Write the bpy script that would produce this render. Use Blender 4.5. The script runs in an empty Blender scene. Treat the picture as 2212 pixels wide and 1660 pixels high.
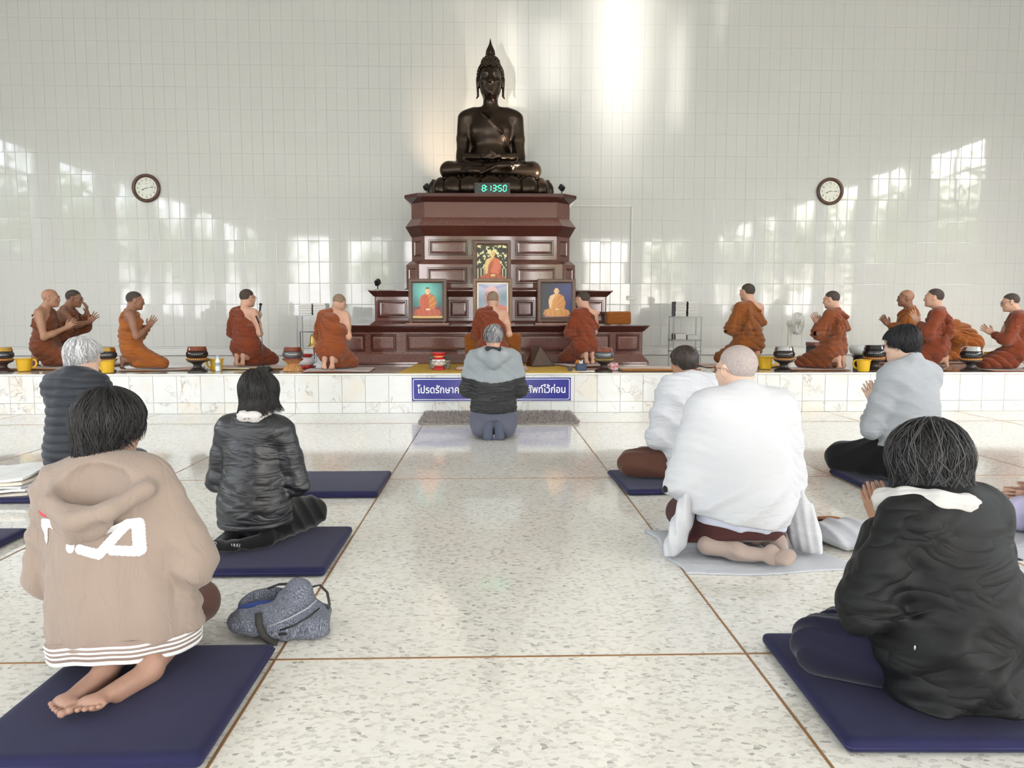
import bpy, math, random
import numpy as np
from mathutils import Vector, Matrix, Euler
from mathutils.bvhtree import BVHTree

PI = math.pi
SC = bpy.context.scene
COL = SC.collection

# ------------------------------------------------------------------ camera
F_PX, CAM_H = 1600.0, 1.15
PITCH = math.atan(145 / F_PX)
YAW = math.atan(46 * math.cos(PITCH) / F_PX)
cam_data = bpy.data.cameras.new('camera')
cam_data.sensor_width = 36.0
cam_data.lens = F_PX / 2212 * 36.0
cam_data.clip_end = 400
cam = bpy.data.objects.new('camera', cam_data)
cam.location = (0, 0, CAM_H)
cam.rotation_euler = (PI / 2 - PITCH, 0, -YAW)
COL.objects.link(cam)
SC.camera = cam

# ------------------------------------------------------------------ world (bright hazy daylight)
world = bpy.data.worlds.new('world')
SC.world = world
world.use_nodes = True
wnt = world.node_tree
wbg = wnt.nodes['Background']
sky = wnt.nodes.new('ShaderNodeTexSky')
sky.sky_type = 'NISHITA'
sky.sun_disc = False
sky.sun_elevation = math.radians(38)
sky.sun_rotation = math.radians(150)
sky.air_density = 1.0
sky.dust_density = 4.0
sky.ozone_density = 1.0
wmix = wnt.nodes.new('ShaderNodeMixRGB')
wmix.inputs['Fac'].default_value = 0.96
wmix.inputs['Color2'].default_value = (0.41, 0.42, 0.468, 1)
wnt.links.new(sky.outputs['Color'], wmix.inputs['Color1'])
wnt.links.new(wmix.outputs['Color'], wbg.inputs['Color'])
wbg.inputs['Strength'].default_value = 12.5

# ------------------------------------------------------------------ hall light: window portals and an added spot
HALL_X, HALL_BACK, CEIL_Z = 11.5, -13.0, 7.6
Y_FRONT, Z_STAGE, Y_WALL = 8.85, 0.478, 13.1


def add_light(name, kind, loc, aim=None, **kw):
    d = bpy.data.lights.new(name, kind)
    for k, v in kw.items():
        if k != 'portal':
            setattr(d, k, v)
    o = bpy.data.objects.new(name, d)
    o.location = loc
    if aim is not None:
        v = Vector(aim) - Vector(loc)
        o.rotation_euler = v.to_track_quat('-Z', 'Y').to_euler()
    COL.objects.link(o)
    if kw.get('portal'):
        d.cycles.is_portal = True
    return o


# daylight comes in through window openings of the side and rear walls: portals only guide the sky light
for sx in (-1, 1):
    add_light('window_portal', 'AREA', (sx * (HALL_X - 0.02), -1.6, 3.3), aim=(0, -1.6, 3.3), shape='RECTANGLE',
              size=4.6, size_y=21.6, energy=1.0, portal=True)
add_light('window_portal', 'AREA', (0, HALL_BACK + 0.02, 3.3), aim=(0, 0, 3.3), shape='RECTANGLE',
          size=22.0, size_y=4.4, energy=1.0, portal=True)

# added unseen spot stands in for reflected sunlight; node masks shape bands beside statue
BOUNCE_POS = Vector((-2.6, -1.6, 0.55))
fl = add_light('reflected_sun_standin', 'SPOT', BOUNCE_POS, aim=(2.2, Y_WALL, 5.6), energy=7500.0, spot_size=math.radians(34), spot_blend=0.3, shadow_soft_size=0.03, color=(1.0, 0.95, 0.88))
fl.data.use_nodes = True
fnt = fl.data.node_tree
fem = fnt.nodes['Emission']
ftc = fnt.nodes.new('ShaderNodeTexCoord')
fsep = fnt.nodes.new('ShaderNodeSeparateXYZ')
fnt.links.new(ftc.outputs['Normal'], fsep.inputs[0])


def fmath(op, a, b_=None, c_=None):
    n_ = fnt.nodes.new('ShaderNodeMath')
    n_.operation = op
    for i_, v_ in enumerate((a, b_, c_)):
        if v_ is None:
            continue
        if isinstance(v_, (int, float)):
            n_.inputs[i_].default_value = v_
        else:
            fnt.links.new(v_, n_.inputs[i_])
    return n_.outputs[0]


fu = fmath('DIVIDE', fsep.outputs[0], fmath('ABSOLUTE', fsep.outputs[2]))
fv = fmath('DIVIDE', fsep.outputs[1], fmath('ABSOLUTE', fsep.outputs[2]))
FQ = (Vector((2.2, Y_WALL, 5.6)) - BOUNCE_POS).to_track_quat('-Z', 'Y').to_matrix().transposed()


def bounce_uv(x, z):
    d_ = FQ @ (Vector((x, Y_WALL, z)) - BOUNCE_POS)
    return d_.x / -d_.z, d_.y / -d_.z


ftotal = None
# bands: wall x, half width, lower soft edge z, upper z, strength
for (bx_, bw_, z0_, z1_, st_) in ((0.42, 0.20, 4.7, 6.3, 0.40), (1.08, 0.33, 4.9, 6.2, 0.50), (2.25, 0.62, 4.6, 9.0, 1.0), (2.2, 0.5, 3.2, 6.0, 0.12), (3.22, 0.22, 4.5, 6.2, 0.45), (3.95, 0.16, 5.9, 7.4, 0.22), (1.6, 1.6, 4.0, 8.0, 0.08)):
    u0_, v0_ = bounce_uv(bx_, z0_)
    u1_, v1_ = bounce_uv(bx_ + bw_, z1_)
    gx_ = fmath('DIVIDE', fmath('SUBTRACT', fu, u0_), abs(u1_ - u0_))
    gx_ = fmath('EXPONENT', fmath('MULTIPLY', fmath('MULTIPLY', gx_, gx_), -1.0))
    vm_, vh_ = (v0_ + v1_) / 2, abs(v1_ - v0_) / 2
    gv_ = fmath('DIVIDE', fmath('SUBTRACT', fv, vm_), vh_)
    gv_ = fmath('EXPONENT', fmath('MULTIPLY', fmath('MULTIPLY', fmath('MULTIPLY', gv_, gv_), fmath('MULTIPLY', gv_, gv_)), -0.7))
    tt_ = fmath('MULTIPLY', fmath('MULTIPLY', gx_, gv_), st_)
    ftotal = tt_ if ftotal is None else fmath('ADD', ftotal, tt_)
fnt.links.new(ftotal, fem.inputs['Strength'])

SC.cycles.max_bounces = 5
SC.cycles.diffuse_bounces = 3
SC.cycles.glossy_bounces = 3
SC.cycles.transmission_bounces = 4
SC.cycles.adaptive_threshold = 0.08
SC.cycles.caustics_reflective = False
SC.cycles.caustics_refractive = False
SC.view_settings.view_transform = 'Standard'
SC.view_settings.look = 'None'
SC.view_settings.exposure = 0.90
SC.view_settings.gamma = 1.0
SC.view_settings.use_curve_mapping = False

# ------------------------------------------------------------------ scene helpers


def link(o, parent=None):
    COL.objects.link(o)
    if parent is not None:
        o.parent = parent
    return o


def tag(o, label=None, cat=None, group=None, kind=None):
    if label:
        o['label'] = label
    if cat:
        o['category'] = cat
    if group:
        o['group'] = group
    if kind:
        o['kind'] = kind
    return o


def thing(name, label, cat, loc=(0, 0, 0), rz=0.0, group=None, scale=1.0):
    o = bpy.data.objects.new(name, None)
    o.empty_display_size = 0.05
    o.location = loc
    o.rotation_euler = (0, 0, rz)
    o.scale = (scale,) * 3
    COL.objects.link(o)
    return tag(o, label, cat, group)


def copy_tree(o, parent=None):
    c = o.copy()
    COL.objects.link(c)
    c.parent = parent
    for ch in list(o.children):
        copy_tree(ch, c)
    return c


class MB:
    """Collects vertices and faces for one mesh."""

    def __init__(self):
        self.v, self.f = [], []

    def add(self, vs, fs):
        b = len(self.v)
        self.v += [tuple(p) for p in vs]
        self.f += [tuple(i + b for i in q) for q in fs]
        return self

    def box(self, c, s, rz=0.0, bev=0.0, rot=None):
        hx, hy, hz = s[0] / 2, s[1] / 2, s[2] / 2
        R = rot if rot is not None else Matrix.Rotation(rz, 3, 'Z')
        c = Vector(c)
        if bev <= 0:
            vs = [c + R @ Vector((x * hx, y * hy, z * hz)) for z in (-1, 1) for x, y in ((-1, -1), (1, -1), (1, 1), (-1, 1))]
            fs = [(3, 2, 1, 0), (4, 5, 6, 7), (0, 1, 5, 4), (1, 2, 6, 5), (2, 3, 7, 6), (3, 0, 4, 7)]
            return self.add(vs, fs)
        b = min(bev, hx * .98, hy * .98, hz * .98)
        rings = []
        for (z, i) in ((-hz, b), (-hz + b, 0), (hz - b, 0), (hz, b)):
            x, y = hx - i, hy - i
            k = b if i == 0 else b * .6
            rings.append([(-x + k, -y, z), (x - k, -y, z), (x, -y + k, z), (x, y - k, z), (x - k, y, z), (-x + k, y, z), (-x, y - k, z), (-x, -y + k, z)])
        vs = [c + R @ Vector(p) for r in rings for p in r]
        fs = [tuple(range(7, -1, -1)), tuple(range(24, 32))]
        for r in range(3):
            for k in range(8):
                a, d = r * 8 + k, r * 8 + (k + 1) % 8
                fs.append((a, d, d + 8, a + 8))
        return self.add(vs, fs)

    def prism(self, poly, y0, y1, axis='Y'):
        """poly: outline in the plane normal to the axis."""
        n = len(poly)

        def P(p, t):
            return {'Y': (p[0], t, p[1]), 'Z': (p[0], p[1], t), 'X': (t, p[0], p[1])}[axis]
        vs = [P(p, y0) for p in poly] + [P(p, y1) for p in poly]
        fs = [tuple(range(n)), tuple(range(2 * n - 1, n - 1, -1))]
        fs += [((k + 1) % n, k, k + n, (k + 1) % n + n) for k in range(n)]
        return self.add(vs, fs)

    def loft(self, rings, cap=True, closed=True):
        n = len(rings[0])
        vs = [p for r in rings for p in r]
        fs = []
        for i in range(len(rings) - 1):
            for k in range(n if closed else n - 1):
                a, b = i * n + k, i * n + (k + 1) % n
                fs.append((a, b, b + n, a + n))
        if cap and closed:
            fs.append(tuple(range(n - 1, -1, -1)))
            fs.append(tuple(range((len(rings) - 1) * n, len(rings) * n)))
        return self.add(vs, fs)

    def lathe(self, prof, c=(0, 0, 0), n=24, cap=True):
        rings = [[(c[0] + r * math.cos(2 * PI * k / n), c[1] + r * math.sin(2 * PI * k / n), c[2] + z) for k in range(n)] for (r, z) in prof]
        return self.loft(rings, cap)

    def tube(self, pts, r, n=8, cap=True, flat=None):
        pts = [Vector(p) for p in pts]
        m = len(pts)
        rr = r if isinstance(r, (list, tuple)) else [r] * m
        rings = []
        up = Vector((0, 0, 1))
        prev = None
        for i, p in enumerate(pts):
            t = (pts[min(i + 1, m - 1)] - pts[max(i - 1, 0)])
            if t.length < 1e-9:
                t = Vector((0, 0, 1))
            t.normalize()
            if prev is None:
                a = t.cross(up)
                if a.length < 1e-3:
                    a = t.cross(Vector((0, 1, 0)))
            else:
                a = prev - t * prev.dot(t)
                if a.length < 1e-5:
                    a = t.cross(up)
            a.normalize()
            prev = a
            b = t.cross(a)
            fl = 1.0 if flat is None else flat
            rings.append([p + a * (rr[i] * math.cos(2 * PI * k / n)) + b * (rr[i] * fl * math.sin(2 * PI * k / n)) for k in range(n)])
        return self.loft(rings, cap)

    def sphere(self, c, r, n=12, m=8, s=(1, 1, 1)):
        rings = []
        for j in range(1, m):
            th = PI * j / m
            rings.append([(c[0] + r * s[0] * math.sin(th) * math.cos(2 * PI * k / n), c[1] + r * s[1] * math.sin(th) * math.sin(2 * PI * k / n), c[2] - r * s[2] * math.cos(th)) for k in range(n)])
        return self.loft(rings, True)

    def build(self, name, mat, parent=None, smooth=False, auto=None):
        me = bpy.data.meshes.new(name)
        me.from_pydata([tuple(p) for p in self.v], [], self.f)
        me.update()
        if smooth or auto:
            me.polygons.foreach_set('use_smooth', [True] * len(me.polygons))
            if auto:
                me.set_sharp_from_angle(angle=math.radians(auto))
        if mat is not None:
            me.materials.append(mat)
        o = bpy.data.objects.new(name, me)
        return link(o, parent)


def np_mesh(name, V, Fq, mat, parent=None, smooth=True, colors=None):
    me = bpy.data.meshes.new(name)
    V = np.asarray(V, dtype=np.float32)
    Fq = np.asarray(Fq, dtype=np.int32)
    nv, nf, k = len(V), len(Fq), Fq.shape[1]
    me.vertices.add(nv)
    me.vertices.foreach_set('co', V.ravel())
    me.loops.add(nf * k)
    me.loops.foreach_set('vertex_index', Fq.ravel())
    me.polygons.add(nf)
    me.polygons.foreach_set('loop_start', np.arange(0, nf * k, k, dtype=np.int32))
    me.polygons.foreach_set('loop_total', np.full(nf, k, dtype=np.int32))
    if smooth:
        me.polygons.foreach_set('use_smooth', np.ones(nf, dtype=bool))
    me.update(calc_edges=True)
    if colors is not None:
        at = me.color_attributes.new('Col', 'FLOAT_COLOR', 'POINT')
        c = np.ones((nv, 4), dtype=np.float32)
        c[:, :3] = colors
        at.data.foreach_set('color', c.ravel())
    if mat is not None:
        me.materials.append(mat)
    return link(bpy.data.objects.new(name, me), parent)


# ------------------------------------------------------------------ materials


def lin(c):
    """sRGB 0-255 -> linear"""
    o = []
    for x in c:
        x = x / 255.0
        o.append(x / 12.92 if x <= 0.04045 else ((x + 0.055) / 1.055) ** 2.4)
    return tuple(o)


MATS = {}


def mat(name, rgb, rough=0.6, metal=0.0, spec=0.5, coat=0.0, coat_r=0.05, sheen=0.0, sss=0.0, var=0.0, var_scale=6.0,
        bump=0.0, bump_scale=60.0, bump_stretch=None, emit=None, emit_s=0.0, var2=None, rand=0.0, attr=None, dist=0.004):
    if name in MATS:
        return MATS[name]
    m = bpy.data.materials.new(name)
    MATS[name] = m
    m.use_nodes = True
    nt = m.node_tree
    N, L = nt.nodes, nt.links
    b = N['Principled BSDF']
    c = lin(rgb)
    b.inputs['Base Color'].default_value = (*c, 1)
    b.inputs['Roughness'].default_value = rough
    b.inputs['Metallic'].default_value = metal
    b.inputs['Specular IOR Level'].default_value = spec
    b.inputs['Coat Weight'].default_value = coat
    b.inputs['Coat Roughness'].default_value = coat_r
    b.inputs['Sheen Weight'].default_value = sheen
    b.inputs['Sheen Roughness'].default_value = 0.4
    if sss > 0:
        b.inputs['Subsurface Weight'].default_value = sss
        b.inputs['Subsurface Radius'].default_value = (0.012, 0.005, 0.003)
        b.inputs['Subsurface Scale'].default_value = 1.0
    tc = N.new('ShaderNodeTexCoord')
    src = None
    if attr:
        a = N.new('ShaderNodeAttribute')
        a.attribute_name = attr
        src = a.outputs['Color']
        L.new(src, b.inputs['Base Color'])
    if var > 0:
        nz = N.new('ShaderNodeTexNoise')
        nz.inputs['Scale'].default_value = var_scale
        nz.inputs['Detail'].default_value = 5
        L.new(tc.outputs['Object'], nz.inputs['Vector'])
        mx = N.new('ShaderNodeMixRGB')
        c2 = lin(var2) if var2 else tuple(x * (1 - var) for x in c)
        c1 = c if var2 else tuple(min(1, x * (1 + var)) for x in c)
        mx.inputs['Color1'].default_value = (*c1, 1)
        mx.inputs['Color2'].default_value = (*c2, 1)
        rp = N.new('ShaderNodeValToRGB')
        rp.color_ramp.elements[0].position = 0.35
        rp.color_ramp.elements[1].position = 0.68
        L.new(nz.outputs['Fac'], rp.inputs['Fac'])
        L.new(rp.outputs['Color'], mx.inputs['Fac'])
        src = mx.outputs['Color']
        L.new(src, b.inputs['Base Color'])
    if bump > 0:
        nb = N.new('ShaderNodeTexNoise')
        nb.inputs['Scale'].default_value = bump_scale
        nb.inputs['Detail'].default_value = 4
        if bump_stretch:
            mp = N.new('ShaderNodeMapping')
            mp.inputs['Scale'].default_value = bump_stretch
            L.new(tc.outputs['Object'], mp.inputs['Vector'])
            L.new(mp.outputs['Vector'], nb.inputs['Vector'])
        else:
            L.new(tc.outputs['Object'], nb.inputs['Vector'])
        bp = N.new('ShaderNodeBump')
        bp.inputs['Strength'].default_value = bump
        bp.inputs['Distance'].default_value = dist
        L.new(nb.outputs['Fac'], bp.inputs['Height'])
        L.new(bp.outputs['Normal'], b.inputs['Normal'])
    if emit is not None:
        b.inputs['Emission Color'].default_value = (*lin(emit), 1)
        b.inputs['Emission Strength'].default_value = emit_s
    return m


def node_mat(name):
    m = bpy.data.materials.new(name)
    MATS[name] = m
    m.use_nodes = True
    return m, m.node_tree.nodes, m.node_tree.links, m.node_tree.nodes['Principled BSDF']


def ramp(N, stops, interp='LINEAR'):
    r = N.new('ShaderNodeValToRGB')
    cr = r.color_ramp
    cr.interpolation = interp
    while len(cr.elements) < len(stops):
        cr.elements.new(0.5)
    for e, (p, c) in zip(cr.elements, stops):
        e.position = p
        e.color = (*c, 1) if len(c) == 3 else c
    return r

# ================================================================== SETTING
rng = random.Random(7)


def m_terrazzo():
    m, N, L, b = node_mat('terrazzo')
    tc = N.new('ShaderNodeTexCoord')
    nz = N.new('ShaderNodeTexNoise')
    nz.inputs['Scale'].default_value = 30
    L.new(tc.outputs['Object'], nz.inputs['Vector'])
    add = N.new('ShaderNodeMixRGB')
    add.blend_type = 'ADD'
    add.inputs['Fac'].default_value = 0.022
    L.new(tc.outputs['Object'], add.inputs['Color1'])
    L.new(nz.outputs['Color'], add.inputs['Color2'])
    mp = N.new('ShaderNodeMapping')
    mp.inputs['Rotation'].default_value = (0, 0, 0.6)
    mp.inputs['Scale'].default_value = (1.0, 1.6, 1.0)
    L.new(add.outputs['Color'], mp.inputs['Vector'])

    def vor(scale, feat):
        v = N.new('ShaderNodeTexVoronoi')
        v.voronoi_dimensions = '2D'
        v.feature = feat
        v.inputs['Scale'].default_value = scale
        v.inputs['Randomness'].default_value = 1.0
        L.new(mp.outputs['Vector'], v.inputs['Vector'])
        return v
    base = lin((216, 211, 196))
    big, bige = vor(52, 'F1'), vor(52, 'DISTANCE_TO_EDGE')
    col = ramp(N, [(0.0, lin((238, 235, 226))), (0.36, lin((229, 226, 215))), (0.58, lin((216, 213, 203))), (0.76, lin((235, 231, 220))), (0.90, lin((202, 199, 190))), (0.97, lin((178, 175, 168)))], 'CONSTANT')
    sep = N.new('ShaderNodeSeparateColor')
    L.new(big.outputs['Color'], sep.inputs['Color'])
    L.new(sep.outputs[0], col.inputs['Fac'])
    mx = N.new('ShaderNodeMixRGB')
    er = ramp(N, [(0.03, (0, 0, 0)), (0.075, (1, 1, 1))])
    L.new(bige.outputs['Distance'], er.inputs['Fac'])
    L.new(er.outputs['Color'], mx.inputs['Fac'])
    mx.inputs['Color1'].default_value = (*lin((242, 239, 228)), 1)
    L.new(col.outputs['Color'], mx.inputs['Color2'])
    # large soft tone changes of the cement
    n2 = N.new('ShaderNodeTexNoise')
    n2.inputs['Scale'].default_value = 0.9
    n2.inputs['Detail'].default_value = 3
    L.new(tc.outputs['Object'], n2.inputs['Vector'])
    r2 = ramp(N, [(0.3, (0.95, 0.95, 0.95)), (0.7, (1.0, 1.0, 1.0))])
    L.new(n2.outputs['Fac'], r2.inputs['Fac'])
    mu = N.new('ShaderNodeMixRGB')
    mu.blend_type = 'MULTIPLY'
    mu.inputs['Fac'].default_value = 1
    L.new(mx.outputs['Color'], mu.inputs['Color1'])
    L.new(r2.outputs['Color'], mu.inputs['Color2'])
    L.new(mu.outputs['Color'], b.inputs['Base Color'])
    rr = ramp(N, [(0.3, (0.05,) * 3), (0.7, (0.095,) * 3)])
    L.new(n2.outputs['Fac'], rr.inputs['Fac'])
    L.new(rr.outputs['Color'], b.inputs['Roughness'])
    b.inputs['Specular IOR Level'].default_value = 0.85
    return m


def m_marble(name, base, vein, scale=2.2, rough=0.16, warm=(226, 214, 190)):
    m, N, L, b = node_mat(name)
    tc = N.new('ShaderNodeTexCoord')
    oi = N.new('ShaderNodeObjectInfo')
    ad = N.new('ShaderNodeVectorMath')
    ad.operation = 'MULTIPLY_ADD'
    cmb = N.new('ShaderNodeCombineXYZ')
    for k in range(3):
        L.new(oi.outputs['Random'], cmb.inputs[k])
    L.new(cmb.outputs[0], ad.inputs[0])
    ad.inputs[1].default_value = (37.0, 19.0, 53.0)
    L.new(tc.outputs['Object'], ad.inputs[2])
    n1 = N.new('ShaderNodeTexNoise')
    n1.inputs['Scale'].default_value = scale
    n1.inputs['Detail'].default_value = 6
    L.new(ad.outputs[0], n1.inputs['Vector'])
    mixv = N.new('ShaderNodeMixRGB')
    mixv.blend_type = 'ADD'
    mixv.inputs['Fac'].default_value = 0.30
    L.new(ad.outputs[0], mixv.inputs['Color1'])
    L.new(n1.outputs['Color'], mixv.inputs['Color2'])
    v = N.new('ShaderNodeTexNoise')
    v.inputs['Scale'].default_value = scale * 1.5
    v.inputs['Detail'].default_value = 4
    v.inputs['Roughness'].default_value = 0.62
    v.inputs['Distortion'].default_value = 0.9
    L.new(mixv.outputs['Color'], v.inputs['Vector'])
    sb_ = N.new('ShaderNodeMath')
    sb_.operation = 'SUBTRACT'
    sb_.inputs[1].default_value = 0.5
    L.new(v.outputs['Fac'], sb_.inputs[0])
    ab_ = N.new('ShaderNodeMath')
    ab_.operation = 'ABSOLUTE'
    L.new(sb_.outputs[0], ab_.inputs[0])
    vr = ramp(N, [(0.0, (0.75,) * 3), (0.006, (0.45,) * 3), (0.022, (0, 0, 0))])
    L.new(ab_.outputs[0], vr.inputs['Fac'])
    n2 = N.new('ShaderNodeTexNoise')
    n2.inputs['Scale'].default_value = scale * 1.6
    L.new(ad.outputs[0], n2.inputs['Vector'])
    msk = ramp(N, [(0.45, (0, 0, 0)), (0.62, (1, 1, 1))])
    L.new(n2.outputs['Fac'], msk.inputs['Fac'])
    mul = N.new('ShaderNodeMath')
    mul.operation = 'MULTIPLY'
    L.new(vr.outputs['Color'], mul.inputs[0])
    L.new(msk.outputs['Color'], mul.inputs[1])
    cl = ramp(N, [(0.3, lin(warm)), (0.48, lin(base)), (0.75, lin(tuple(min(255, c + 8) for c in base)))])
    L.new(n1.outputs['Fac'], cl.inputs['Fac'])
    mx = N.new('ShaderNodeMixRGB')
    L.new(mul.outputs[0], mx.inputs['Fac'])
    L.new(cl.outputs['Color'], mx.inputs['Color1'])
    mx.inputs['Color2'].default_value = (*lin(vein), 1)
    L.new(mx.outputs['Color'], b.inputs['Base Color'])
    b.inputs['Roughness'].default_value = rough
    return m


M_FLOOR = m_terrazzo()
M_MARBLE = m_marble('white_marble', (214, 215, 213), (138, 112, 84), 2.0, warm=(216, 208, 193))
M_GRANITE = mat('stage_granite', (188, 182, 176), 0.09, var=0.12, var_scale=90, spec=0.6)
M_TILE = mat('glazed_white_tile', (206, 207, 203), 0.045, spec=0.5)
M_GROUT = mat('grout', (172, 172, 168), 0.8)
M_WHITE = mat('white_paint', (236, 236, 232), 0.6, var=0.02, var_scale=2)
M_BRASS = mat('divider_strip_brass', (158, 118, 78), 0.45, metal=0.35)
M_ALU = mat('window_aluminium', (150, 152, 152), 0.4, metal=0.6)

# floor and its divider strips -----------------------------------------------------------
floor = MB().box((0, (HALL_BACK + Y_FRONT) / 2, -0.1), (2 * HALL_X, Y_FRONT - HALL_BACK, 0.2)).build('floor', M_FLOOR)
tag(floor, 'polished cream terrazzo floor with thin brown divider strips', kind='structure')
PW = 1.60
for k in range(-5, 6):
    x = -0.728 + k * PW
    MB().box((x, (HALL_BACK + Y_FRONT) / 2, 0.0002), (0.009, Y_FRONT - HALL_BACK - .02, 0.002)).build('divider_strip', M_BRASS, floor)
for k in range(-5, 3):
    y = 2.42 + k * 2.79
    MB().box((0.07, y, 0.0004), (20.0, 0.009, 0.002)).build('divider_strip', M_BRASS, floor)

# raised stage ---------------------------------------------------------------------------
stage = MB().box((0, (Y_FRONT + 0.02 + Y_WALL) / 2, (Z_STAGE - 0.004) / 2), (2 * HALL_X, Y_WALL - Y_FRONT - 0.02, Z_STAGE - 0.004)).build('floor_stage', M_GRANITE)
tag(stage, 'raised stage platform with glossy grey top and white marble tiled front', kind='structure')
TW = 0.278
ZSPLIT = 0.132
up = MB().box((0, 0, (Z_STAGE - 0.022 - ZSPLIT) / 2), (TW - 0.003, 0.02, Z_STAGE - 0.022 - ZSPLIT - 0.003), bev=0.0015)
lo = MB().box((0, 0, ZSPLIT / 2), (TW - 0.003, 0.024, ZSPLIT - 0.003), bev=0.0015)
tu = up.build('marble_tile', M_MARBLE, stage)
tl = lo.build('marble_tile', M_MARBLE, stage)
tiles_first = [tu, tl]
n = 0
for k in range(-25, 27):
    x = 0.03 + k * TW
    for t, z0, off in ((tu, ZSPLIT, 0.0), (tl, 0.0, 0.0)):
        o = t if n < 2 else t.copy()
        if n >= 2:
            link(o, stage)
        o.location = (x + off, Y_FRONT + 0.012, z0)
        n += 1
    if n >= 2:
        pass
MB().box((0, Y_FRONT + 0.018, Z_STAGE - 0.0115), (2 * HALL_X, 0.055, 0.021), bev=0.004).build('nosing', mat('nosing_marble', (222, 221, 216), 0.2), stage)

# back wall with glazed tiles ------------------------------------------------------------
wall = MB().box((0, Y_WALL + 0.11, CEIL_Z / 2), (2 * HALL_X, 0.2, CEIL_Z)).build('wall_back', M_GROUT)
tag(wall, 'tall wall clad in glossy white upright ceramic tiles behind the altar', kind='structure')
CW, CH = 0.1815, 0.367


def tile_geo(tw, th, dep=0.0085):
    hx, hz = tw / 2 - 0.0006, th / 2 - 0.0006
    xs = [-hx, -hx + 0.0015, -hx + 0.006, hx - 0.006, hx - 0.0015, hx]
    zsz = [-hz, -hz + 0.0015, -hz + 0.006, hz - 0.006, hz - 0.0015, hz]
    dp = [0.0034, 0.0046, 0.0052, 0.0052, 0.0046, 0.0034]

    def depth(i, j):
        return dep * 0 + min(dp[i], dp[j]) + 0.0012
    vs = [(x, -depth(i, j), z) for j, z in enumerate(zsz) for i, x in enumerate(xs)]
    # a faint dish in the middle of the glaze
    fs = [(j * 6 + i, j * 6 + i + 1, (j + 1) * 6 + i + 1, (j + 1) * 6 + i) for j in range(5) for i in range(5)]
    return np.array(vs), fs


tv, tf = tile_geo(CW, CH)
cells = []
Z_TILE0 = Z_STAGE + 0.155
for r in range(-1, 19):
    for c in range(-58, 60):
        x, z = c * CW + 0.02, Z_TILE0 + (r + 0.5) * CH - 0.0
        if r < 0:
            continue
        if z + CH / 2 > CEIL_Z:
            continue
        hidden = (abs(x) < 2.0 and z < 1.6) or (abs(x) < 1.45 and z < 3.6) or (abs(x) < 1.0 and z < 4.6) or abs(x) > 8.3
        d = x * x + (z - CAM_H) ** 2
        cells.append((hidden, d, x, z))
cells.sort()
tm = bpy.data.meshes.new('wall_tile')
tm.from_pydata([tuple(p) for p in tv], [], tf)
tm.materials.append(M_TILE)
rest = MB()
for i, (h, d, x, z) in enumerate(cells):
    ax, az = rng.gauss(0, 0.0016), rng.gauss(0, 0.0022)
    if i < 300:
        o = link(bpy.data.objects.new('wall_tile', tm), wall)
        o.location = (x, Y_WALL + 0.009, z)
        o.rotation_euler = (ax, 0, az)
    else:
        p = tv.copy()
        p[:, 1] += p[:, 2] * ax - p[:, 0] * az + Y_WALL + 0.009
        p[:, 0] += x
        p[:, 2] += z
        rest.add(p, tf)
ro = rest.build('wall_tile_field', M_TILE, wall)
tag(ro, kind='stuff')
bb = MB()
bb.box((0, Y_WALL - 0.012, Z_STAGE + 0.062), (2 * HALL_X, 0.03, 0.122), bev=0.003)
bb.box((0, Y_WALL - 0.004, Z_STAGE + 0.137), (2 * HALL_X, 0.02, 0.026), bev=0.006)
tag(bb.build('baseboard_back', mat('skirting_white', (214, 214, 210), 0.2)), 'low white skirting along the foot of the tiled wall', kind='structure')

# ceiling, side walls and rear wall with window openings ---------------------------------
ce = MB().box((0, (HALL_BACK + Y_WALL) / 2, CEIL_Z + 0.1), (2 * HALL_X + 0.6, Y_WALL - HALL_BACK + 0.6, 0.2)).build('ceiling', M_WHITE)
tag(ce, 'plain white ceiling of the hall', kind='structure')
WZ0, WZ1 = 1.2, 5.4


def window_wall(name, x0, x1, fixed, axis, openings, z0s):
    """wall along x (axis 'x' at y=fixed) or y (axis 'y' at x=fixed), with rectangular openings (a, b, z0, z1)"""
    mb = MB()

    def seg(a, b, za, zb):
        if b - a < 1e-4 or zb - za < 1e-4:
            return
        if axis == 'y':
            mb.box((fixed, (a + b) / 2, (za + zb) / 2), (0.3, b - a, zb - za))
        else:
            mb.box(((a + b) / 2, fixed, (za + zb) / 2), (b - a, 0.3, zb - za))
    pos = x0
    for (a, b, za, zb) in openings:
        seg(pos, a, 0, CEIL_Z)
        seg(a, b, 0, za)
        seg(a, b, zb, CEIL_Z)
        pos = b
    seg(pos, x1, 0, CEIL_Z)
    return mb.build(name, M_WHITE)


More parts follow.
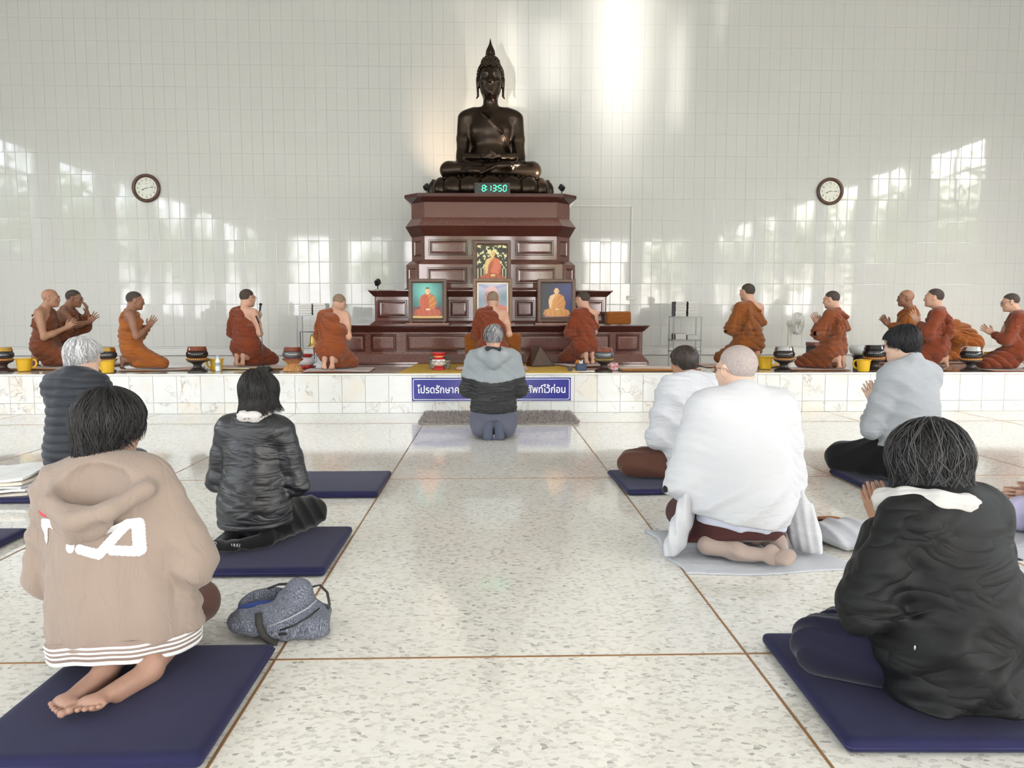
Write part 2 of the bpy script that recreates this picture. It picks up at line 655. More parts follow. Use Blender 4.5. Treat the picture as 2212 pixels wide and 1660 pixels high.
side_open = [(-12.2 + 3.1 * k, -12.2 + 3.1 * k + 2.45, WZ0 if k < 5 else 2.7, WZ1) for k in range(7)]
rear_open = [(-10.6 + 3.1 * k, -10.6 + 3.1 * k + 2.35, 1.1 if k not in (3,) else 0.0, 5.2) for k in range(7)]
wl = window_wall('wall_left', HALL_BACK, Y_WALL, -HALL_X - 0.15, 'y', side_open, 0)
wr = window_wall('wall_right', HALL_BACK, Y_WALL, HALL_X + 0.15, 'y', side_open, 0)
wb = window_wall('wall_rear', -HALL_X, HALL_X, HALL_BACK - 0.15, 'x', rear_open, 0)
for w, l in ((wl, 'white side wall with high windows beside the stage'), (wr, 'white side wall with high windows on the far side'), (wb, 'white rear wall with tall openings to the garden')):
    tag(w, l, kind='structure')
wn = 0
for sx in (-1, 1):
    for (a, b, z0, z1) in side_open:
        wn += 1
        mb = MB()
        X = sx * (HALL_X + 0.15)
        for y in (a + .03, (a + b) / 2, b - .03):
            mb.box((X, y, (z0 + z1) / 2), (0.06, 0.06, z1 - z0))
        for z in (z0 + .03, z0 + 1.0, z0 + 2.0, z1 - .03):
            mb.box((X, (a + b) / 2, z), (0.06, b - a, 0.05))
        tag(mb.build('window_%d' % wn, M_ALU), 'tall aluminium framed opening in a side wall', kind='structure')
for (a, b, z0, z1) in rear_open:
    wn += 1
    mb = MB()
    for x in (a + .03, (a + b) / 2, b - .03):
        mb.box((x, HALL_BACK - .15, (z0 + z1) / 2), (0.06, 0.06, z1 - z0))
    for z in (z0 + .03, z0 + 1.5, z0 + 3.0, z1 - .03):
        mb.box(((a + b) / 2, HALL_BACK - .15, z), (b - a, 0.06, 0.05))
    tag(mb.build('window_%d' % wn, M_ALU), 'tall aluminium framed opening in the rear wall', kind='structure')

# ground and trees outside (seen only as reflections in the glazed tiles)
tag(MB().box((0, 0, -0.35), (120, 120, 0.2)).build('ground_outside', mat('forecourt', (176, 172, 162), 0.9, var=0.15, var_scale=0.5)), 'pale paved forecourt around the hall', kind='structure')
M_LEAF = mat('tree_leaves', (128, 156, 70), 0.7, var=0.45, var_scale=1.6)
M_BARK = mat('tree_bark', (88, 74, 60), 0.9, var=0.3, var_scale=5)


def tree_meshes(seed):
    r = random.Random(seed)
    lv, lf = [], []
    for _ in range(1700):
        u = r.random()
        c = Vector((r.gauss(0, 1), r.gauss(0, 1), r.gauss(0, 0.8)))
        c = c.normalized() * (0.55 + 0.45 * u ** 0.4) * (1.7 + 0.5 * math.sin(5 * c.x + seed))
        c = Vector((c.x, c.y, c.z * 1.3 + 5.0))
        s = r.uniform(0.10, 0.24)
        a, b_ = Vector((r.gauss(0, 1), r.gauss(0, 1), r.gauss(0, 1))).normalized() * s, Vector((r.gauss(0, 1), r.gauss(0, 1), r.gauss(0, 1))).normalized() * s
        k = len(lv)
        lv += [c - a, c + b_ * .5, c + a, c - b_ * .5]
        lf.append((k, k + 1, k + 2, k + 3))
    crown = MB().add(lv, lf)
    tr = MB().tube([(0, 0, -0.3), (0.05, 0.02, 1.5), (-0.05, 0.05, 3.2), (0.02, 0, 4.8)], [0.16, 0.13, 0.10, 0.05], 8)
    for k in range(5):
        a = k * 1.3
        tr.tube([(0, 0, 2.6 + .35 * k), (0.8 * math.cos(a), 0.8 * math.sin(a), 3.8 + .3 * k), (1.3 * math.cos(a), 1.3 * math.sin(a), 4.6 + .3 * k)], [0.06, 0.04, 0.015], 6)
    return crown, tr


tprotos = []
for sd in (1, 2):
    cr, tr = tree_meshes(sd)
    t = thing('garden_tree', 'leafy garden tree outside the hall windows', 'tree', group='trees outside the windows')
    tag(cr.build('foliage', M_LEAF, t), kind='stuff')
    tr.build('trunk', M_BARK, t)
    tprotos.append(t)
spots = []
for sx in (-1, 1):
    for k in range(11):
        spots.append((sx * (16.2 + 5.2 * (k % 2)), -15 + 3.3 * k))
for k in range(6):
    spots.append((-14 + 6.3 * k, -20.5 - 6.5 * (k % 2)))
for i, (x, y) in enumerate(spots):
    o = tprotos[i] if i < 2 else copy_tree(tprotos[i % 2])
    o.location = (x, y, -0.25)
    o.rotation_euler = (0, 0, i * 1.7)
    s = 0.92 + 0.12 * ((i * 37) % 10) / 10
    o.scale = (s, s, s)

# ================================================================== IMPLICIT SURFACES (for bodies, cloth and the statue)


def V3(p):
    return np.array(p, dtype=np.float32)


class Cap:
    """tapered capsule, optionally squashed along an axis"""

    def __init__(s, a, b, ra, rb=None, k=0.03, op='u', sq=None):
        s.a, s.b, s.ra, s.rb, s.k, s.op = V3(a), V3(b), ra, (ra if rb is None else rb), k, op
        s.sq = None
        if sq is not None:
            ax = V3(sq[0])
            s.sq = (ax / np.linalg.norm(ax), sq[1])
        m = max(s.ra, s.rb) * (max(1.0, sq[1]) if sq is not None else 1.0)
        s.lo, s.hi = np.minimum(s.a, s.b) - m, np.maximum(s.a, s.b) + m

    def d(s, P):
        ab = s.b - s.a
        L2 = float(ab @ ab) + 1e-12
        pa = P - s.a
        t = np.clip(pa @ ab / L2, 0, 1)
        q = pa - t[..., None] * ab
        if s.sq is not None:
            n, f = s.sq
            q = q + (q @ n)[..., None] * n * (1.0 / f - 1.0)
            return (np.sqrt((q * q).sum(-1)) - (s.ra + (s.rb - s.ra) * t)) * min(1.0, s.sq[1]) ** .5
        return np.sqrt((q * q).sum(-1)) - (s.ra + (s.rb - s.ra) * t)


class Ell:
    def __init__(s, c, r, R=None, k=0.03, op='u'):
        s.c, s.r, s.k, s.op = V3(c), V3(r), k, op
        s.R = None if R is None else np.array(R, dtype=np.float32)
        m = float(max(r))
        if s.R is None:
            s.lo, s.hi = s.c - s.r, s.c + s.r
        else:
            s.lo, s.hi = s.c - m, s.c + m

    def d(s, P):
        q = P - s.c
        if s.R is not None:
            q = q @ s.R      # columns of R are the local axes
        k0 = np.sqrt(((q / s.r) ** 2).sum(-1)) + 1e-9
        k1 = np.sqrt(((q / (s.r * s.r)) ** 2).sum(-1)) + 1e-9
        return k0 * (k0 - 1.0) / k1


class Box:
    def __init__(s, c, h, r=0.01, R=None, k=0.02, op='u'):
        s.c, s.h, s.rr, s.k, s.op = V3(c), V3(h), r, k, op
        s.R = None if R is None else np.array(R, dtype=np.float32)
        m = float(np.linalg.norm(s.h)) if s.R is not None else 0
        s.lo, s.hi = (s.c - s.h, s.c + s.h) if s.R is None else (s.c - m, s.c + m)

    def d(s, P):
        q = P - s.c
        if s.R is not None:
            q = q @ s.R
        q = np.abs(q) - (s.h - s.rr)
        return np.sqrt((np.maximum(q, 0) ** 2).sum(-1)) + np.minimum(q.max(-1), 0) - s.rr


class Half:
    """keep the side where (p-c).n < 0"""

    def __init__(s, c, n, k=0.01):
        n = V3(n)
        s.c, s.n, s.k, s.op = V3(c), n / np.linalg.norm(n), k, 'i'
        s.lo = s.hi = None

    def d(s, P):
        return (P - s.c) @ s.n


class Fn:
    """arbitrary field; op 'add' displaces, 'i' intersects, 's' subtracts"""

    def __init__(s, f, op='add', k=0.01, lo=None, hi=None):
        s.f, s.op, s.k = f, op, k
        s.lo, s.hi = (None, None) if lo is None else (V3(lo), V3(hi))

    def d(s, P):
        return s.f(P)


def chain(pts, rs, k=0.03, op='u', sq=None):
    return [Cap(pts[i], pts[i + 1], rs[i], rs[i + 1], k, op, sq) for i in range(len(pts) - 1)]


def smin(a, b, k):
    if k <= 0:
        return np.minimum(a, b)
    h = np.maximum(k - np.abs(a - b), 0) / k
    return np.minimum(a, b) - h * h * k * 0.25


_SEEDS = {}


def noise3(P, scale, seed=0):
    if seed not in _SEEDS:
        r = np.random.RandomState(seed + 11)
        D = r.normal(size=(6, 3))
        D /= np.linalg.norm(D, axis=1)[:, None]
        _SEEDS[seed] = (D * r.uniform(0.6, 1.5, size=(6, 1)), r.uniform(0, 6.28, 6))
    D, ph = _SEEDS[seed]
    o = 0
    for i in range(6):
        o = o + np.sin((P @ D[i].astype(np.float32)) * scale + ph[i])
    return o / 3.0


def folds(P, n, wl, amp, warp=1.2, ws=7.0, sharp=2.0, seed=0, jitter=0.8):
    """cloth fold ridges perpendicular to n, wavelength wl; returns a negative (outward) displacement"""
    n = V3(n)
    n = n / np.linalg.norm(n)
    ph = (P @ n) * (2 * PI / wl) + warp * noise3(P, ws, seed)
    a = amp * (0.6 + jitter * 0.5 * noise3(P, ws * 0.9, seed + 1))
    return -np.maximum(a, 0) * ((0.5 + 0.5 * np.cos(ph)) ** sharp)


def creases(P, n, wl, amp, warp=1.6, ws=6.0, seed=0, p=0.6, jitter=1.0):
    """rounded billows parted by narrow creases"""
    n = V3(n)
    n = n / np.linalg.norm(n)
    ph = (P @ n) * (PI / wl) + warp * noise3(P, ws, seed)
    a = np.maximum(amp * (0.65 + 0.4 * jitter * noise3(P, ws * 0.8, seed + 1)), 0)
    return -a * (np.abs(np.sin(ph)) ** p)


def surface_nets(d, org, h):
    nx, ny, nz = d.shape
    s = d < 0
    cnt = np.zeros((nx - 1, ny - 1, nz - 1), np.uint8)
    for i in (0, 1):
        for j in (0, 1):
            for k in (0, 1):
                cnt += s[i:nx - 1 + i, j:ny - 1 + j, k:nz - 1 + k]
    act = (cnt > 0) & (cnt < 8)
    I, J, K = np.nonzero(act)
    n = len(I)
    if n == 0:
        return np.zeros((0, 3)), np.zeros((0, 4), int)
    idx = np.full(act.shape, -1, np.int32)
    idx[I, J, K] = np.arange(n)
    acc = np.zeros((n, 3), np.float32)
    num = np.zeros(n, np.float32)
    corners = [(i, j, k) for i in (0, 1) for j in (0, 1) for k in (0, 1)]
    D = {c: d[I + c[0], J + c[1], K + c[2]] for c in corners}
    for a in corners:
        for ax in range(3):
            if a[ax] == 0:
                b = list(a)
                b[ax] = 1
                b = tuple(b)
                da, db = D[a], D[b]
                m = (da < 0) != (db < 0)
                t = np.where(m, da / np.where(m, da - db, 1), 0)
                p = np.zeros((n, 3), np.float32)
                for q in range(3):
                    p[:, q] = a[q]
                p[:, ax] = t
                acc += p * m[:, None]
                num += m
    V = acc / num[:, None] + np.stack([I, J, K], 1)
    V = V * h + org
    faces = []
    for ax in range(3):
        sl0 = [slice(None)] * 3
        sl1 = [slice(None)] * 3
        sl0[ax] = slice(0, -1)
        sl1[ax] = slice(1, None)
        ed = s[tuple(sl0)] != s[tuple(sl1)]
        o1, o2 = [(1, 2), (2, 0), (0, 1)][ax]
        e = np.array(np.nonzero(ed))
        ok = (e[o1] > 0) & (e[o2] > 0) & (e[o1] < d.shape[o1] - 1) & (e[o2] < d.shape[o2] - 1)
        e = e[:, ok]
        flip = s[tuple(e)]

        def cell(da, db):
            c = e.copy()
            c[o1] -= da
            c[o2] -= db
            return idx[tuple(c)]
        q = np.stack([cell(1, 1), cell(0, 1), cell(0, 0), cell(1, 0)], 1)
        q = np.where(flip[:, None], q, q[:, ::-1])
        faces.append(q)
    Fq = np.concatenate(faces)
    Fq = Fq[(Fq >= 0).all(1)]
    return V, Fq


def field(prims, lo, hi, h):
    lo, hi = V3(lo), V3(hi)
    dims = np.ceil((hi - lo) / h).astype(int) + 1
    ax = [lo[i] + np.arange(dims[i], dtype=np.float32) * h for i in range(3)]
    d = np.full(dims, 0.25, np.float32)
    P = None
    for p in prims:
        if p.lo is None:
            i0, i1 = np.zeros(3, int), dims
        else:
            m = max(p.k, 0.0) + 2.5 * h
            i0 = np.clip(np.floor((p.lo - m - lo) / h).astype(int), 0, dims)
            i1 = np.clip(np.ceil((p.hi + m - lo) / h).astype(int) + 1, 0, dims)
        if (i1 <= i0).any():
            continue
        sl = tuple(slice(a, b) for a, b in zip(i0, i1))
        X, Y, Z = np.meshgrid(ax[0][sl[0]], ax[1][sl[1]], ax[2][sl[2]], indexing='ij')
        Q = np.stack([X, Y, Z], -1)
        cur = d[sl]
        if p.op == 'add':
            near = np.abs(cur) < 0.09
            if near.any():
                cur = cur.copy()
                cur[near] += p.d(Q[near])
                d[sl] = cur
            continue
        v = p.d(Q)
        if p.op == 'u':
            d[sl] = smin(cur, v, p.k)
        elif p.op == 's':
            d[sl] = -smin(-cur, v, p.k)
        else:
            d[sl] = -smin(-cur, -v, p.k)
    return d, lo


def sdf_bounds(prims, pad):
    los = [p.lo for p in prims if p.lo is not None and p.op == 'u']
    his = [p.hi for p in prims if p.lo is not None and p.op == 'u']
    return np.min(los, 0) - pad, np.max(his, 0) + pad


def sdf_mesh(prims, h, boxes=(), pad=0.03):
    """mesh a primitive list; boxes = [(lo, hi, h_fine)] regions re-meshed finer and left out of the coarse pass"""
    lo, hi = sdf_bounds(prims, pad)
    d, o = field(prims, lo, hi, h)
    V, Fq = surface_nets(d, o, h)
    if boxes:
        cen = V[Fq].mean(1)
        keep = np.ones(len(Fq), bool)
        Vs, Fs = [V], []
        off = len(V)
        extra = []
        for (bl, bh, hf) in boxes:
            bl, bh = V3(bl), V3(bh)
            keep &= ~((cen > bl + h * .6) & (cen < bh - h * .6)).all(1)
            d2, o2 = field(prims, bl, bh, hf)
            v2, f2 = surface_nets(d2, o2, hf)
            if len(v2):
                extra.append((v2, f2))
        Fs.append(Fq[keep])
        for v2, f2 in extra:
            Vs.append(v2)
            Fs.append(f2 + off)
            off += len(v2)
        V, Fq = np.concatenate(Vs), np.concatenate(Fs)
        used = np.zeros(len(V), bool)
        used[Fq.ravel()] = True
        remap = np.cumsum(used) - 1
        V, Fq = V[used], remap[Fq]
    return V, Fq


def relax(V, Fq, it=1, lam=0.5):
    """cheap Laplacian smoothing"""
    for _ in range(it):
        acc = np.zeros_like(V)
        num = np.zeros(len(V), np.float32)
        for a, b in ((0, 1), (1, 2), (2, 3), (3, 0)):
            np.add.at(acc, Fq[:, a], V[Fq[:, b]])
            np.add.at(num, Fq[:, a], 1)
            np.add.at(acc, Fq[:, b], V[Fq[:, a]])
            np.add.at(num, Fq[:, b], 1)
        V = V + lam * (acc / np.maximum(num, 1)[:, None] - V)
    return V


def blob(name, prims, h, mat_, parent=None, boxes=(), it=1, col=None):
    V, Fq = sdf_mesh(prims, h, boxes)
    if it:
        V = relax(V, Fq, it)
    o = np_mesh(name, V, Fq, mat_, parent, True, None if col is None else col(V))
    return o


def rotm(rx=0, ry=0, rz=0):
    return np.array((Matrix.Rotation(rz, 3, 'Z') @ Matrix.Rotation(rx, 3, 'X') @ Matrix.Rotation(ry, 3, 'Y')), dtype=np.float32)

# ================================================================== PEOPLE: shared anatomy
SKIN_COLORS = {'tan': (160, 120, 96), 'brown': (136, 96, 75), 'light': (190, 148, 126), 'pale': (206, 172, 152), 'pink': (160, 124, 106)}


def m_skin(tone):
    c = SKIN_COLORS[tone]
    return mat('skin_' + tone, c, 0.5, spec=0.4, var=0.08, var_scale=9, bump=0.08, bump_scale=140, dist=0.002)


M_SOCK = {}


def unit(v):
    v = V3(v)
    return v / (np.linalg.norm(v) + 1e-9)


def frame_R(x, y, z):
    return np.stack([unit(x), unit(y), unit(z)], 1)


class Body:
    """canonical kneeling person; +y is where the person looks, +x the person's right side"""

    def __init__(s, legs='tuck', lean=0.06, head=(0, 0, 0), girth=1.0, hs=1.0, neck_fwd=0.0, arms=None, drop=None, side=0.0, knees=0.13, bend=0.0):
        s.legs, s.lean, s.girth, s.hs = legs, lean, girth, hs
        dz = {'tuck': 0.0, 'flat': -0.075, 'side': -0.10, 'cross': -0.13, 'rise': 0.10}[legs] if drop is None else drop
        s.pv = V3((0, 0, 0.285 + dz))
        s.Rl = rotm(rx=-lean, ry=side)
        s.bend = bend
        t = s.T
        g = girth
        s.pelvis = V3((0, 0.0, 0.30 + dz))
        s.sh = {'r': t((0.165 * g, -0.005, 0.745 + dz)), 'l': t((-0.165 * g, -0.005, 0.745 + dz))}
        s.neck0 = t((0, -0.012, 0.79 + dz))
        s.dz = dz
        hy, hp, hr = head
        s.Rh = rotm(rx=-lean * 0.3 - bend - hp, ry=hr, rz=hy)
        nk = t((0, 0.022 + neck_fwd, 0.865 + dz))
        s.hc = nk + s.Rh @ V3((0, 0.018, 0.088 * hs))
        s.neck1 = s.hc + s.Rh @ V3((0, -0.028, -0.045)) * hs
        # legs
        s.hip, s.knee, s.ankle = {}, {}, {}
        for sd, sx in (('r', 1), ('l', -1)):
            s.hip[sd] = V3((sx * 0.085, 0.03, 0.262 + dz))
            s.knee[sd] = V3((sx * knees, 0.40, 0.085))
            s.ankle[sd] = V3((sx * 0.062, -0.05, 0.125 if legs in ('tuck', 'rise') else 0.062))
        if arms is None:
            arms = wai()
        s.el, s.wr, s.hand = {}, {}, {}
        for sd, sx in (('r', 1), ('l', -1)):
            a = arms[sd]
            s.el[sd] = t(V3(a['el']) * V3((sx, 1, 1)) + V3((0, 0, dz)))
            s.wr[sd] = t(V3(a['wr']) * V3((sx, 1, 1)) + V3((0, 0, dz)))
            s.hand[sd] = (s.Rl @ (V3(a['f']) * V3((sx, 1, 1))), s.Rl @ (V3(a['n']) * V3((sx, 1, 1))), s.Rl @ (V3(a['t']) * V3((sx, 1, 1))), a.get('spread', 0.15), a.get('curl', 0.1))

    def T(s, p):
        p = V3(p)
        q = s.Rl @ (p - s.pv)
        if s.bend:
            # progressive curl of the upper spine
            f = max(0.0, (p[2] - s.pv[2] - 0.12)) / 0.4
            q = rotm(rx=-s.bend * min(f, 1.3)) @ q
        return s.pv + q

    def Rt(s):
        return s.Rl

    # ---- primitives
    def torso(s, e=0.0, k=0.06):
        g, dz, t, R = s.girth, s.dz, s.T, s.Rl
        o = [Ell(s.pelvis + V3((0, -0.005, 0)), (0.165 * g + e, 0.125 * g + e, 0.125 + e), k=k),
             Ell(t((0, 0.012, 0.45 + dz)), (0.138 * g + e, 0.108 * g + e, 0.16 + e), R, k=k),
             Ell(t((0, 0.0, 0.615 + dz)), (0.158 * g + e, 0.115 * g + e, 0.165 + e), R, k=k),
             Cap(t((-0.125 * g, -0.01, 0.735 + dz)), t((0.125 * g, -0.01, 0.735 + dz)), 0.062 + e, k=k),
             Cap(t((0, -0.022, 0.785 + dz)), t((0.12 * g, -0.02, 0.752 + dz)), 0.05 + e, 0.05 + e, k=k),
             Cap(t((0, -0.022, 0.785 + dz)), t((-0.12 * g, -0.02, 0.752 + dz)), 0.05 + e, 0.05 + e, k=k)]
        return o

    def arm(s, sd, e=0.0, k=0.03, fore=1.0, g=None):
        g = (0.9 + 0.1 * s.girth) if g is None else g
        w = s.el[sd] + (s.wr[sd] - s.el[sd]) * fore
        o = [Cap(s.sh[sd], s.sh[sd] + (s.el[sd] - s.sh[sd]) * .5, 0.054 * g + e, 0.049 * g + e, k),
             Cap(s.sh[sd] + (s.el[sd] - s.sh[sd]) * .5, s.el[sd], 0.049 * g + e, 0.040 * g + e, k)]
        if fore > 0:
            o.append(Cap(s.el[sd], s.el[sd] + (w - s.el[sd]) * .35, 0.040 * g + e, 0.042 * g + e, k))
            o.append(Cap(s.el[sd] + (w - s.el[sd]) * .35, w, 0.042 * g + e, 0.040 * g + (0.029 - 0.040 * g) * fore + e, k))
        return o

    def legp(s, e=0.0, k=0.05):
        o = []
        for sd in 'rl':
            o += [Cap(s.hip[sd], s.knee[sd], 0.088 * s.girth ** .5 + e, 0.062 + e, k), Cap(s.knee[sd] + V3((0, 0, -0.015)), s.ankle[sd] + V3((0, 0.02, 0.005)), 0.055 + e, 0.042 + e, k)]
        return o

    def neck(s, e=0.0):
        return [Cap(s.neck0, s.neck1, 0.062 + e, 0.056 * s.hs + e, 0.03)]

    def head(s):
        c, R, h = s.hc, s.Rh, s.hs

        def H(p):
            return c + R @ (V3(p) * h)

        def r(t):
            return tuple(x * h for x in t)
        o = [Ell(H((0, -0.014, 0.028)), r((0.0755, 0.096, 0.086)), R, 0.02), Ell(H((0, 0.028, -0.028)), r((0.063, 0.066, 0.083)), R, 0.03 * h),
             Ell(H((0, 0.042, -0.073)), r((0.047, 0.046, 0.038)), R, 0.03 * h), Ell(H((0, 0.078, -0.096)), r((0.02, 0.016, 0.016)), R, 0.02 * h),
             Ell(H((0, 0.0, -0.05)), r((0.058, 0.06, 0.06)), R, 0.03 * h)]
        for sx in (-1, 1):
            o += [Ell(H((sx * 0.042, 0.062, -0.026)), r((0.024, 0.024, 0.022)), R, 0.02 * h),
                  Ell(H((sx * 0.032, 0.100, 0.003)), r((0.017, 0.015, 0.010)), R, 0.012 * h, 's'),
                  Ell(H((sx * 0.031, 0.082, 0.002)), r((0.013, 0.012, 0.0105)), R, 0.004 * h)]
        o += [Cap(H((-0.036, 0.084, 0.022)), H((0.036, 0.084, 0.022)), 0.011 * h, k=0.014 * h),
              Cap(H((0, 0.092, 0.010)), H((0, 0.104, -0.030)), 0.008 * h, 0.0125 * h, 0.012 * h),
              Cap(H((-0.014, 0.098, -0.034)), H((0.014, 0.098, -0.034)), 0.009 * h, k=0.008 * h),
              Cap(H((-0.020, 0.084, -0.0575)), H((0.020, 0.084, -0.0575)), 0.0085 * h, k=0.006 * h),
              Cap(H((-0.017, 0.083, -0.0715)), H((0.017, 0.083, -0.0715)), 0.009 * h, k=0.006 * h)]
        for sx in (-1, 1):
            Re = R @ rotm(rz=sx * -0.35, ry=sx * 0.12)
            o += [Ell(H((sx * 0.077, -0.004, -0.004)), r((0.010, 0.021, 0.033)), Re, 0.010 * h),
                  Ell(H((sx * 0.088, 0.002, -0.001)), r((0.007, 0.011, 0.018)), Re, 0.006 * h, 's')]
        return o

    def hands(s, sds='rl', scale=1.0):
        o = []
        for sd in sds:
            f, n, t, spread, curl = s.hand[sd]
            f, n = unit(f), unit(n)
            lat = np.cross(f, n)
            if lat @ V3(t) < 0:
                lat = -lat
            lat = unit(lat)
            w = s.wr[sd]
            R = frame_R(lat, f, n)
            z = scale
            o.append(Cap(w - f * 0.02, w + f * 0.02, 0.027 * z, 0.025 * z, 0.02, sq=(n, 0.8)))
            o.append(Box(w + f * 0.050 * z, (0.040 * z, 0.046 * z, 0.0135 * z), 0.0125 * z, R, 0.012))
            for i, (off, ln) in enumerate(((0.030, 0.070), (0.0105, 0.080), (-0.0095, 0.074), (-0.029, 0.058))):
                b0 = w + f * (0.086 * z) + lat * off * z
                d = unit(f + lat * (off / 0.03) * spread)
                m1 = b0 + unit(d + n * curl) * ln * z * .5
                m2 = m1 + unit(d + n * curl * 2.6) * ln * z * .5
                o += [Cap(b0, m1, 0.0088 * z, 0.0082 * z, 0.006), Cap(m1, m2, 0.0082 * z, 0.0068 * z, 0.004)]
            b0 = w + f * 0.022 * z + lat * 0.032 * z
            m1 = b0 + unit(lat * 0.75 + f * 0.75 + n * .2) * 0.042 * z
            m2 = m1 + unit(lat * 0.35 + f + n * .3) * 0.034 * z
            o += [Cap(b0, m1, 0.0135 * z, 0.0105 * z, 0.012), Cap(m1, m2, 0.0105 * z, 0.008 * z, 0.004)]
        return o

    def hand_box(s, sd, pad=0.028):
        f = unit(s.hand[sd][0])
        n = unit(s.hand[sd][1])
        c = [s.wr[sd] - f * 0.02, s.wr[sd] + f * 0.19]
        return np.min(c, 0) - pad - 0.03 * (1 - np.abs(f)), np.max(c, 0) + pad + 0.03 * (1 - np.abs(f))

    def head_box(s):
        r = 0.135 * s.hs
        return s.hc - V3((r, r, r)), s.hc + V3((r, r, r))


def wai(el=(0.235, 0.06, 0.50), wr=(0.022, 0.235, 0.60), f=(0.0, 0.55, 0.84), spread=0.16, curl=0.03):
    a = dict(el=el, wr=wr, f=f, n=(-1, 0, 0), t=(0, -1, 0.4), spread=spread, curl=curl)
    return {'r': dict(a), 'l': dict(a)}


def foot_prims(heel, ball, sole, side, toes=True, sock=False, scale=1.0):
    """heel and ball positions, sole = outward sole normal, side = direction from inner to outer edge of the foot"""
    heel, ball, sole, side = V3(heel), V3(ball), unit(sole), unit(side)
    ax = unit(ball - heel)
    z = scale
    o = [Ell(heel + ax * 0.01, (0.032 * z, 0.036 * z, 0.034 * z), frame_R(side, ax, sole), 0.02),
         Cap(heel + ax * 0.03 - sole * 0.008, ball - ax * 0.02 - sole * 0.004, 0.030 * z, 0.030 * z, 0.025, sq=(sole, 0.8)),
         Cap(ball - side * 0.022 * z, ball + side * 0.026 * z - ax * 0.014, 0.023 * z, 0.018 * z, 0.02, sq=(sole, 0.85)),
         Cap(heel - sole * 0.03 + ax * .01, ball - ax * 0.09 - sole * 0.03, 0.034 * z, 0.026 * z, 0.03)]
    if sock:
        o.append(Cap(ball + ax * 0.012 - side * 0.012, ball + ax * 0.035 - side * 0.008, 0.024 * z, 0.018 * z, 0.03, sq=(sole, .8)))
        o.append(Cap(ball + ax * 0.0 + side * 0.02, ball + ax * 0.02 + side * 0.012, 0.02 * z, 0.016 * z, 0.03, sq=(sole, .8)))
    elif toes:
        for i, (off, ln, r) in enumerate(((-0.033, 0.042, 0.0132), (-0.0095, 0.038, 0.0090), (0.0095, 0.034, 0.0086), (0.0265, 0.028, 0.0082), (0.0415, 0.021, 0.0080))):
            b0 = ball + side * off * z + ax * (0.010 - 0.012 * i * .55)
            m = b0 + ax * ln * .55 * z - sole * 0.003
            e = b0 + ax * ln * z + sole * 0.003
            o += [Cap(b0, m, r * .88 * z, r * .78 * z, 0.003), Cap(m, e, r * .78 * z, r * 1.0 * z, 0.002)]
    return o


def shaved_hair(b, parent, m, e=0.0028, drop=0.0):
    c, R, h = b.hc, b.Rh, b.hs

    def H(p):
        return c + R @ (V3(p) * h)
    pr = [Ell(H((0, -0.014, 0.028)), tuple(x * h + e for x in (0.0755, 0.096, 0.086)), R, 0.02),
          Ell(H((0, 0.028, -0.028)), tuple(x * h + e for x in (0.063, 0.066, 0.083)), R, 0.03 * h),
          Ell(H((0, 0.0, -0.05)), tuple(x * h + e * .6 for x in (0.058, 0.06, 0.06)), R, 0.03 * h),
          Half(H((0, 0.064, 0.070)), R @ V3((0, 0.66, -0.75)), 0.006), Half(H((0, 0.02, -0.052 - drop)), R @ V3((0, 0.1, -1)), 0.006)]
    for sx in (-1, 1):
        pr.append(Ell(H((sx * 0.08, 0.012, -0.012)), (0.03 * h, 0.030 * h, 0.038 * h), R, 0.01, 's'))
    return blob('hair', pr, 0.0062, m, parent, it=1)


def face_marks(b, parent, brow=(40, 30, 26)):
    c, R, h = b.hc, b.Rh, b.hs

    def H(p):
        return tuple(c + R @ (V3(p) * h))
    e = mat('eye_dark', (38, 28, 24), 0.3)
    br = mat('eyebrow_dark', brow, 0.9)
    for sx in (-1, 1):
        MB().sphere(H((sx * 0.031, 0.0895, 0.001)), 0.0062 * h, 10, 6).build('eye', e, parent, smooth=True)
        MB().tube([H((sx * 0.014, 0.0965, 0.024)), H((sx * 0.030, 0.0945, 0.030)), H((sx * 0.046, 0.083, 0.026))], [0.0028 * h, 0.0034 * h, 0.0018 * h], 6).build('eyebrow', br, parent, smooth=True)


def glasses(b, parent, m, lens=True):
    c, R, h = b.hc, b.Rh, b.hs

    def H(p):
        return Vector(c + R @ (V3(p) * h))
    root = None
    mb = MB()
    for sx in (-1, 1):
        mb.tube([H((sx * 0.034 + 0.022 * math.cos(a), 0.108 - 0.004 * abs(math.cos(a)), 0.000 + 0.017 * math.sin(a))) for a in np.linspace(0, 2 * PI, 17)], 0.0016, 6)
        mb.tube([H((sx * 0.056, 0.104, 0.004)), H((sx * 0.074, 0.085, 0.008)), H((sx * 0.082, 0.02, 0.010)), H((sx * 0.083, -0.02, 0.006)), H((sx * 0.080, -0.035, -0.012))], 0.0017, 6)
    mb.tube([H((-0.012, 0.108, 0.004)), H((0, 0.112, 0.008)), H((0.012, 0.108, 0.004))], 0.0016, 6)
    return mb.build('eyeglasses', m, parent, smooth=True)


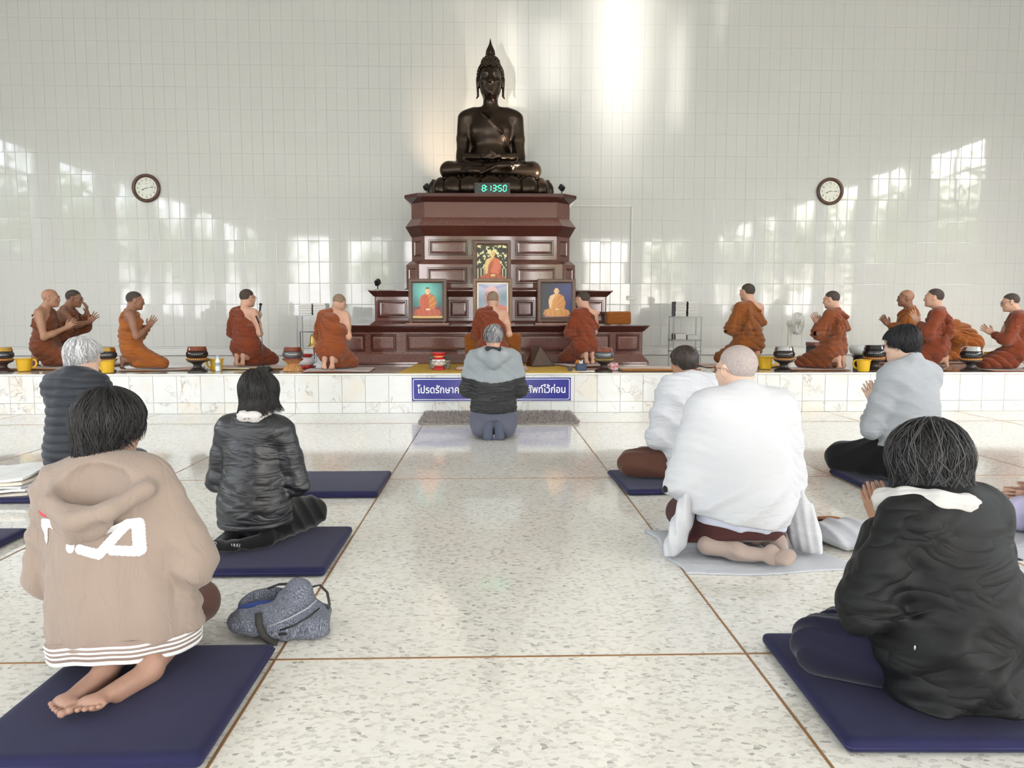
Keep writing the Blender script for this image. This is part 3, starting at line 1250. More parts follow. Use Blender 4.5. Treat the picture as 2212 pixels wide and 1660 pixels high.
# ---------------------------------------------------------------- hair made of locks
def hair_locks(name, b, parent, m, n, thmax, seed=1, off=0.012, rad=(0.0042, 0.0009), wave=0.0, cols=((20, 18, 18), (45, 40, 40)), crown=(0.0, -0.035), jitter=0.006, hang=0.0, flip=0.0, flip_side=0.0, puff=None, front_skip=None, seg=9, lift=0.004, part_gap=0.0):
    """locks run from a whorl at the crown down over an ellipsoid around the skull; thmax(phi) = polar angle where a lock ends.
    phi = 0 is the face, +pi/2 the person's left, pi the back."""
    c, R, h = b.hc, b.Rh, b.hs
    r = np.random.RandomState(seed)
    rx, ry, rz = 0.0755 * h + off, 0.098 * h + off, 0.088 * h + off
    Vs, Fs, Cs = [], [], []
    ns = 5
    base = 0
    for i in range(n):
        phi = r.uniform(-PI, PI)
        if front_skip is not None and front_skip(phi):
            continue
        tm = thmax(phi) * (1 + r.uniform(-0.16, 0.07))
        t0 = r.uniform(0.02, 0.55) if r.rand() < .6 else r.uniform(0.3, tm * .7)
        col = np.array(lin(cols[0])) * (1 - (u := r.rand() ** 1.6)) + np.array(lin(cols[1])) * u
        ph1, ph2 = r.uniform(0, 6.28), r.uniform(0, 6.28)
        amp = r.uniform(0.4, 1.0) * wave
        ro = r.uniform(-jitter, jitter) + lift * r.rand()
        pts = []
        swirl = r.uniform(-0.25, 0.25)
        for j in range(seg):
            t = j / (seg - 1)
            th = t0 + (tm - t0) * t
            p_ = phi + swirl * t + amp * 2.2 * math.sin(ph1 + 7 * t)
            thc = min(th, PI * 0.62)
            pf = 1.0 if puff is None else puff(p_, th)
            x = -math.sin(p_) * math.sin(thc) * rx * pf
            y = math.cos(p_) * math.sin(thc) * ry * pf
            z = math.cos(thc) * rz
            # whorl offset fades with th
            y += crown[1] * math.exp(-(th / 0.8) ** 2)
            x += crown[0] * math.exp(-(th / 0.8) ** 2)
            if th > thc:                        # below the occiput a lock hangs
                z -= (th - thc) * 0.085 * (1 + hang)
                k = flip * (th - thc) ** 2
                x += -math.sin(p_) * k * .05 + flip_side * (th - thc) ** 2 * .03
                y += math.cos(p_) * k * .05
            nrm = V3((x / rx ** 2, y / ry ** 2, z / rz ** 2))
            nrm = unit(nrm)
            q = V3((x, y, z + 0.022 * h)) + nrm * (ro + amp * 0.02 * math.sin(ph2 + 9 * t))
            pts.append(c + R @ q)
        pts = np.array(pts)
        tan = np.gradient(pts, axis=0)
        tan /= np.linalg.norm(tan, axis=1)[:, None] + 1e-9
        ctr = c + R @ V3((0, -0.01, 0.0))
        out = pts - ctr
        out /= np.linalg.norm(out, axis=1)[:, None]
        sd = np.cross(tan, out)
        sd /= np.linalg.norm(sd, axis=1)[:, None] + 1e-9
        up = np.cross(sd, tan)
        w = rad[0] * (0.6 + 0.8 * r.rand()) * np.interp(np.linspace(0, 1, seg), [0, .15, .7, 1], [.35, 1, .9, rad[1] / rad[0]])
        ring = []
        for a in range(ns):
            an = 2 * PI * a / ns
            ring.append(pts + sd * (w * math.cos(an))[:, None] + up * (w * .55 * math.sin(an))[:, None])
        Vv = np.stack(ring, 1).reshape(-1, 3)
        ff = []
        for j in range(seg - 1):
            for a in range(ns):
                ff.append((base + j * ns + a, base + j * ns + (a + 1) % ns, base + (j + 1) * ns + (a + 1) % ns, base + (j + 1) * ns + a))
        Vs.append(Vv)
        Fs += ff
        Cs.append(np.repeat(col[None], len(Vv), 0))
        base += len(Vv)
    o = np_mesh(name, np.concatenate(Vs), np.array(Fs), m, parent, True, np.concatenate(Cs))
    return o


M_HAIR = mat('hair_strands', (30, 28, 28), 0.45, spec=0.28, attr='Col')


def hair_base(b, parent, m, e=0.010, cuts=(), extra=(), name='hair', hairline=(0, 0.062, 0.062), nrm=(0, 0.78, -0.62), low=-0.11, h=0.0075, disp=None):
    c, R, hs = b.hc, b.Rh, b.hs

    def H(p):
        return c + R @ (V3(p) * hs)
    pr = [Ell(H((0, -0.014, 0.028)), tuple(x * hs + e for x in (0.0755, 0.096, 0.086)), R, 0.02),
          Ell(H((0, 0.0, -0.045)), tuple(x * hs + e * .7 for x in (0.062, 0.070, 0.065)), R, 0.03 * hs)]
    for a in extra:
        pr.append(Ell(H(a[0]), tuple(x * hs for x in a[1]), R, 0.03))
    pr += [Half(H(hairline), R @ V3(nrm), 0.02), Half(H((0, 0, low)), R @ V3((0, 0.05, -1)), 0.02)]
    if disp is not None:
        pr.append(Fn(disp))
    return blob(name, pr, h, m, parent)


def person_root(label, x, y, z, rz, s, cat='person'):
    return thing('person', label, cat, (x, y, z), rz, scale=s)


def wrinkle_mat(name, rgb, rough=0.85, spec=0.2, sheen=0.2, var=0.08, rot=(0, 0.5, 0), scale=(2.2, 2.2, 13.0), strength=0.8, dist=0.03, fine=0.25, fine_scale=240):
    """cloth with long soft creases as fine relief"""
    if name in MATS:
        return MATS[name]
    m, N, L, b = node_mat(name)
    tc = N.new('ShaderNodeTexCoord')
    c = lin(rgb)
    nz = N.new('ShaderNodeTexNoise')
    nz.inputs['Scale'].default_value = 7
    nz.inputs['Detail'].default_value = 4
    L.new(tc.outputs['Object'], nz.inputs['Vector'])
    mx = N.new('ShaderNodeMixRGB')
    mx.inputs['Color1'].default_value = (*[min(1, x * (1 + var)) for x in c], 1)
    mx.inputs['Color2'].default_value = (*[x * (1 - var) for x in c], 1)
    L.new(nz.outputs['Fac'], mx.inputs['Fac'])
    L.new(mx.outputs['Color'], b.inputs['Base Color'])
    b.inputs['Roughness'].default_value = rough
    b.inputs['Specular IOR Level'].default_value = spec
    b.inputs['Sheen Weight'].default_value = sheen
    mp = N.new('ShaderNodeMapping')
    mp.inputs['Rotation'].default_value = rot
    mp.inputs['Scale'].default_value = scale
    L.new(tc.outputs['Object'], mp.inputs['Vector'])
    n1 = N.new('ShaderNodeTexNoise')
    n1.inputs['Scale'].default_value = 2.6
    n1.inputs['Detail'].default_value = 2.5
    n1.inputs['Distortion'].default_value = 0.7
    L.new(mp.outputs['Vector'], n1.inputs['Vector'])
    # fold the noise so that it has narrow valleys
    sb = N.new('ShaderNodeMath')
    sb.operation = 'SUBTRACT'
    sb.inputs[1].default_value = 0.5
    L.new(n1.outputs['Fac'], sb.inputs[0])
    ab = N.new('ShaderNodeMath')
    ab.operation = 'ABSOLUTE'
    L.new(sb.outputs[0], ab.inputs[0])
    pw = N.new('ShaderNodeMath')
    pw.operation = 'POWER'
    pw.inputs[1].default_value = 0.65
    L.new(ab.outputs[0], pw.inputs[0])
    bp = N.new('ShaderNodeBump')
    bp.inputs['Strength'].default_value = strength
    bp.inputs['Distance'].default_value = dist
    L.new(pw.outputs[0], bp.inputs['Height'])
    n2 = N.new('ShaderNodeTexNoise')
    n2.inputs['Scale'].default_value = fine_scale
    L.new(tc.outputs['Object'], n2.inputs['Vector'])
    b2_ = N.new('ShaderNodeBump')
    b2_.inputs['Strength'].default_value = fine
    b2_.inputs['Distance'].default_value = 0.0015
    L.new(n2.outputs['Fac'], b2_.inputs['Height'])
    L.new(bp.outputs['Normal'], b2_.inputs['Normal'])
    L.new(b2_.outputs['Normal'], b.inputs['Normal'])
    return m

# ================================================================== ALTAR
def m_granite_red():
    m, N, L, b = node_mat('red_brown_granite')
    tc = N.new('ShaderNodeTexCoord')
    n1 = N.new('ShaderNodeTexNoise')
    n1.inputs['Scale'].default_value = 160
    n1.inputs['Detail'].default_value = 3
    L.new(tc.outputs['Object'], n1.inputs['Vector'])
    r = ramp(N, [(0.36, lin((72, 44, 39))), (0.50, lin((108, 72, 64))), (0.66, lin((130, 94, 86)))])
    L.new(n1.outputs['Fac'], r.inputs['Fac'])
    L.new(r.outputs['Color'], b.inputs['Base Color'])
    b.inputs['Roughness'].default_value = 0.07
    b.inputs['Specular IOR Level'].default_value = 0.6
    return m


M_RED = m_granite_red()
M_RED_DARK = mat('dark_red_granite', (76, 42, 36), 0.08, var=0.25, var_scale=160, spec=0.6)
altar = thing('altar', 'stepped altar of polished red-brown granite carrying the seated statue', 'altar', (0.005, 0, 0))


def plan(hx, yf, ch, z, yb=13.06):
    return [(-hx, yb, z), (-hx, yf + ch, z), (-hx + ch, yf, z), (hx - ch, yf, z), (hx, yf + ch, z), (hx, yb, z)]


def tier(name, prof, ch, m=None):
    mb = MB()
    mb.loft([plan(hx, yf, ch, z) for (z, hx, yf) in prof])
    return mb.build(name, m or M_RED, altar)


t1 = tier('tier', [(Z_STAGE + .001, 2.27, 10.58), (0.505, 2.27, 10.58), (0.617, 2.19, 10.66), (0.932, 2.19, 10.66)], 0.02)
c1 = tier('cornice', [(0.933, 2.19, 10.655), (0.945, 2.21, 10.64), (1.018, 2.268, 10.55), (1.032, 2.268, 10.55)], 0.02, M_RED_DARK)
t2 = tier('tier', [(1.033, 1.80, 11.08), (1.045, 1.80, 11.08), (1.094, 1.735, 11.15), (1.448, 1.735, 11.15)], 0.02)
c2 = tier('cornice', [(1.449, 1.735, 11.145), (1.46, 1.75, 11.13), (1.532, 1.817, 11.06), (1.545, 1.817, 11.06)], 0.02, M_RED_DARK)
t3 = tier('tier', [(1.546, 1.40, 11.42), (1.60, 1.32, 11.50), (1.955, 1.32, 11.50), (2.035, 1.24, 11.60), (2.392, 1.24, 11.60)], 0.22)
c3 = tier('moulding', [(2.393, 1.245, 11.595), (2.54, 1.327, 11.51)], 0.22, M_RED_DARK)
c3b = tier('moulding', [(2.541, 1.327, 11.51), (2.675, 1.242, 11.60)], 0.22)
t4 = tier('tier', [(2.676, 1.24, 11.60), (2.908, 1.24, 11.60)], 0.22)
c4 = tier('top_slab', [(2.909, 1.245, 11.595), (2.972, 1.33, 11.46), (3.02, 1.33, 11.46)], 0.22, M_RED_DARK)


def panel(parent, x0, x1, z0, z1, y, w=0.035, d=0.016, rot=None, cx=None):
    """raised moulding ring round a slightly sunken field on a vertical face looking to -y"""
    def ring(i, dy):
        return [(x0 + i, y - dy, z0 + i), (x1 - i, y - dy, z0 + i), (x1 - i, y - dy, z1 - i), (x0 + i, y - dy, z1 - i)]
    mb = MB()
    mb.loft([ring(0, 0.0), ring(w * .25, d), ring(w * .65, d), ring(w, 0.002)], cap=False)
    o = mb.build('panel_moulding', M_RED_DARK, parent)
    f = MB()
    f.add(ring(w, 0.003), [(0, 1, 2, 3)])
    f.add(ring(w * 1.7, 0.008), [(0, 1, 2, 3)])
    f.loft([ring(w, 0.003), ring(w * 1.7, 0.008)], cap=False)
    f.build('panel_field', M_RED, o)
    if rot is not None:
        o.matrix_local = Matrix.Translation(Vector(rot[1])) @ Matrix.Rotation(rot[0], 4, 'Z') @ Matrix.Translation(-Vector(rot[1]))
    return o


for (a, b_) in ((-2.15, -1.80), (-1.72, -1.36), (-1.22, -0.30), (0.32, 1.24), (1.36, 1.72), (1.80, 2.15)):
    panel(t1, a, b_, 0.655, 0.905, 10.66)
for (a, b_) in ((-1.69, -1.25), (-0.63, -0.34), (0.36, 0.65), (-1.18, -0.70), (0.70, 1.18), (1.25, 1.69)):
    panel(t2, a, b_, 1.135, 1.40, 11.15)
for (a, b_) in ((-0.96, -0.36), (0.38, 0.97), (-0.30, 0.30)):
    panel(t3, a, b_, 2.10, 2.335, 11.60)
    panel(t3, a * 1.02, b_ * 1.02, 1.66, 1.905, 11.50)
# small panels on the chamfered corners
for sx in (-1, 1):
    for (hx, yf, z0, z1) in ((1.24, 11.60, 2.09, 2.33), (1.32, 11.50, 1.66, 1.90)):
        cx, cy = sx * (hx - 0.11), yf + 0.11
        panel(t3, cx - 0.095, cx + 0.095, z0, z1, cy, w=0.026, rot=(sx * PI / 4, (cx, cy, 0)))

# ---------------------------------------------------------------- seated statue
M_BRONZE = mat('dark_bronze', (46, 36, 27), 0.25, metal=0.75, var=0.25, var_scale=5, spec=0.5)
statue = thing('buddha_statue', 'large dark bronze statue of the Buddha seated in meditation', 'statue', (0.006, 12.12, 3.021))
L0 = 0.315       # top of the lotus seat above the slab


def SX(p, sx):
    return (p[0] * sx, p[1], p[2])


pr = [Ell((0, 0.04, L0 + 0.13), (0.60, 0.34, 0.17), k=0.08), Ell((0, 0.06, L0 + 0.36), (0.30, 0.20, 0.26), k=0.12), Ell((0, 0.13, L0 + 0.55), (0.46, 0.10, 0.45), k=0.05), Ell((0, 0.05, L0 + 0.80), (0.355, 0.215, 0.31), k=0.12),
      Cap((-0.345, 0.06, L0 + 0.995), (0.345, 0.06, L0 + 0.995), 0.125, k=0.08), Cap((0, 0.05, L0 + 1.06), (0, 0.02, L0 + 1.30), 0.125, 0.112, 0.05),
      Cap((-0.25, 0.05, L0 + 1.06), (0.25, 0.05, L0 + 1.06), 0.075, k=0.08)]
for sx in (-1, 1):
    pr += [Cap(SX((0.22, 0.06, L0 + 0.13), sx), SX((0.66, -0.10, L0 + 0.135), sx), 0.16, 0.142, 0.06),
           Cap(SX((0.415, 0.06, L0 + 0.97), sx), SX((0.445, 0.06, L0 + 0.65), sx), 0.112, 0.100, 0.04), Cap(SX((0.445, 0.06, L0 + 0.65), sx), SX((0.455, 0.03, L0 + 0.37), sx), 0.100, 0.090, 0.03),
           Cap(SX((0.455, 0.03, L0 + 0.36), sx), SX((0.13, -0.27, L0 + 0.30), sx), 0.088, 0.055, 0.03),
           Cap(SX((0.47, 0.02, L0 + 0.42), sx), SX((0.47, -0.02, L0 + 0.24), sx), 0.075, 0.09, 0.03)]
# folded shins, the right one above the left
pr += [Cap((0.68, -0.13, L0 + 0.105), (-0.30, -0.345, L0 + 0.075), 0.120, 0.075, 0.03), Cap((-0.68, -0.13, L0 + 0.12), (0.28, -0.325, L0 + 0.165), 0.125, 0.072, 0.025),
       Cap((0.28, -0.325, L0 + 0.165), (0.44, -0.24, L0 + 0.20), 0.06, 0.045, 0.02, sq=((0, 0, 1), .7)), Cap((-0.30, -0.345, L0 + 0.075), (-0.42, -0.28, L0 + 0.07), 0.06, 0.045, 0.03)]
# hands resting in the lap
for sx, z in ((-1, 0.275), (1, 0.315)):
    R_ = rotm(ry=sx * -0.1)
    pr.append(Box(SX((0.045, -0.315, L0 + z), sx), (0.11, 0.065, 0.024), 0.022, R_, 0.02))
    for i in range(4):
        pr.append(Cap(SX((-0.04, -0.365 + 0.033 * i, L0 + z + 0.002), sx), SX((-0.155 + 0.01 * abs(i - 1), -0.355 + 0.03 * i, L0 + z + 0.012), sx), 0.019, 0.014, 0.008))
    pr.append(Cap(SX((0.06, -0.37, L0 + z + 0.03), sx), SX((-0.005, -0.375, L0 + z + 0.075), sx), 0.020, 0.015, 0.012))
# robe edges: shoulder sash, hem lines
pr += chain([V3(q) for q in ((-0.22, -0.10, L0 + 1.09), (-0.02, -0.165, L0 + 0.90), (0.20, -0.15, L0 + 0.70), (0.29, -0.05, L0 + 0.52))], [0.012] * 4, 0.03)
pr += chain([V3(q) for q in ((0.47, -0.13, L0 + 0.27), (0.16, -0.34, L0 + 0.20), (-0.16, -0.42, L0 + 0.02))], [0.018] * 3, 0.03)
hb_ = Body(hs=2.55)
hb_.hc, hb_.Rh = V3((0, -0.015, L0 + 1.545)), rotm(rz=PI)
pr += hb_.head()
for sx in (-1, 1):
    pr += [Cap((sx * 0.206, 0.0, L0 + 1.56), (sx * 0.198, -0.015, L0 + 1.30), 0.026, 0.018, 0.02, sq=((0, 1, 0), 1.5)), Cap((sx * 0.198, -0.015, L0 + 1.30), (sx * 0.222, -0.03, L0 + 1.255), 0.018, 0.012, 0.01)]
pr.append(Ell((0, 0.02, L0 + 1.80), (0.135, 0.135, 0.115), k=0.04))
pr.append(Half((0, 0, L0 - 0.01), (0, 0, -1), 0.01))
lo_, hi_ = V3((-0.27, -0.30, L0 + 1.22)), V3((0.27, 0.28, L0 + 1.90))
blob('figure', pr, 0.019, M_BRONZE, statue, boxes=[(lo_, hi_, 0.0115), (V3((-0.30, -0.48, L0 + 0.2)), V3((0.30, -0.16, L0 + 0.45)), 0.011)], it=1)
# curled hair
mb = MB()
gold_a = PI * (3 - 5 ** .5)
c_ = Vector((0, 0.02, L0 + 1.616))
cnt = 0
for i in range(400):
    zz = 1 - 2 * (i + .5) / 400
    rr = math.sqrt(1 - zz * zz)
    a = i * gold_a
    d_ = Vector((rr * math.cos(a), rr * math.sin(a), zz))
    line = 0.40 if d_.y < 0 else 0.40 - 1.0 * d_.y
    if d_.y < 0 and abs(d_.x) > .72:
        line = 0.40 - (abs(d_.x) - .72) * 2.6
    if d_.z < max(line, -0.55):
        continue
    p = c_ + Vector((d_.x * 0.200, d_.y * 0.253, d_.z * 0.228))
    mb.sphere(p, 0.026, 7, 5)
for i in range(90):
    zz = 1 - 1.35 * (i + .5) / 90
    rr = math.sqrt(max(0, 1 - zz * zz))
    a = i * gold_a
    if zz > -0.2:
        mb.sphere((rr * math.cos(a) * 0.138, 0.02 + rr * math.sin(a) * 0.138, L0 + 1.80 + zz * 0.118), 0.025, 7, 5)
mb.build('hair_curls', M_BRONZE, statue, smooth=True)
mb = MB().lathe([(0.075, 0), (0.080, 0.012), (0.060, 0.03), (0.073, 0.06), (0.066, 0.095), (0.045, 0.15), (0.026, 0.20), (0.012, 0.255), (0.002, 0.30)], (0, 0.02, L0 + 1.895), 16)
for k in range(8):
    a = k * PI / 4
    mb.tube([(0.068 * math.cos(a), 0.02 + 0.068 * math.sin(a), L0 + 1.94), (0.060 * math.cos(a), 0.02 + 0.060 * math.sin(a), L0 + 2.0), (0.022 * math.cos(a), 0.02 + 0.022 * math.sin(a), L0 + 2.10)], [0.012, 0.012, 0.004], 6)
mb.build('flame_finial', M_BRONZE, statue, smooth=True)
# lotus seat: core and individual petals
core = MB()
for_r = []
for (r, z) in ((0.80, 0.0), (0.92, 0.03), (0.985, 0.10), (0.985, 0.18), (0.93, 0.26), (0.86, L0 - .01)):
    for_r.append([(r * math.cos(2 * PI * k / 48) * 0.96, 0.02 + r * 0.49 * math.sin(2 * PI * k / 48), z) for k in range(48)])
core.loft(for_r)
seat = core.build('lotus_seat', M_BRONZE, statue, smooth=True)
NP = 18
for k in range(NP):
    a = 2 * PI * (k + .5) / NP
    px_, py_ = 0.955 * math.cos(a), 0.02 + 0.465 * math.sin(a)
    if py_ > 0.34:
        continue
    nx_, ny_ = math.cos(a) / 0.955, math.sin(a) / 0.465
    ang = math.atan2(ny_, nx_)
    seg_len = math.hypot(0.955 * math.sin(a), 0.465 * math.cos(a)) * 2 * PI / NP
    mb = MB()
    rings = []
    for j, (zz, w, t) in enumerate(((0.0, 0.80, 0.03), (0.04, 1.0, 0.075), (0.11, 1.06, 0.10), (0.19, 1.04, 0.092), (0.245, 0.90, 0.065), (0.28, 0.62, 0.035), (0.31, 0.08, 0.02))):
        hw = seg_len * 0.52 * w
        ring = []
        for q in range(9):
            u = -1 + 2 * q / 8
            dep = t * math.sqrt(max(0, 1 - u * u * .9))
            ring.append((dep, u * hw, zz))
        for q in range(8, -1, -1):
            u = -1 + 2 * q / 8
            ring.append((-0.03, u * hw, zz))
        rings.append(ring)
    mb.loft(rings)
    o = mb.build('petal', M_BRONZE, seat, smooth=True)
    o.location = (px_ * 0.97, py_ * 0.97, 0.0)
    o.rotation_euler = (0, 0, ang)
mb = MB()
for k in range(54):
    a = 2 * PI * k / 54
    px_, py_ = 0.84 * math.cos(a), 0.02 + 0.405 * math.sin(a)
    mb.lathe([(0.046, 0), (0.034, 0.025), (0.002, 0.05)], (px_, py_, 0.29), 6)
mb.build('stamen_rim', M_BRONZE, seat)

# ---------------------------------------------------------------- digital clock
dc = thing('digital_clock', 'black digital clock with green digits at the statue base', 'clock', (0.03, 11.53, 3.02))
M_BLACKP = mat('black_plastic', (20, 20, 21), 0.35)
MB().box((0, 0.0, 0.083), (0.545, 0.05, 0.166), bev=0.004).build('case', M_BLACKP, dc)
MB().box((0, -0.0255, 0.083), (0.50, 0.003, 0.126)).build('screen', mat('clock_screen', (10, 14, 12), 0.25), dc)
M_SEG_ON = mat('segment_lit', (40, 220, 130), 0.4, emit=(60, 255, 160), emit_s=2.2)
M_SEG_OFF = mat('segment_unlit', (70, 74, 72), 0.5)
SEG = {'8': 'abcdefg', '1': 'bc', '3': 'abcdg', '5': 'acdfg', '0': 'abcdef', ' ': ''}
DW, DH, ST = 0.047, 0.088, 0.0105


def seg_box(mb, c, x, z):
    geo = {'a': (0, DH / 2, 1), 'g': (0, 0, 1), 'd': (0, -DH / 2, 1), 'f': (-DW / 2, DH / 4, 0), 'b': (DW / 2, DH / 4, 0), 'e': (-DW / 2, -DH / 4, 0), 'c': (DW / 2, -DH / 4, 0)}[c]
    hw, hh = ((DW / 2 - ST * .45), ST / 2) if geo[2] else (ST / 2, DH / 4 - ST * .45)
    X, Z = x + geo[0] + (geo[1]) * 0.08, z + geo[1]
    if geo[2]:
        poly = [(X - hw, Z), (X - hw + hh, Z - hh), (X + hw - hh, Z - hh), (X + hw, Z), (X + hw - hh, Z + hh), (X - hw + hh, Z + hh)]
    else:
        poly = [(X, Z - hh), (X + hw, Z - hh + hw), (X + hw, Z + hh - hw), (X, Z + hh), (X - hw, Z + hh - hw), (X - hw, Z - hh + hw)]
    mb.prism(poly, -0.0295, -0.0265)


for ch_, x in zip(' 81350', (-0.205, -0.130, -0.045, 0.030, 0.115, 0.190)):
    on, off = MB(), MB()
    for c in 'abcdefg':
        seg_box(on if c in SEG[ch_] else off, c, x, 0.083)
    d_ = None
    if on.v:
        on.build('digit', M_SEG_ON, dc)
    if off.v:
        off.build('unlit_segments', M_SEG_OFF, dc)
for x in (-0.088, 0.072):
    mb = MB()
    for z in (0.062, 0.104):
        mb.box((x, -0.028, z), (0.011, 0.003, 0.011))
    mb.build('colon', M_SEG_ON if x > 0 else M_SEG_ON, dc)

# ---------------------------------------------------------------- small spot lamps on the altar


def spot_lamp(loc, tilt, rz, label):
    t = thing('spot_lamp', label, 'lamp', loc, rz)
    MB().lathe([(0.045, 0), (0.045, 0.012), (0.02, 0.018)], n=16).build('base', mat('lamp_grey', (150, 146, 140), 0.4, metal=.5), t)
    MB().tube([(0, 0, 0.012), (0, 0.0, 0.075)], 0.009, 8).build('bracket', M_BLACKP, t)
    h_ = MB()
    R_ = Matrix.Rotation(tilt, 3, 'X')
    h_.box((0, 0, 0.115), (0.065, 0.10, 0.085), bev=0.012, rot=R_)
    h_.build('lamp_head', M_BLACKP, t)
    return t


spot_lamp((1.10, 11.62, 3.02), 0.7, 0.7, 'small black spot lamp at the statue base near the wall conduit')
spot_lamp((-0.98, 11.62, 3.02), 0.7, -0.7, 'small black spot lamp at the statue base on the digital clock\'s other side')
spot_lamp((-1.68, 11.16, 1.546), 0.5, -0.4, 'small black spot lamp on the altar\'s second step')
add_light('spot_lamp_light', 'SPOT', (-1.08, 11.75, 3.25), aim=(-0.55, 13.0, 4.3), energy=60, spot_size=math.radians(70), spot_blend=1.0, shadow_soft_size=0.02, color=(1.0, 0.72, 0.48))
add_light('spot_lamp_light', 'SPOT', (1.16, 11.66, 3.22), aim=(-0.5, 12.6, 4.6), energy=110, spot_size=math.radians(75), spot_blend=0.8, shadow_soft_size=0.02, color=(1.0, 0.88, 0.74))

# ---------------------------------------------------------------- framed portraits (painted prints as coloured flat sheets)


class Canvas:
    def __init__(s, nx, nz):
        s.nx, s.nz = nx, nz
        u = np.linspace(0, 1, nx)
        v = np.linspace(0, 1, nz)
        s.U, s.V = np.meshgrid(u, v)
        s.C = np.zeros((nz, nx, 3))
        s.asp = nz / nx

    def base(s, c):
        s.C[:] = lin(c)

    def put(s, m, c, a=1.0):
        m = np.clip(m, 0, 1)[..., None] * a
        s.C = s.C * (1 - m) + np.array(lin(c)) * m

    def ell(s, cx, cy, rx, ry, soft=0.03, ang=0.0):
        x, y = s.U - cx, (s.V - cy)
        if ang:
            x, y = x * math.cos(ang) + y * math.sin(ang), -x * math.sin(ang) + y * math.cos(ang)
        d = np.sqrt((x / rx) ** 2 + (y / ry) ** 2)
        return np.clip((1 - d) / soft * min(rx, ry) * 4, 0, 1)

    def poly(s, pts):
        ins = np.zeros_like(s.U, bool)
        n = len(pts)
        for i in range(n):
            x1, y1 = pts[i]
            x2, y2 = pts[(i + 1) % n]
            cond = ((y1 > s.V) != (y2 > s.V)) & (s.U < (x2 - x1) * (s.V - y1) / (y2 - y1 + 1e-12) + x1)
            ins ^= cond
        m = ins.astype(float)
        m[1:-1, 1:-1] = (m[1:-1, 1:-1] * 2 + m[:-2, 1:-1] + m[2:, 1:-1] + m[1:-1, :-2] + m[1:-1, 2:]) / 6
        return m

    def streaks(s, m, c, ang, freq, a, seed=0):
        w = s.U * math.cos(ang) + s.V * math.sin(ang)
        t = np.sin(w * freq + 2 * np.sin(s.V * 9 + seed) + np.sin(s.U * 13 + seed))
        s.put(m * np.clip(t - 0.3, 0, 1), c, a)

    def noise(s, f, seed):
        P = np.stack([s.U * 1.0, s.V * s.asp, np.full_like(s.U, 0.37 * seed)], -1).astype(np.float32)
        return noise3(P, f, seed) + 0.5 * noise3(P, f * 2.1, seed + 1)

    def build(s, name, w, h, parent, y):
        X = (s.U - 0.5) * w
        Z = s.V * h
        V = np.stack([X, np.full_like(X, y), Z], -1).reshape(-1, 3)
        i = np.arange(s.nz * s.nx).reshape(s.nz, s.nx)
        Fq = np.stack([i[:-1, :-1], i[:-1, 1:], i[1:, 1:], i[1:, :-1]], -1).reshape(-1, 4)
        return np_mesh(name, V, Fq, mat('printed_picture', (200, 200, 200), 0.35, attr='Col'), parent, False, s.C.reshape(-1, 3))


def seated_figure(c, skin, robe, robe2, dark, cx=0.5, bare=True, hair=None):
    c.put(c.poly([(cx - .45, .10), (cx - .42, .22), (cx - .18, .30), (cx + .20, .30), (cx + .42, .21), (cx + .46, .10), (cx + .25, .055), (cx - .25, .055)]), robe)
    c.streaks(c.poly([(cx - .45, .10), (cx - .42, .22), (cx - .18, .30), (cx + .20, .30), (cx + .42, .21), (cx + .46, .10), (cx, .06)]), dark, 0.7, 46, .6, 2)
    body = c.poly([(cx - .24, .26), (cx - .27, .50), (cx - .21, .64), (cx - .06, .70), (cx + .10, .70), (cx + .24, .62), (cx + .31, .42), (cx + .26, .26)])
    c.put(body, robe)
    if bare:
        c.put(c.poly([(cx - .24, .27), (cx - .27, .50), (cx - .21, .64), (cx - .04, .70), (cx + .02, .66), (cx - .14, .50), (cx - .17, .30)]), skin)
    c.put(c.poly([(cx + .02, .69), (cx + .22, .63), (cx + .30, .42), (cx + .20, .28), (cx + .06, .28)]) * body, robe2, .8)
    c.streaks(body * (c.U > cx - .12), dark, -0.9, 60, .65, 1)
    c.put(c.poly([(cx - .05, .66), (cx + .05, .66), (cx + .05, .76), (cx - .05, .76)]), tuple(int(k * .85) for k in skin))
    c.put(c.ell(cx, .775, .082, .095), skin)
    for sx in (-1, 1):
        c.put(c.ell(cx + sx * .082, .77, .014, .03), skin)
        c.put(c.ell(cx + sx * .034, .785, .020, .008), tuple(int(k * .45) for k in skin), .8)
    c.put(c.ell(cx, .760, .012, .022), tuple(int(k * .8) for k in skin), .6)
    c.put(c.ell(cx, .728, .030, .007), (120, 70, 60), .7)
    c.put(c.ell(cx + .05, .775, .04, .08), tuple(int(k * .7) for k in skin), .35)
    if hair:
        c.put(c.ell(cx, .855, .075, .032), hair, .85)
    c.put(c.ell(cx + .02, .245, .09, .035), skin)
    c.put(c.ell(cx + .03, .215, .10, .014), dark, .6)


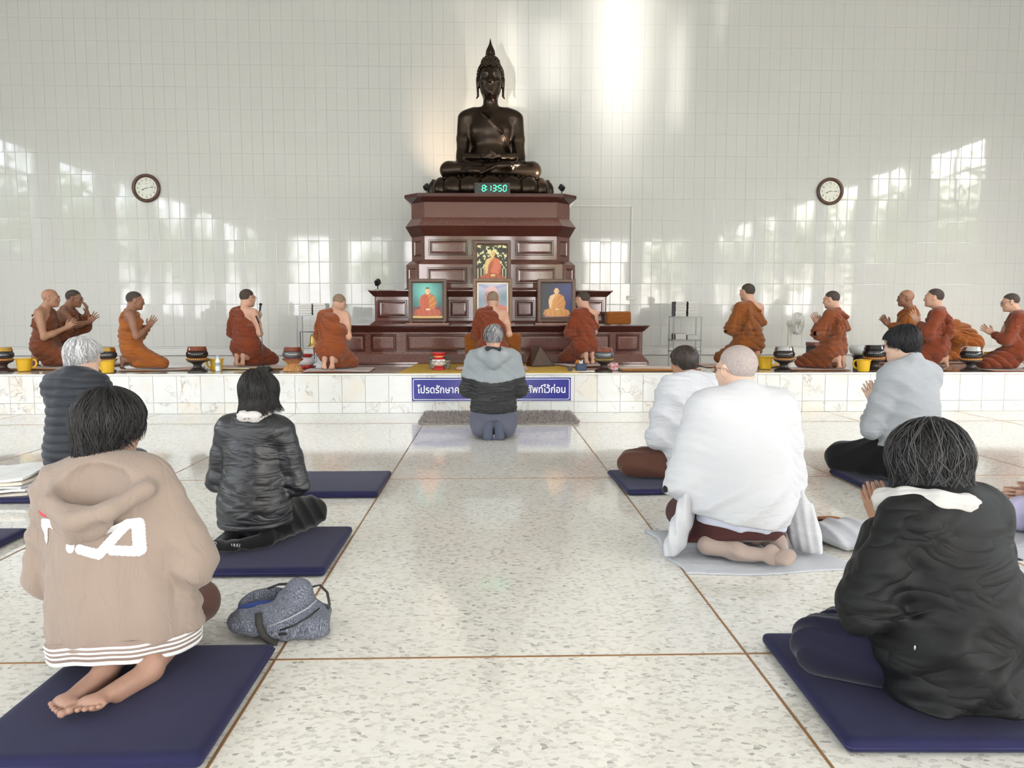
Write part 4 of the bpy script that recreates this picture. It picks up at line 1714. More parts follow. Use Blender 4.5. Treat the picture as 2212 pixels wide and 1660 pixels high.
def framed(label, x, y, z, w, h, fw, frame_m, canvas, lip=None, stand=True, tilt=0.09, name='framed_portrait'):
    t = thing(name, label, 'picture', (x, y, z), 0)
    ring = lambda i, d: [(-w / 2 + i, d, i), (w / 2 - i, d, i), (w / 2 - i, d, h - i), (-w / 2 + i, d, h - i)]
    fr = MB()
    fr.loft([ring(0, 0.03), ring(0, 0.0), ring(fw * .2, -0.012), ring(fw * .6, -0.008), ring(fw * .72, -0.014), ring(fw, 0.006), ring(fw, 0.012)], cap=False)
    fo = fr.build('frame', frame_m, t)
    fo.rotation_euler = (-tilt, 0, 0)
    i = fw
    if lip:
        l_ = MB()
        l_.loft([ring(fw, 0.0055), ring(fw + .004, -0.002), ring(fw + .018, 0.002), ring(fw + .02, 0.0075)], cap=False)
        lo = l_.build('inner_lip', lip, t)
        lo.rotation_euler = (-tilt, 0, 0)
        i = fw + .016
    pw, ph = w - 2 * i, h - 2 * i
    o = canvas.build('print', pw, ph, t, 0.0075)
    o.rotation_euler = (-tilt, 0, 0)
    o.location = Matrix.Rotation(-tilt, 3, 'X') @ Vector((0, 0, i))
    bk = MB().box((0, 0.022, h / 2), (w * .96, 0.012, h * .97)).build('backing', mat('frame_backing', (90, 70, 52), .8), t)
    bk.rotation_euler = (-tilt, 0, 0)
    if stand:
        s_ = MB()
        s_.box((0, -0.01, -0.025), (w + 0.07, 0.09, 0.03), bev=0.003)
        for sx in (-1, 1):
            s_.box((sx * (w / 2 - .04), -0.045, -0.002), (0.014, 0.014, 0.03))
            s_.box((sx * (w / 2 - .10), 0.10, -0.025), (0.03, 0.16, 0.028))
        s_.build('stand', mat('pink_wood', (150, 108, 96), 0.45, var=.12, var_scale=12), t)
    return t


M_FRAME = mat('walnut_frame', (98, 76, 64), 0.42, var=0.12, var_scale=14)
M_FRAME2 = mat('oak_frame', (126, 100, 78), 0.42, var=0.12, var_scale=14)
# 1: teal background
c = Canvas(84, 106)
c.base((40, 96, 94))
c.put(np.clip(1.2 - np.hypot(c.U - .42, (c.V - .78)) * 1.9, 0, 1), (112, 190, 180))
c.put(np.clip(c.noise(9, 3) * .4, 0, 1), (24, 60, 64), .6)
c.put((c.V < .33).astype(float), (104, 60, 66))
c.put((c.V < .06).astype(float), (206, 172, 92))
seated_figure(c, (232, 190, 140), (186, 82, 44), (206, 132, 44), (104, 40, 28), bare=False, hair=(70, 60, 54))
framed('framed portrait of a seated monk in orange against a teal background', -0.92, 10.86, 1.072, 0.555, 0.635, 0.062, M_FRAME, c)
# 2: close-up portrait
c = Canvas(84, 104)
c.base((150, 156, 176))
c.put(np.clip((c.V - .55) * 2, 0, 1), (196, 200, 214))
c.put(np.clip(1 - np.abs(c.V - (.85 + .25 * np.abs(c.U - .5))) * 12, 0, 1), (120, 122, 168), .7)
c.put(np.clip(1 - np.hypot((c.U - .9), (c.V - .62)) * 3, 0, 1), (92, 128, 120), .8)
c.put(np.clip(1 - np.hypot((c.U - .06), (c.V - .5)) * 3, 0, 1), (110, 140, 150), .7)
c.put(c.poly([(.0, 0), (.0, .20), (.25, .36), (.72, .38), (1, .30), (1, 0)]), (206, 124, 106))
c.put(c.poly([(.0, 0), (.0, .20), (.25, .36), (.45, .36), (.60, .0)]), (206, 164, 150))
c.put(c.ell(.46, .62, .235, .30), (204, 150, 136))
c.put(c.ell(.46, .80, .21, .13), (214, 178, 176), .8)
c.put(c.ell(.70, .60, .035, .075), (196, 140, 124))
c.put(c.ell(.33, .55, .13, .25), (150, 108, 120), .5)
for x in (.33, .55):
    c.put(c.ell(x, .655, .085, .055), (92, 66, 66), .8)
    c.put(c.ell(x, .655, .065, .042), (188, 146, 140), .9)
    c.put(c.ell(x, .655, .03, .014), (60, 44, 44), .9)
c.put(c.ell(.43, .57, .045, .06), (176, 122, 112), .7)
c.put(c.ell(.44, .455, .085, .014), (130, 80, 78), .8)
framed('large framed close-up portrait of an elderly monk with round glasses, at the centre', 0.03, 10.82, 1.072, 0.575, 0.64, 0.060, M_FRAME2, c, lip=mat('cream_lip', (236, 226, 204), 0.5))
# 3: dark blue background
c = Canvas(84, 106)
c.base((34, 40, 48))
c.put(np.clip(c.U * 1.3 - .2, 0, 1), (44, 52, 104))
c.put((c.V < .12).astype(float), (58, 46, 44))
c.put(c.poly([(.08, .03), (.95, .03), (.90, .085), (.12, .085)]), (176, 112, 92))
seated_figure(c, (222, 182, 134), (204, 140, 66), (196, 132, 60), (120, 66, 30), cx=.5, bare=True)
framed('framed portrait of a seated monk in ochre against a dark blue background', 0.965, 10.86, 1.072, 0.56, 0.635, 0.064, M_FRAME, c)
# 4: black and white foliage behind an orange robe
c = Canvas(84, 112)
c.base((44, 46, 34))
nz_ = c.noise(26, 7) * 0.9 + c.noise(52, 9) * .5
c.put(np.clip(nz_ * 3 - .3, 0, 1) * (c.V > .42), (222, 216, 162))
c.put(np.clip(np.sin(c.U * 60) * 3 - 1.5, 0, 1) * (c.V < .42), (214, 206, 168))
seated_figure(c, (222, 190, 122), (172, 84, 50), (206, 106, 70), (60, 44, 30), cx=.52, bare=True)
c.put(c.poly([(.50, .30), (.46, .36), (.60, .66), (.72, .66), (.78, .60), (.70, .30)]), (204, 108, 76))
framed('framed portrait of a seated monk with orange shoulder cloth before pale foliage, placed highest', 0.02, 11.22, 1.56, 0.575, 0.735, 0.066, M_FRAME, c, stand=False)

# ================================================================== MONKS ON THE STAGE
def m_robe(name, rgb):
    m = wrinkle_mat(name, rgb, 0.85, 0.18, 0.2, 0.10, (0, 0.45, 0), (2.0, 2.0, 11.0), 0.75, 0.03)
    return m


ROBE_ORANGE = m_robe('robe_burnt_orange', (152, 86, 34))
ROBE_RUST = m_robe('robe_rust_brown', (138, 70, 34))
ROBE_RED = m_robe('robe_brick_red', (122, 56, 31))
ROBE_BROWN = m_robe('robe_chestnut', (112, 60, 34))
STUBBLE_DARK = mat('stubble_dark', (64, 54, 48), 0.8, var=0.15, var_scale=60)
STUBBLE_GREY = mat('stubble_grey', (128, 108, 90), 0.8, var=0.15, var_scale=60)
STUBBLE_BALD = mat('stubble_bald', (160, 116, 92), 0.55, var=0.1, var_scale=20)
M_GLASSES = mat('spectacle_metal', (60, 56, 54), 0.3, metal=0.8)


def monk(label, x, y, face_deg, s, robe, skin, stub, b, sash=False, glass=False, face=True, foldseed=0, show_feet=True, hand_fine=0.0048, mic=False, cover_r=False):
    """face_deg: 0 looks at the altar wall, +90 looks to picture left, -90 to picture right"""
    root = person_root(label, x, y, Z_STAGE + (0.022 if abs(x) < 1.3 else 0.016), math.radians(face_deg), s)
    sk = m_skin(skin)
    # --- body
    pr = b.torso() + b.neck() + b.head() + b.arm('r') + b.arm('l') + b.hands() + b.legp()
    for sd, sx in (('r', 1), ('l', -1)):
        a = b.ankle[sd]
        if b.legs == 'tuck':
            pr += foot_prims((sx * 0.056, -0.108, 0.168), (sx * 0.056, -0.128, 0.034), (0, -1, 0.08), (sx, 0, 0), toes=False)
            for i in range(5):
                q = V3((sx * (0.030 + 0.0135 * i), -0.122 + 0.004 * i, 0.020))
                pr.append(Cap(q, q + V3((0, 0.035, -0.008)), 0.0105 if i == 0 else 0.0085, 0.009 if i == 0 else 0.007, 0.006))
        else:
            pr += foot_prims((sx * 0.05, -0.03, 0.085), (sx * 0.045, -0.19, 0.045), (0, -0.2, 1), (sx, 0, 0))
    bx = [(*b.head_box(), 0.0062)]
    for sd in 'rl':
        lo, hi = b.hand_box(sd)
        bx.append((lo, hi, hand_fine))
    lo = np.minimum(bx[1][0], bx[2][0])
    hi = np.maximum(bx[1][1], bx[2][1])
    if np.prod(hi - lo) < 0.012:
        bx = [bx[0], (lo, hi, hand_fine)]
    blob('body', pr, 0.011, sk, root, boxes=bx, it=1)
    shaved_hair(b, root, stub)
    if face:
        face_marks(b, root)
    if glass:
        glasses(b, root, M_GLASSES)
    # --- robe: one wrapped cloth
    e = 0.020
    t, dz = b.T, b.dz
    pr = b.torso(e)
    if not cover_r:
        # leave the right shoulder bare: keep the cloth below a slanting edge
        edge_c = t((0.03, 0, 0.800 + dz))
        pr.append(Half(edge_c, b.Rl @ V3((0.80, -0.05, 0.60)), 0.02))
    up = b.arm('l', e + 0.006, k=0.05, fore=0.72)
    pr += up
    pr += [Cap(b.sh['l'] + V3((0.02, 0, 0.005)), t((-0.04, -0.02, 0.79 + dz)), 0.072, 0.060, 0.05)]
    if cover_r:
        pr += b.arm('r', e + 0.006, k=0.05, fore=0.72)
        pr += [Cap(b.sh['r'] + V3((-0.02, 0, 0.005)), t((0.04, -0.02, 0.79 + dz)), 0.072, 0.060, 0.05)]
    # drape between arm and body
    pr += [Cap(b.el['l'] + V3((0.02, 0, -0.01)), t((-0.13, 0.06, 0.42 + dz)), 0.045, 0.05, 0.06)]
    # skirt over thighs, shins and heels
    for sd, sx in (('r', 1), ('l', -1)):
        pr += [Cap(b.hip[sd], b.knee[sd], 0.122, 0.080, 0.08), Cap(b.knee[sd] + V3((0, 0, -0.008)), V3((sx * 0.09, 0.06, 0.07)), 0.070, 0.065, 0.05)]
        pr += [Cap(b.hip[sd] + V3((0, -0.045, -0.01)), V3((sx * 0.075, -0.02, 0.17)), 0.115, 0.085, 0.06)]
    pr += [Cap(V3((0, 0.05, 0.26 + dz)), V3((0, 0.36, 0.09)), 0.11, 0.07, 0.09), Cap(V3((0, 0.30, 0.07)), V3((0, 0.02, 0.09)), 0.06, 0.07, 0.06)]
    # rolled cloth edge from the left shoulder under the right arm
    p0, p1, p2, p3 = t((-0.05, -0.07, 0.815 + dz)), t((0.06, -0.135, 0.70 + dz)), t((0.155, -0.09, 0.56 + dz)), t((0.17, 0.03, 0.50 + dz))
    if not cover_r:
        pr += chain([p0, p1, p2, p3], [0.022, 0.020, 0.020, 0.018], 0.025)
        pr += chain([t((-0.05, 0.075, 0.80 + dz)), t((0.05, 0.125, 0.68 + dz)), t((0.15, 0.09, 0.55 + dz)), p3], [0.018, 0.018, 0.018, 0.018], 0.03)
    if sash:
        for ox, rr in ((-0.105, 0.030), (-0.065, 0.026), (-0.085, 0.03)):
            pr += chain([t((ox, 0.03, 0.815 + dz)), t((ox, -0.075, 0.785 + dz)), t((ox - 0.01, -0.135, 0.66 + dz)), t((ox - 0.03, -0.14, 0.50 + dz)), t((ox - 0.075, -0.06, 0.36 + dz)), V3((ox - 0.07, 0.07, 0.24 + dz))], [rr * .8, rr, rr, rr, rr * .9, rr * .7], 0.02)
    fs = foldseed

    sh0 = b.sh['l'] + V3((-0.01, 0, 0.06))

    def wr(P):
        z = P[..., 2] - dz
        q = P - sh0
        th = np.arctan2(q[..., 2], q[..., 0] + 0.5 * np.abs(q[..., 1]) + 1e-4)
        rad_ = np.sqrt((q * q).sum(-1))
        up_m = np.clip((z - 0.28) / 0.14, 0, 1)
        ra = np.clip(rad_ / 0.28, 0.15, 1)
        am = np.clip(0.55 + 0.55 * noise3(P, 8.0, fs + 2), 0.1, 1.2)
        tf = -0.036 * ra * am * np.abs(np.sin(th * 9 + 0.8 * noise3(P, 6.0, fs))) ** 0.7 * up_m
        tf += creases(P, (0.15, 0.1, 0.98), 0.070, 0.026, 1.3, 6.0, fs + 5, 0.6, 1.5) * up_m * np.clip((0.60 - z) / 0.12, 0, 1)
        lf = creases(P, (0.50, -0.6, 0.75), 0.085, 0.034, 1.2, 5.0, fs + 9, 0.6, 1.3) * (1 - up_m)
        return tf + lf + 0.017
    pr.append(Fn(wr))
    pr.append(Half((0, 0, 0.006), (0, 0, -1), 0.006))
    # open the hem above the soles, and round the neck
    pr.append(Box((0, -0.135, 0.06), (0.125, 0.10, 0.105), 0.03, k=0.03, op='s'))
    pr.append(Cap(b.neck0, b.neck1, 0.068, 0.066, 0.015, op='s'))
    blob('robe', pr, 0.0088, robe, root, it=0)
    return root


def B(**k):
    return Body(**k)


W1 = wai()
ONE_FACE = wai(el=(0.20, 0.10, 0.50), wr=(0.03, 0.20, 0.66), f=(-0.1, 0.4, 0.9))

monk('elderly bald monk kneeling in dark brown robe, nearest the stage end with a yellow bucket', -5.90, 9.95, -82, 0.95, ROBE_BROWN, 'tan', STUBBLE_BALD,
     B(lean=0.10, head=(0.0, 0.0, 0), girth=1.06, hs=1.06, neck_fwd=0.03, arms=wai(el=(0.215, 0.09, 0.42), wr=(0.04, 0.30, 0.575), f=(0.05, 0.72, 0.68), spread=.3, curl=.22)), foldseed=1)
monk('monk in dark brown robe and glasses with one hand raised over his face', -5.92, 10.45, -78, 0.97, ROBE_BROWN, 'brown', STUBBLE_DARK,
     B(lean=0.16, head=(0.0, 0.12, 0), girth=1.05, hs=1.05, neck_fwd=0.02, arms={'r': dict(el=(0.19, 0.16, 0.58), wr=(0.03, 0.30, 0.66), f=(-.05, 0.55, 0.83), n=(-1, 0, 0), t=(0, -1, .4), spread=.35, curl=.1),
                                                                                      'l': dict(el=(0.19, 0.20, 0.56), wr=(0.045, 0.235, 0.785), f=(-0.3, -0.15, 0.95), n=(0, -1, 0), t=(-1, 0, .2), spread=.05, curl=.35)}), glass=True, foldseed=2)
monk('monk kneeling in bright burnt orange robe, palms joined, on a brown mat', -4.50, 9.40, -66, 0.90, ROBE_ORANGE, 'brown', STUBBLE_DARK,
     B(lean=0.05, head=(0.0, 0.10, 0), hs=1.08, arms=wai(el=(0.215, 0.07, 0.46), wr=(0.026, 0.22, 0.61), f=(-.02, 0.5, 0.86), spread=.26)), foldseed=3)
monk('monk kneeling in brick red robe holding a microphone beside a desk microphone', -3.26, 9.93, -24, 0.95, ROBE_RED, 'light', STUBBLE_DARK,
     B(lean=0.05, head=(-0.25, 0.05, 0), girth=1.03, hs=1.06, arms=wai(el=(0.225, 0.04, 0.46), wr=(0.03, 0.20, 0.64))), glass=True, foldseed=4)
monk('monk with bowed head in orange brown robe kneeling beside the brass bell', -1.975, 9.25, -12, 0.92, ROBE_RUST, 'light', STUBBLE_GREY,
     B(lean=0.10, bend=0.18, head=(-0.25, 0.30, 0), hs=1.04, girth=1.02, arms=wai(el=(0.205, 0.08, 0.45), wr=(0.03, 0.22, 0.60))), glass=True, foldseed=5)
monk('monk in rust robe kneeling at the centre in front of the large portrait', 0.02, 9.66, -3, 0.93, ROBE_RED, 'light', STUBBLE_GREY,
     B(lean=0.08, bend=0.10, head=(0.0, 0.10, 0), hs=1.06, girth=1.04, arms=wai(el=(0.235, 0.06, 0.46), wr=(0.03, 0.22, 0.62))), foldseed=6)
monk('monk in russet robe kneeling in front of the portrait with dark blue background', 1.295, 10.12, 26, 0.93, ROBE_RED, 'light', STUBBLE_DARK,
     B(lean=0.04, head=(0.35, 0.05, 0), hs=1.06, girth=1.03, arms=wai(el=(0.22, 0.08, 0.48), wr=(0.03, 0.20, 0.66))), foldseed=7)
monk('tall monk in ochre brown robe with a long folded shoulder sash near the fan', 3.53, 10.05, 24, 1.045, m_robe('robe_ochre', (134, 76, 32)), 'light', STUBBLE_DARK,
     B(lean=0.02, head=(0.15, 0.0, 0), girth=1.06, hs=0.98, arms=wai(el=(0.235, 0.05, 0.47), wr=(0.03, 0.20, 0.64))), sash=True, foldseed=8)
monk('slim monk in rust brown robe with joined palms, kneeling just right of the electric fan', 4.34, 9.25, 36, 0.92, m_robe('robe_sienna', (126, 66, 34)), 'light', STUBBLE_DARK,
     B(lean=0.02, head=(0.22, 0.12, 0), girth=0.98, hs=1.02, arms=wai(el=(0.225, 0.09, 0.50), wr=(0.026, 0.24, 0.63), f=(0, 0.5, 0.87), spread=.2)), sash=True, foldseed=9)
monk('stern brown-skinned monk in ochre robe seen in profile behind the grey sweatshirt man', 6.10, 10.65, 76, 0.97, ROBE_ORANGE, 'brown', STUBBLE_BALD,
     B(lean=0.06, head=(0.0, 0.0, 0), girth=1.06, hs=1.06, arms=wai(el=(0.215, 0.12, 0.48), wr=(0.03, 0.28, 0.58), f=(0, 0.6, 0.8), spread=.25)), foldseed=10)
monk('young pale monk in brick red robe with palms raised high, near the stage edge', 5.64, 9.20, 60, 0.935, ROBE_RED, 'light', STUBBLE_DARK,
     B(lean=0.06, head=(0.0, -0.05, 0), hs=1.08, girth=1.02, arms=wai(el=(0.215, 0.10, 0.50), wr=(0.026, 0.235, 0.66), f=(0, 0.42, 0.9), spread=.2)), sash=True, foldseed=11)
monk('monk bowing deeply forward in ochre robe so that only his curved back shows', 7.10, 10.75, 78, 0.95, ROBE_ORANGE, 'tan', STUBBLE_DARK,
     B(lean=0.55, bend=0.75, head=(0.0, 0.7, 0), hs=1.0, girth=1.06, arms=wai(el=(0.22, 0.16, 0.46), wr=(0.04, 0.26, 0.60))), foldseed=12)
monk('monk with glasses in red brown robe at the picture edge, palms joined', 6.62, 9.12, 66, 0.885, ROBE_RED, 'light', STUBBLE_DARK,
     B(lean=0.12, head=(0.0, 0.15, 0), hs=1.08, girth=1.03, arms=wai(el=(0.205, 0.17, 0.44), wr=(0.03, 0.30, 0.55), f=(0, 0.75, 0.66), spread=.25)), glass=True, foldseed=13)

# ================================================================== LAY WORSHIPPERS ON THE FLOOR
def cloth(name, rgb, rough=0.8, bump=0.25, bs=30, spec=0.25, sheen=0.2, var=0.05, dist=0.004, stretch=None, **k):
    return mat(name, rgb, rough, spec=spec, sheen=sheen, var=var, var_scale=8, bump=bump, bump_scale=bs, dist=dist, bump_stretch=stretch, **k)


M_HOODIE = wrinkle_mat('beige_fleece', (148, 132, 121), 0.92, 0.2, 0.15, 0.03, (0, 0.15, 0), (5.0, 5.0, 1.3), 0.28, 0.03, 0.1, 500)
M_WHITEPRINT = mat('white_print', (215, 215, 215), 0.6)
M_SATIN = wrinkle_mat('black_satin', (27, 27, 31), 0.36, 0.5, 0.0, 0.05, (0, 0.3, 0), (1.6, 1.6, 6.0), 0.32, 0.03, 0.1, 300)
M_BLACKCLOTH = cloth('black_cotton', (15, 15, 17), 0.9, 0.2, 60)
M_JACKBLACK = wrinkle_mat('black_nylon', (12, 12, 14), 0.62, 0.3, 0.0, 0.05, (0, 0.8, 0.3), (1.2, 1.2, 2.6), 0.40, 0.06, 0.1, 400)
M_GREYHOOD = cloth('grey_nylon', (140, 146, 150), 0.75, 0.2, 40)
M_DARKGREY = wrinkle_mat('charcoal_nylon', (46, 46, 48), 0.6, 0.4, 0.0, 0.05, (0, 0.1, 0), (2.0, 2.0, 10.0), 0.9, 0.035)
M_SLATE = cloth('slate_cotton', (92, 94, 108), 0.85, 0.2, 40)
M_WHITE_COTTON = wrinkle_mat('white_cotton', (194, 196, 201), 0.88, 0.2, 0.1, 0.01, (0.2, 0.7, 0), (2.0, 2.0, 4.5), 0.4, 0.03)
M_WHITE_DRAPE = wrinkle_mat('white_drape', (196, 197, 200), 0.88, 0.2, 0.1, 0.01, (0, -0.5, 0), (1.2, 1.2, 4.0), 0.25, 0.03)
M_WHITE_THIN = cloth('white_thin_cotton', (196, 199, 212), 0.85, 0.2, 40, var=0.01)
M_BROWN_COTTON = cloth('brown_cotton', (84, 54, 44), 0.85, 0.2, 35)
M_MAROON = cloth('maroon_cotton', (72, 40, 38), 0.85, 0.15, 35)
M_TAUPE = cloth('taupe_sock', (168, 150, 140), 0.9, 0.3, 400, dist=0.001)
M_MELANGE = wrinkle_mat('grey_melange', (156, 160, 164), 0.9, 0.2, 0.2, 0.06, (0, 0.5, 0), (2.0, 2.0, 6.0), 0.3, 0.025, 0.2, 400)
M_VEST = cloth('navy_puffer', (31, 35, 43), 0.6, 0.2, 60, spec=0.35)
M_NAVY = cloth('navy_trouser', (25, 25, 44), 0.85, 0.3, 24)
M_LAV = cloth('lavender_cotton', (188, 182, 210), 0.85, 0.3, 20, var=0.01)
M_SCARF = cloth('white_scarf', (196, 193, 190), 0.9, 0.5, 50, var=0.03)


def lay_body(root, b, skin, sds='rl', hands=True, feet=None, h=0.010, face=False, fine=0.004):
    pr = b.torso() + b.neck() + b.head() + b.arm('r') + b.arm('l') + b.legp()
    if hands:
        pr += b.hands()
    bx = [(*b.head_box(), 0.005)]
    if hands:
        l1, h1 = b.hand_box('r')
        l2, h2 = b.hand_box('l')
        bx.append((np.minimum(l1, l2), np.maximum(h1, h2), fine))
    if feet:
        pr += feet
        fl, fh = sdf_bounds(feet, 0.02)
        bx.append((fl, fh, 0.0034))
    blob('body', pr, h, m_skin(skin), root, boxes=bx, it=1)
    face_marks(b, root)


def collar(b, r0, r1, e0, e1, k=0.012, thick=0.010, tilt=(0, -0.25, 1)):
    """open ring round the neck"""
    a = b.neck0 + (b.neck1 - b.neck0) * e0
    c = b.neck0 + (b.neck1 - b.neck0) * e1
    return [Cap(a, c, r0, r1, k), Cap(a + V3((0, 0, 0.02)), c + (c - a) * .6, r0 - thick, r1 - thick, 0.008, op='s')]


def project_patch(name, host, mask, x0, x1, z0, z1, step, m, parent, root, off=0.0022, from_dir=-1):
    """thin print that follows the host surface, seen from the person's back; mask(x, z) in local metres"""
    me = host.data
    nv = len(me.vertices)
    co = np.empty(nv * 3, np.float32)
    me.vertices.foreach_get('co', co)
    co = co.reshape(-1, 3)
    bvh = BVHTree.FromPolygons([tuple(p) for p in co], [tuple(p.vertices) for p in me.polygons])
    nx, nz = int((x1 - x0) / step) + 1, int((z1 - z0) / step) + 1
    ids, vs, fs = {}, [], []

    def vert(i, j):
        if (i, j) in ids:
            return ids[(i, j)]
        p = Vector((x0 + i * step, -1.0, z0 + j * step))
        hit = bvh.ray_cast(p, Vector((0, 1, 0)))
        ids[(i, j)] = None
        if hit[0] is not None:
            n = hit[1] if hit[1].y < 0 else -hit[1]
            ids[(i, j)] = len(vs)
            vs.append(hit[0] + n * off)
        return ids[(i, j)]
    for i in range(nx):
        for j in range(nz):
            if mask(x0 + (i + .5) * step, z0 + (j + .5) * step):
                q = [vert(i, j), vert(i + 1, j), vert(i + 1, j + 1), vert(i, j + 1)]
                if None not in q:
                    fs.append(tuple(q))
    mb = MB()
    mb.add(vs, fs)
    return mb.build(name, m, parent, smooth=True)


def stroke_mask(lines, r):
    segs = [(np.array(a), np.array(b)) for l in lines for a, b in zip(l[:-1], l[1:])]

    def f(x, z):
        p = np.array((x, z))
        for a, b in segs:
            ab = b - a
            t = max(0, min(1, (p - a) @ ab / (ab @ ab + 1e-9)))
            if np.linalg.norm(p - a - ab * t) < r:
                return True
        return False
    return f


CUSH = 0.042

# ---------------------------------------------------------------- woman in beige hooded jacket
b2 = Body(legs='flat', lean=0.05, head=(-0.22, 0.06, 0.0), girth=1.05, hs=1.15, side=-0.13, knees=0.085, arms=wai(el=(0.285, 0.03, 0.44), wr=(0.03, 0.22, 0.56)))
p2 = person_root('woman with short black hair in beige hooded jacket kneeling barefoot on cushion', -1.18, 2.335, CUSH, math.radians(-5), 0.85)
ft = foot_prims((0.030, -0.165, 0.062), (0.020, -0.385, 0.040), (0.05, -0.40, 1), (-1, 0.05, 0)) + foot_prims((0.185, -0.150, 0.064), (0.112, -0.382, 0.042), (-0.1, -0.42, 1), (1, -0.35, 0))
ft += [Cap((0.03, -0.15, 0.055), (0.03, -0.02, 0.075), 0.036, 0.05, 0.03), Cap((0.185, -0.14, 0.056), (0.17, 0.02, 0.08), 0.038, 0.05, 0.03)]
lay_body(p2, b2, 'pink', feet=ft)
e = 0.045
pr = b2.torso(e, 0.08)
for sd in 'rl':
    pr += b2.arm(sd, 0.036, 0.022, fore=0.85, g=1.05)
pr += [Cap((0, -0.01, 0.40), (0, 0.02, 0.10), 0.205, 0.285, 0.10, sq=((0, 1, 0), 0.80)),
       Cap(b2.T((-0.12, -0.01, 0.66)), b2.T((0.12, -0.01, 0.66)), 0.10, 0.10, 0.08)]
HP = [(-0.145, 0.07, 0.715), (-0.175, -0.06, 0.700), (-0.125, -0.190, 0.655), (-0.01, -0.240, 0.610), (0.095, -0.215, 0.640), (0.165, -0.105, 0.690), (0.14, 0.05, 0.71)]
pr += chain([V3(p) for p in HP], [0.034, 0.038, 0.038, 0.038, 0.037, 0.036, 0.032], 0.016)
pr += [Ell((-0.015, -0.190, 0.595), (0.115, 0.052, 0.072), k=0.02), Cap((-0.04, -0.215, 0.538), (-0.02, -0.215, 0.60), 0.022, 0.045, 0.03)]
pr += [Ell((-0.005, -0.135, 0.715), (0.125, 0.078, 0.085), k=0.010, op='s')]
pr += b2.torso(0.016, 0.05)
pr += [Cap(b2.neck0 + V3((0.0, -0.005, -0.05)), b2.neck0 + (b2.neck1 - b2.neck0) * .45, 0.094, 0.084, 0.014), Cap(b2.neck0 + V3((0, 0, 0.02)), b2.neck1 + V3((0, 0, .02)), 0.060, 0.070, 0.010, op='s')]


def dsp2(P):
    z = P[..., 2]
    low = np.clip((0.55 - z) / 0.2, 0, 1) * np.clip((z - 0.06) / 0.1, 0, 1)
    o = creases(P, (1, 0.15, 0.12), 0.135, 0.030, 1.0, 4.5, 21, 0.75, 1.0) * low
    o += folds(P, (0.5, 0.2, 0.9), 0.085, 0.016, 1.4, 6, 2.0, 22) * np.clip((np.abs(P[..., 0]) - 0.17) / 0.06, 0, 1)
    return o + 0.004


pr.append(Fn(dsp2))
pr.append(Half((0, 0, 0.110), (0.07, -0.02, -1), 0.012))
hood_o = blob('hooded_jacket', pr, 0.0078, M_HOODIE, p2, it=2)
# ribbed hem with white stripes


def hem_ring(z, grow, inset=0.0):
    n = 72
    out = []
    for k in range(n):
        a = 2 * PI * k / n
        und = 0.006 * math.sin(5 * a + 1) + 0.004 * math.sin(11 * a)
        out.append(((0.268 + grow + und * .6) * math.cos(a), 0.010 + (0.222 + grow + und) * math.sin(a), z + 0.022 * math.cos(a) + 0.034 * max(0.0, -math.sin(a)) ** 1.5 + 0.004 * math.sin(3 * a)))
    return out


hb = MB()
HZ = 0.022
hb.loft([hem_ring(HZ + 0.108, 0.000), hem_ring(HZ + 0.095, 0.008), hem_ring(HZ + 0.030, 0.002), hem_ring(HZ + 0.022, -0.012)], cap=False)
hbo = hb.build('hem_band', mat('beige_rib', (140, 122, 112), 0.9, bump=0.3, bump_scale=220), p2, smooth=True)
for (za, zb) in ((0.094, 0.083), (0.076, 0.066), (0.059, 0.049), (0.041, 0.024)):
    s_ = MB()
    s_.loft([hem_ring(HZ + za, 0.0075 - (0.095 - za) * .10), hem_ring(HZ + (za + zb) / 2, 0.0120 - (0.095 - za) * .10), hem_ring(HZ + zb, 0.0075 - (0.095 - zb) * .10)], cap=False)
    s_.build('stripe', M_WHITEPRINT, hbo, smooth=True)
# back print: rounded block letters, mostly under the hood
L_ = [[(x_ - 0.012, z_ + 0.012) for (x_, z_) in l_] for l_ in ([(-0.205, 0.490), (-0.195, 0.556), (-0.080, 0.546)], [(-0.062, 0.482), (-0.062, 0.54)], [(-0.026, 0.480), (0.046, 0.464), (0.116, 0.558), (0.142, 0.558), (0.162, 0.462), (0.088, 0.474)])]
_sm = stroke_mask(L_, 0.0165)


def print_mask(x, z):
    if ((x + 0.03) / 0.118) ** 2 + ((z - 0.610) / 0.086) ** 2 < 1.0:
        return False            # under the hood
    return _sm(x, z)


project_patch('back_print', hood_o, print_mask, -0.25, 0.23, 0.42, 0.62, 0.0026, M_WHITEPRINT, p2, p2)
project_patch('back_print_accent', hood_o, stroke_mask([[(-0.212, 0.606), (-0.200, 0.602)]], 0.012), -0.25, -0.16, 0.57, 0.65, 0.0026, mat('red_print', (205, 60, 74), 0.6), p2, p2)
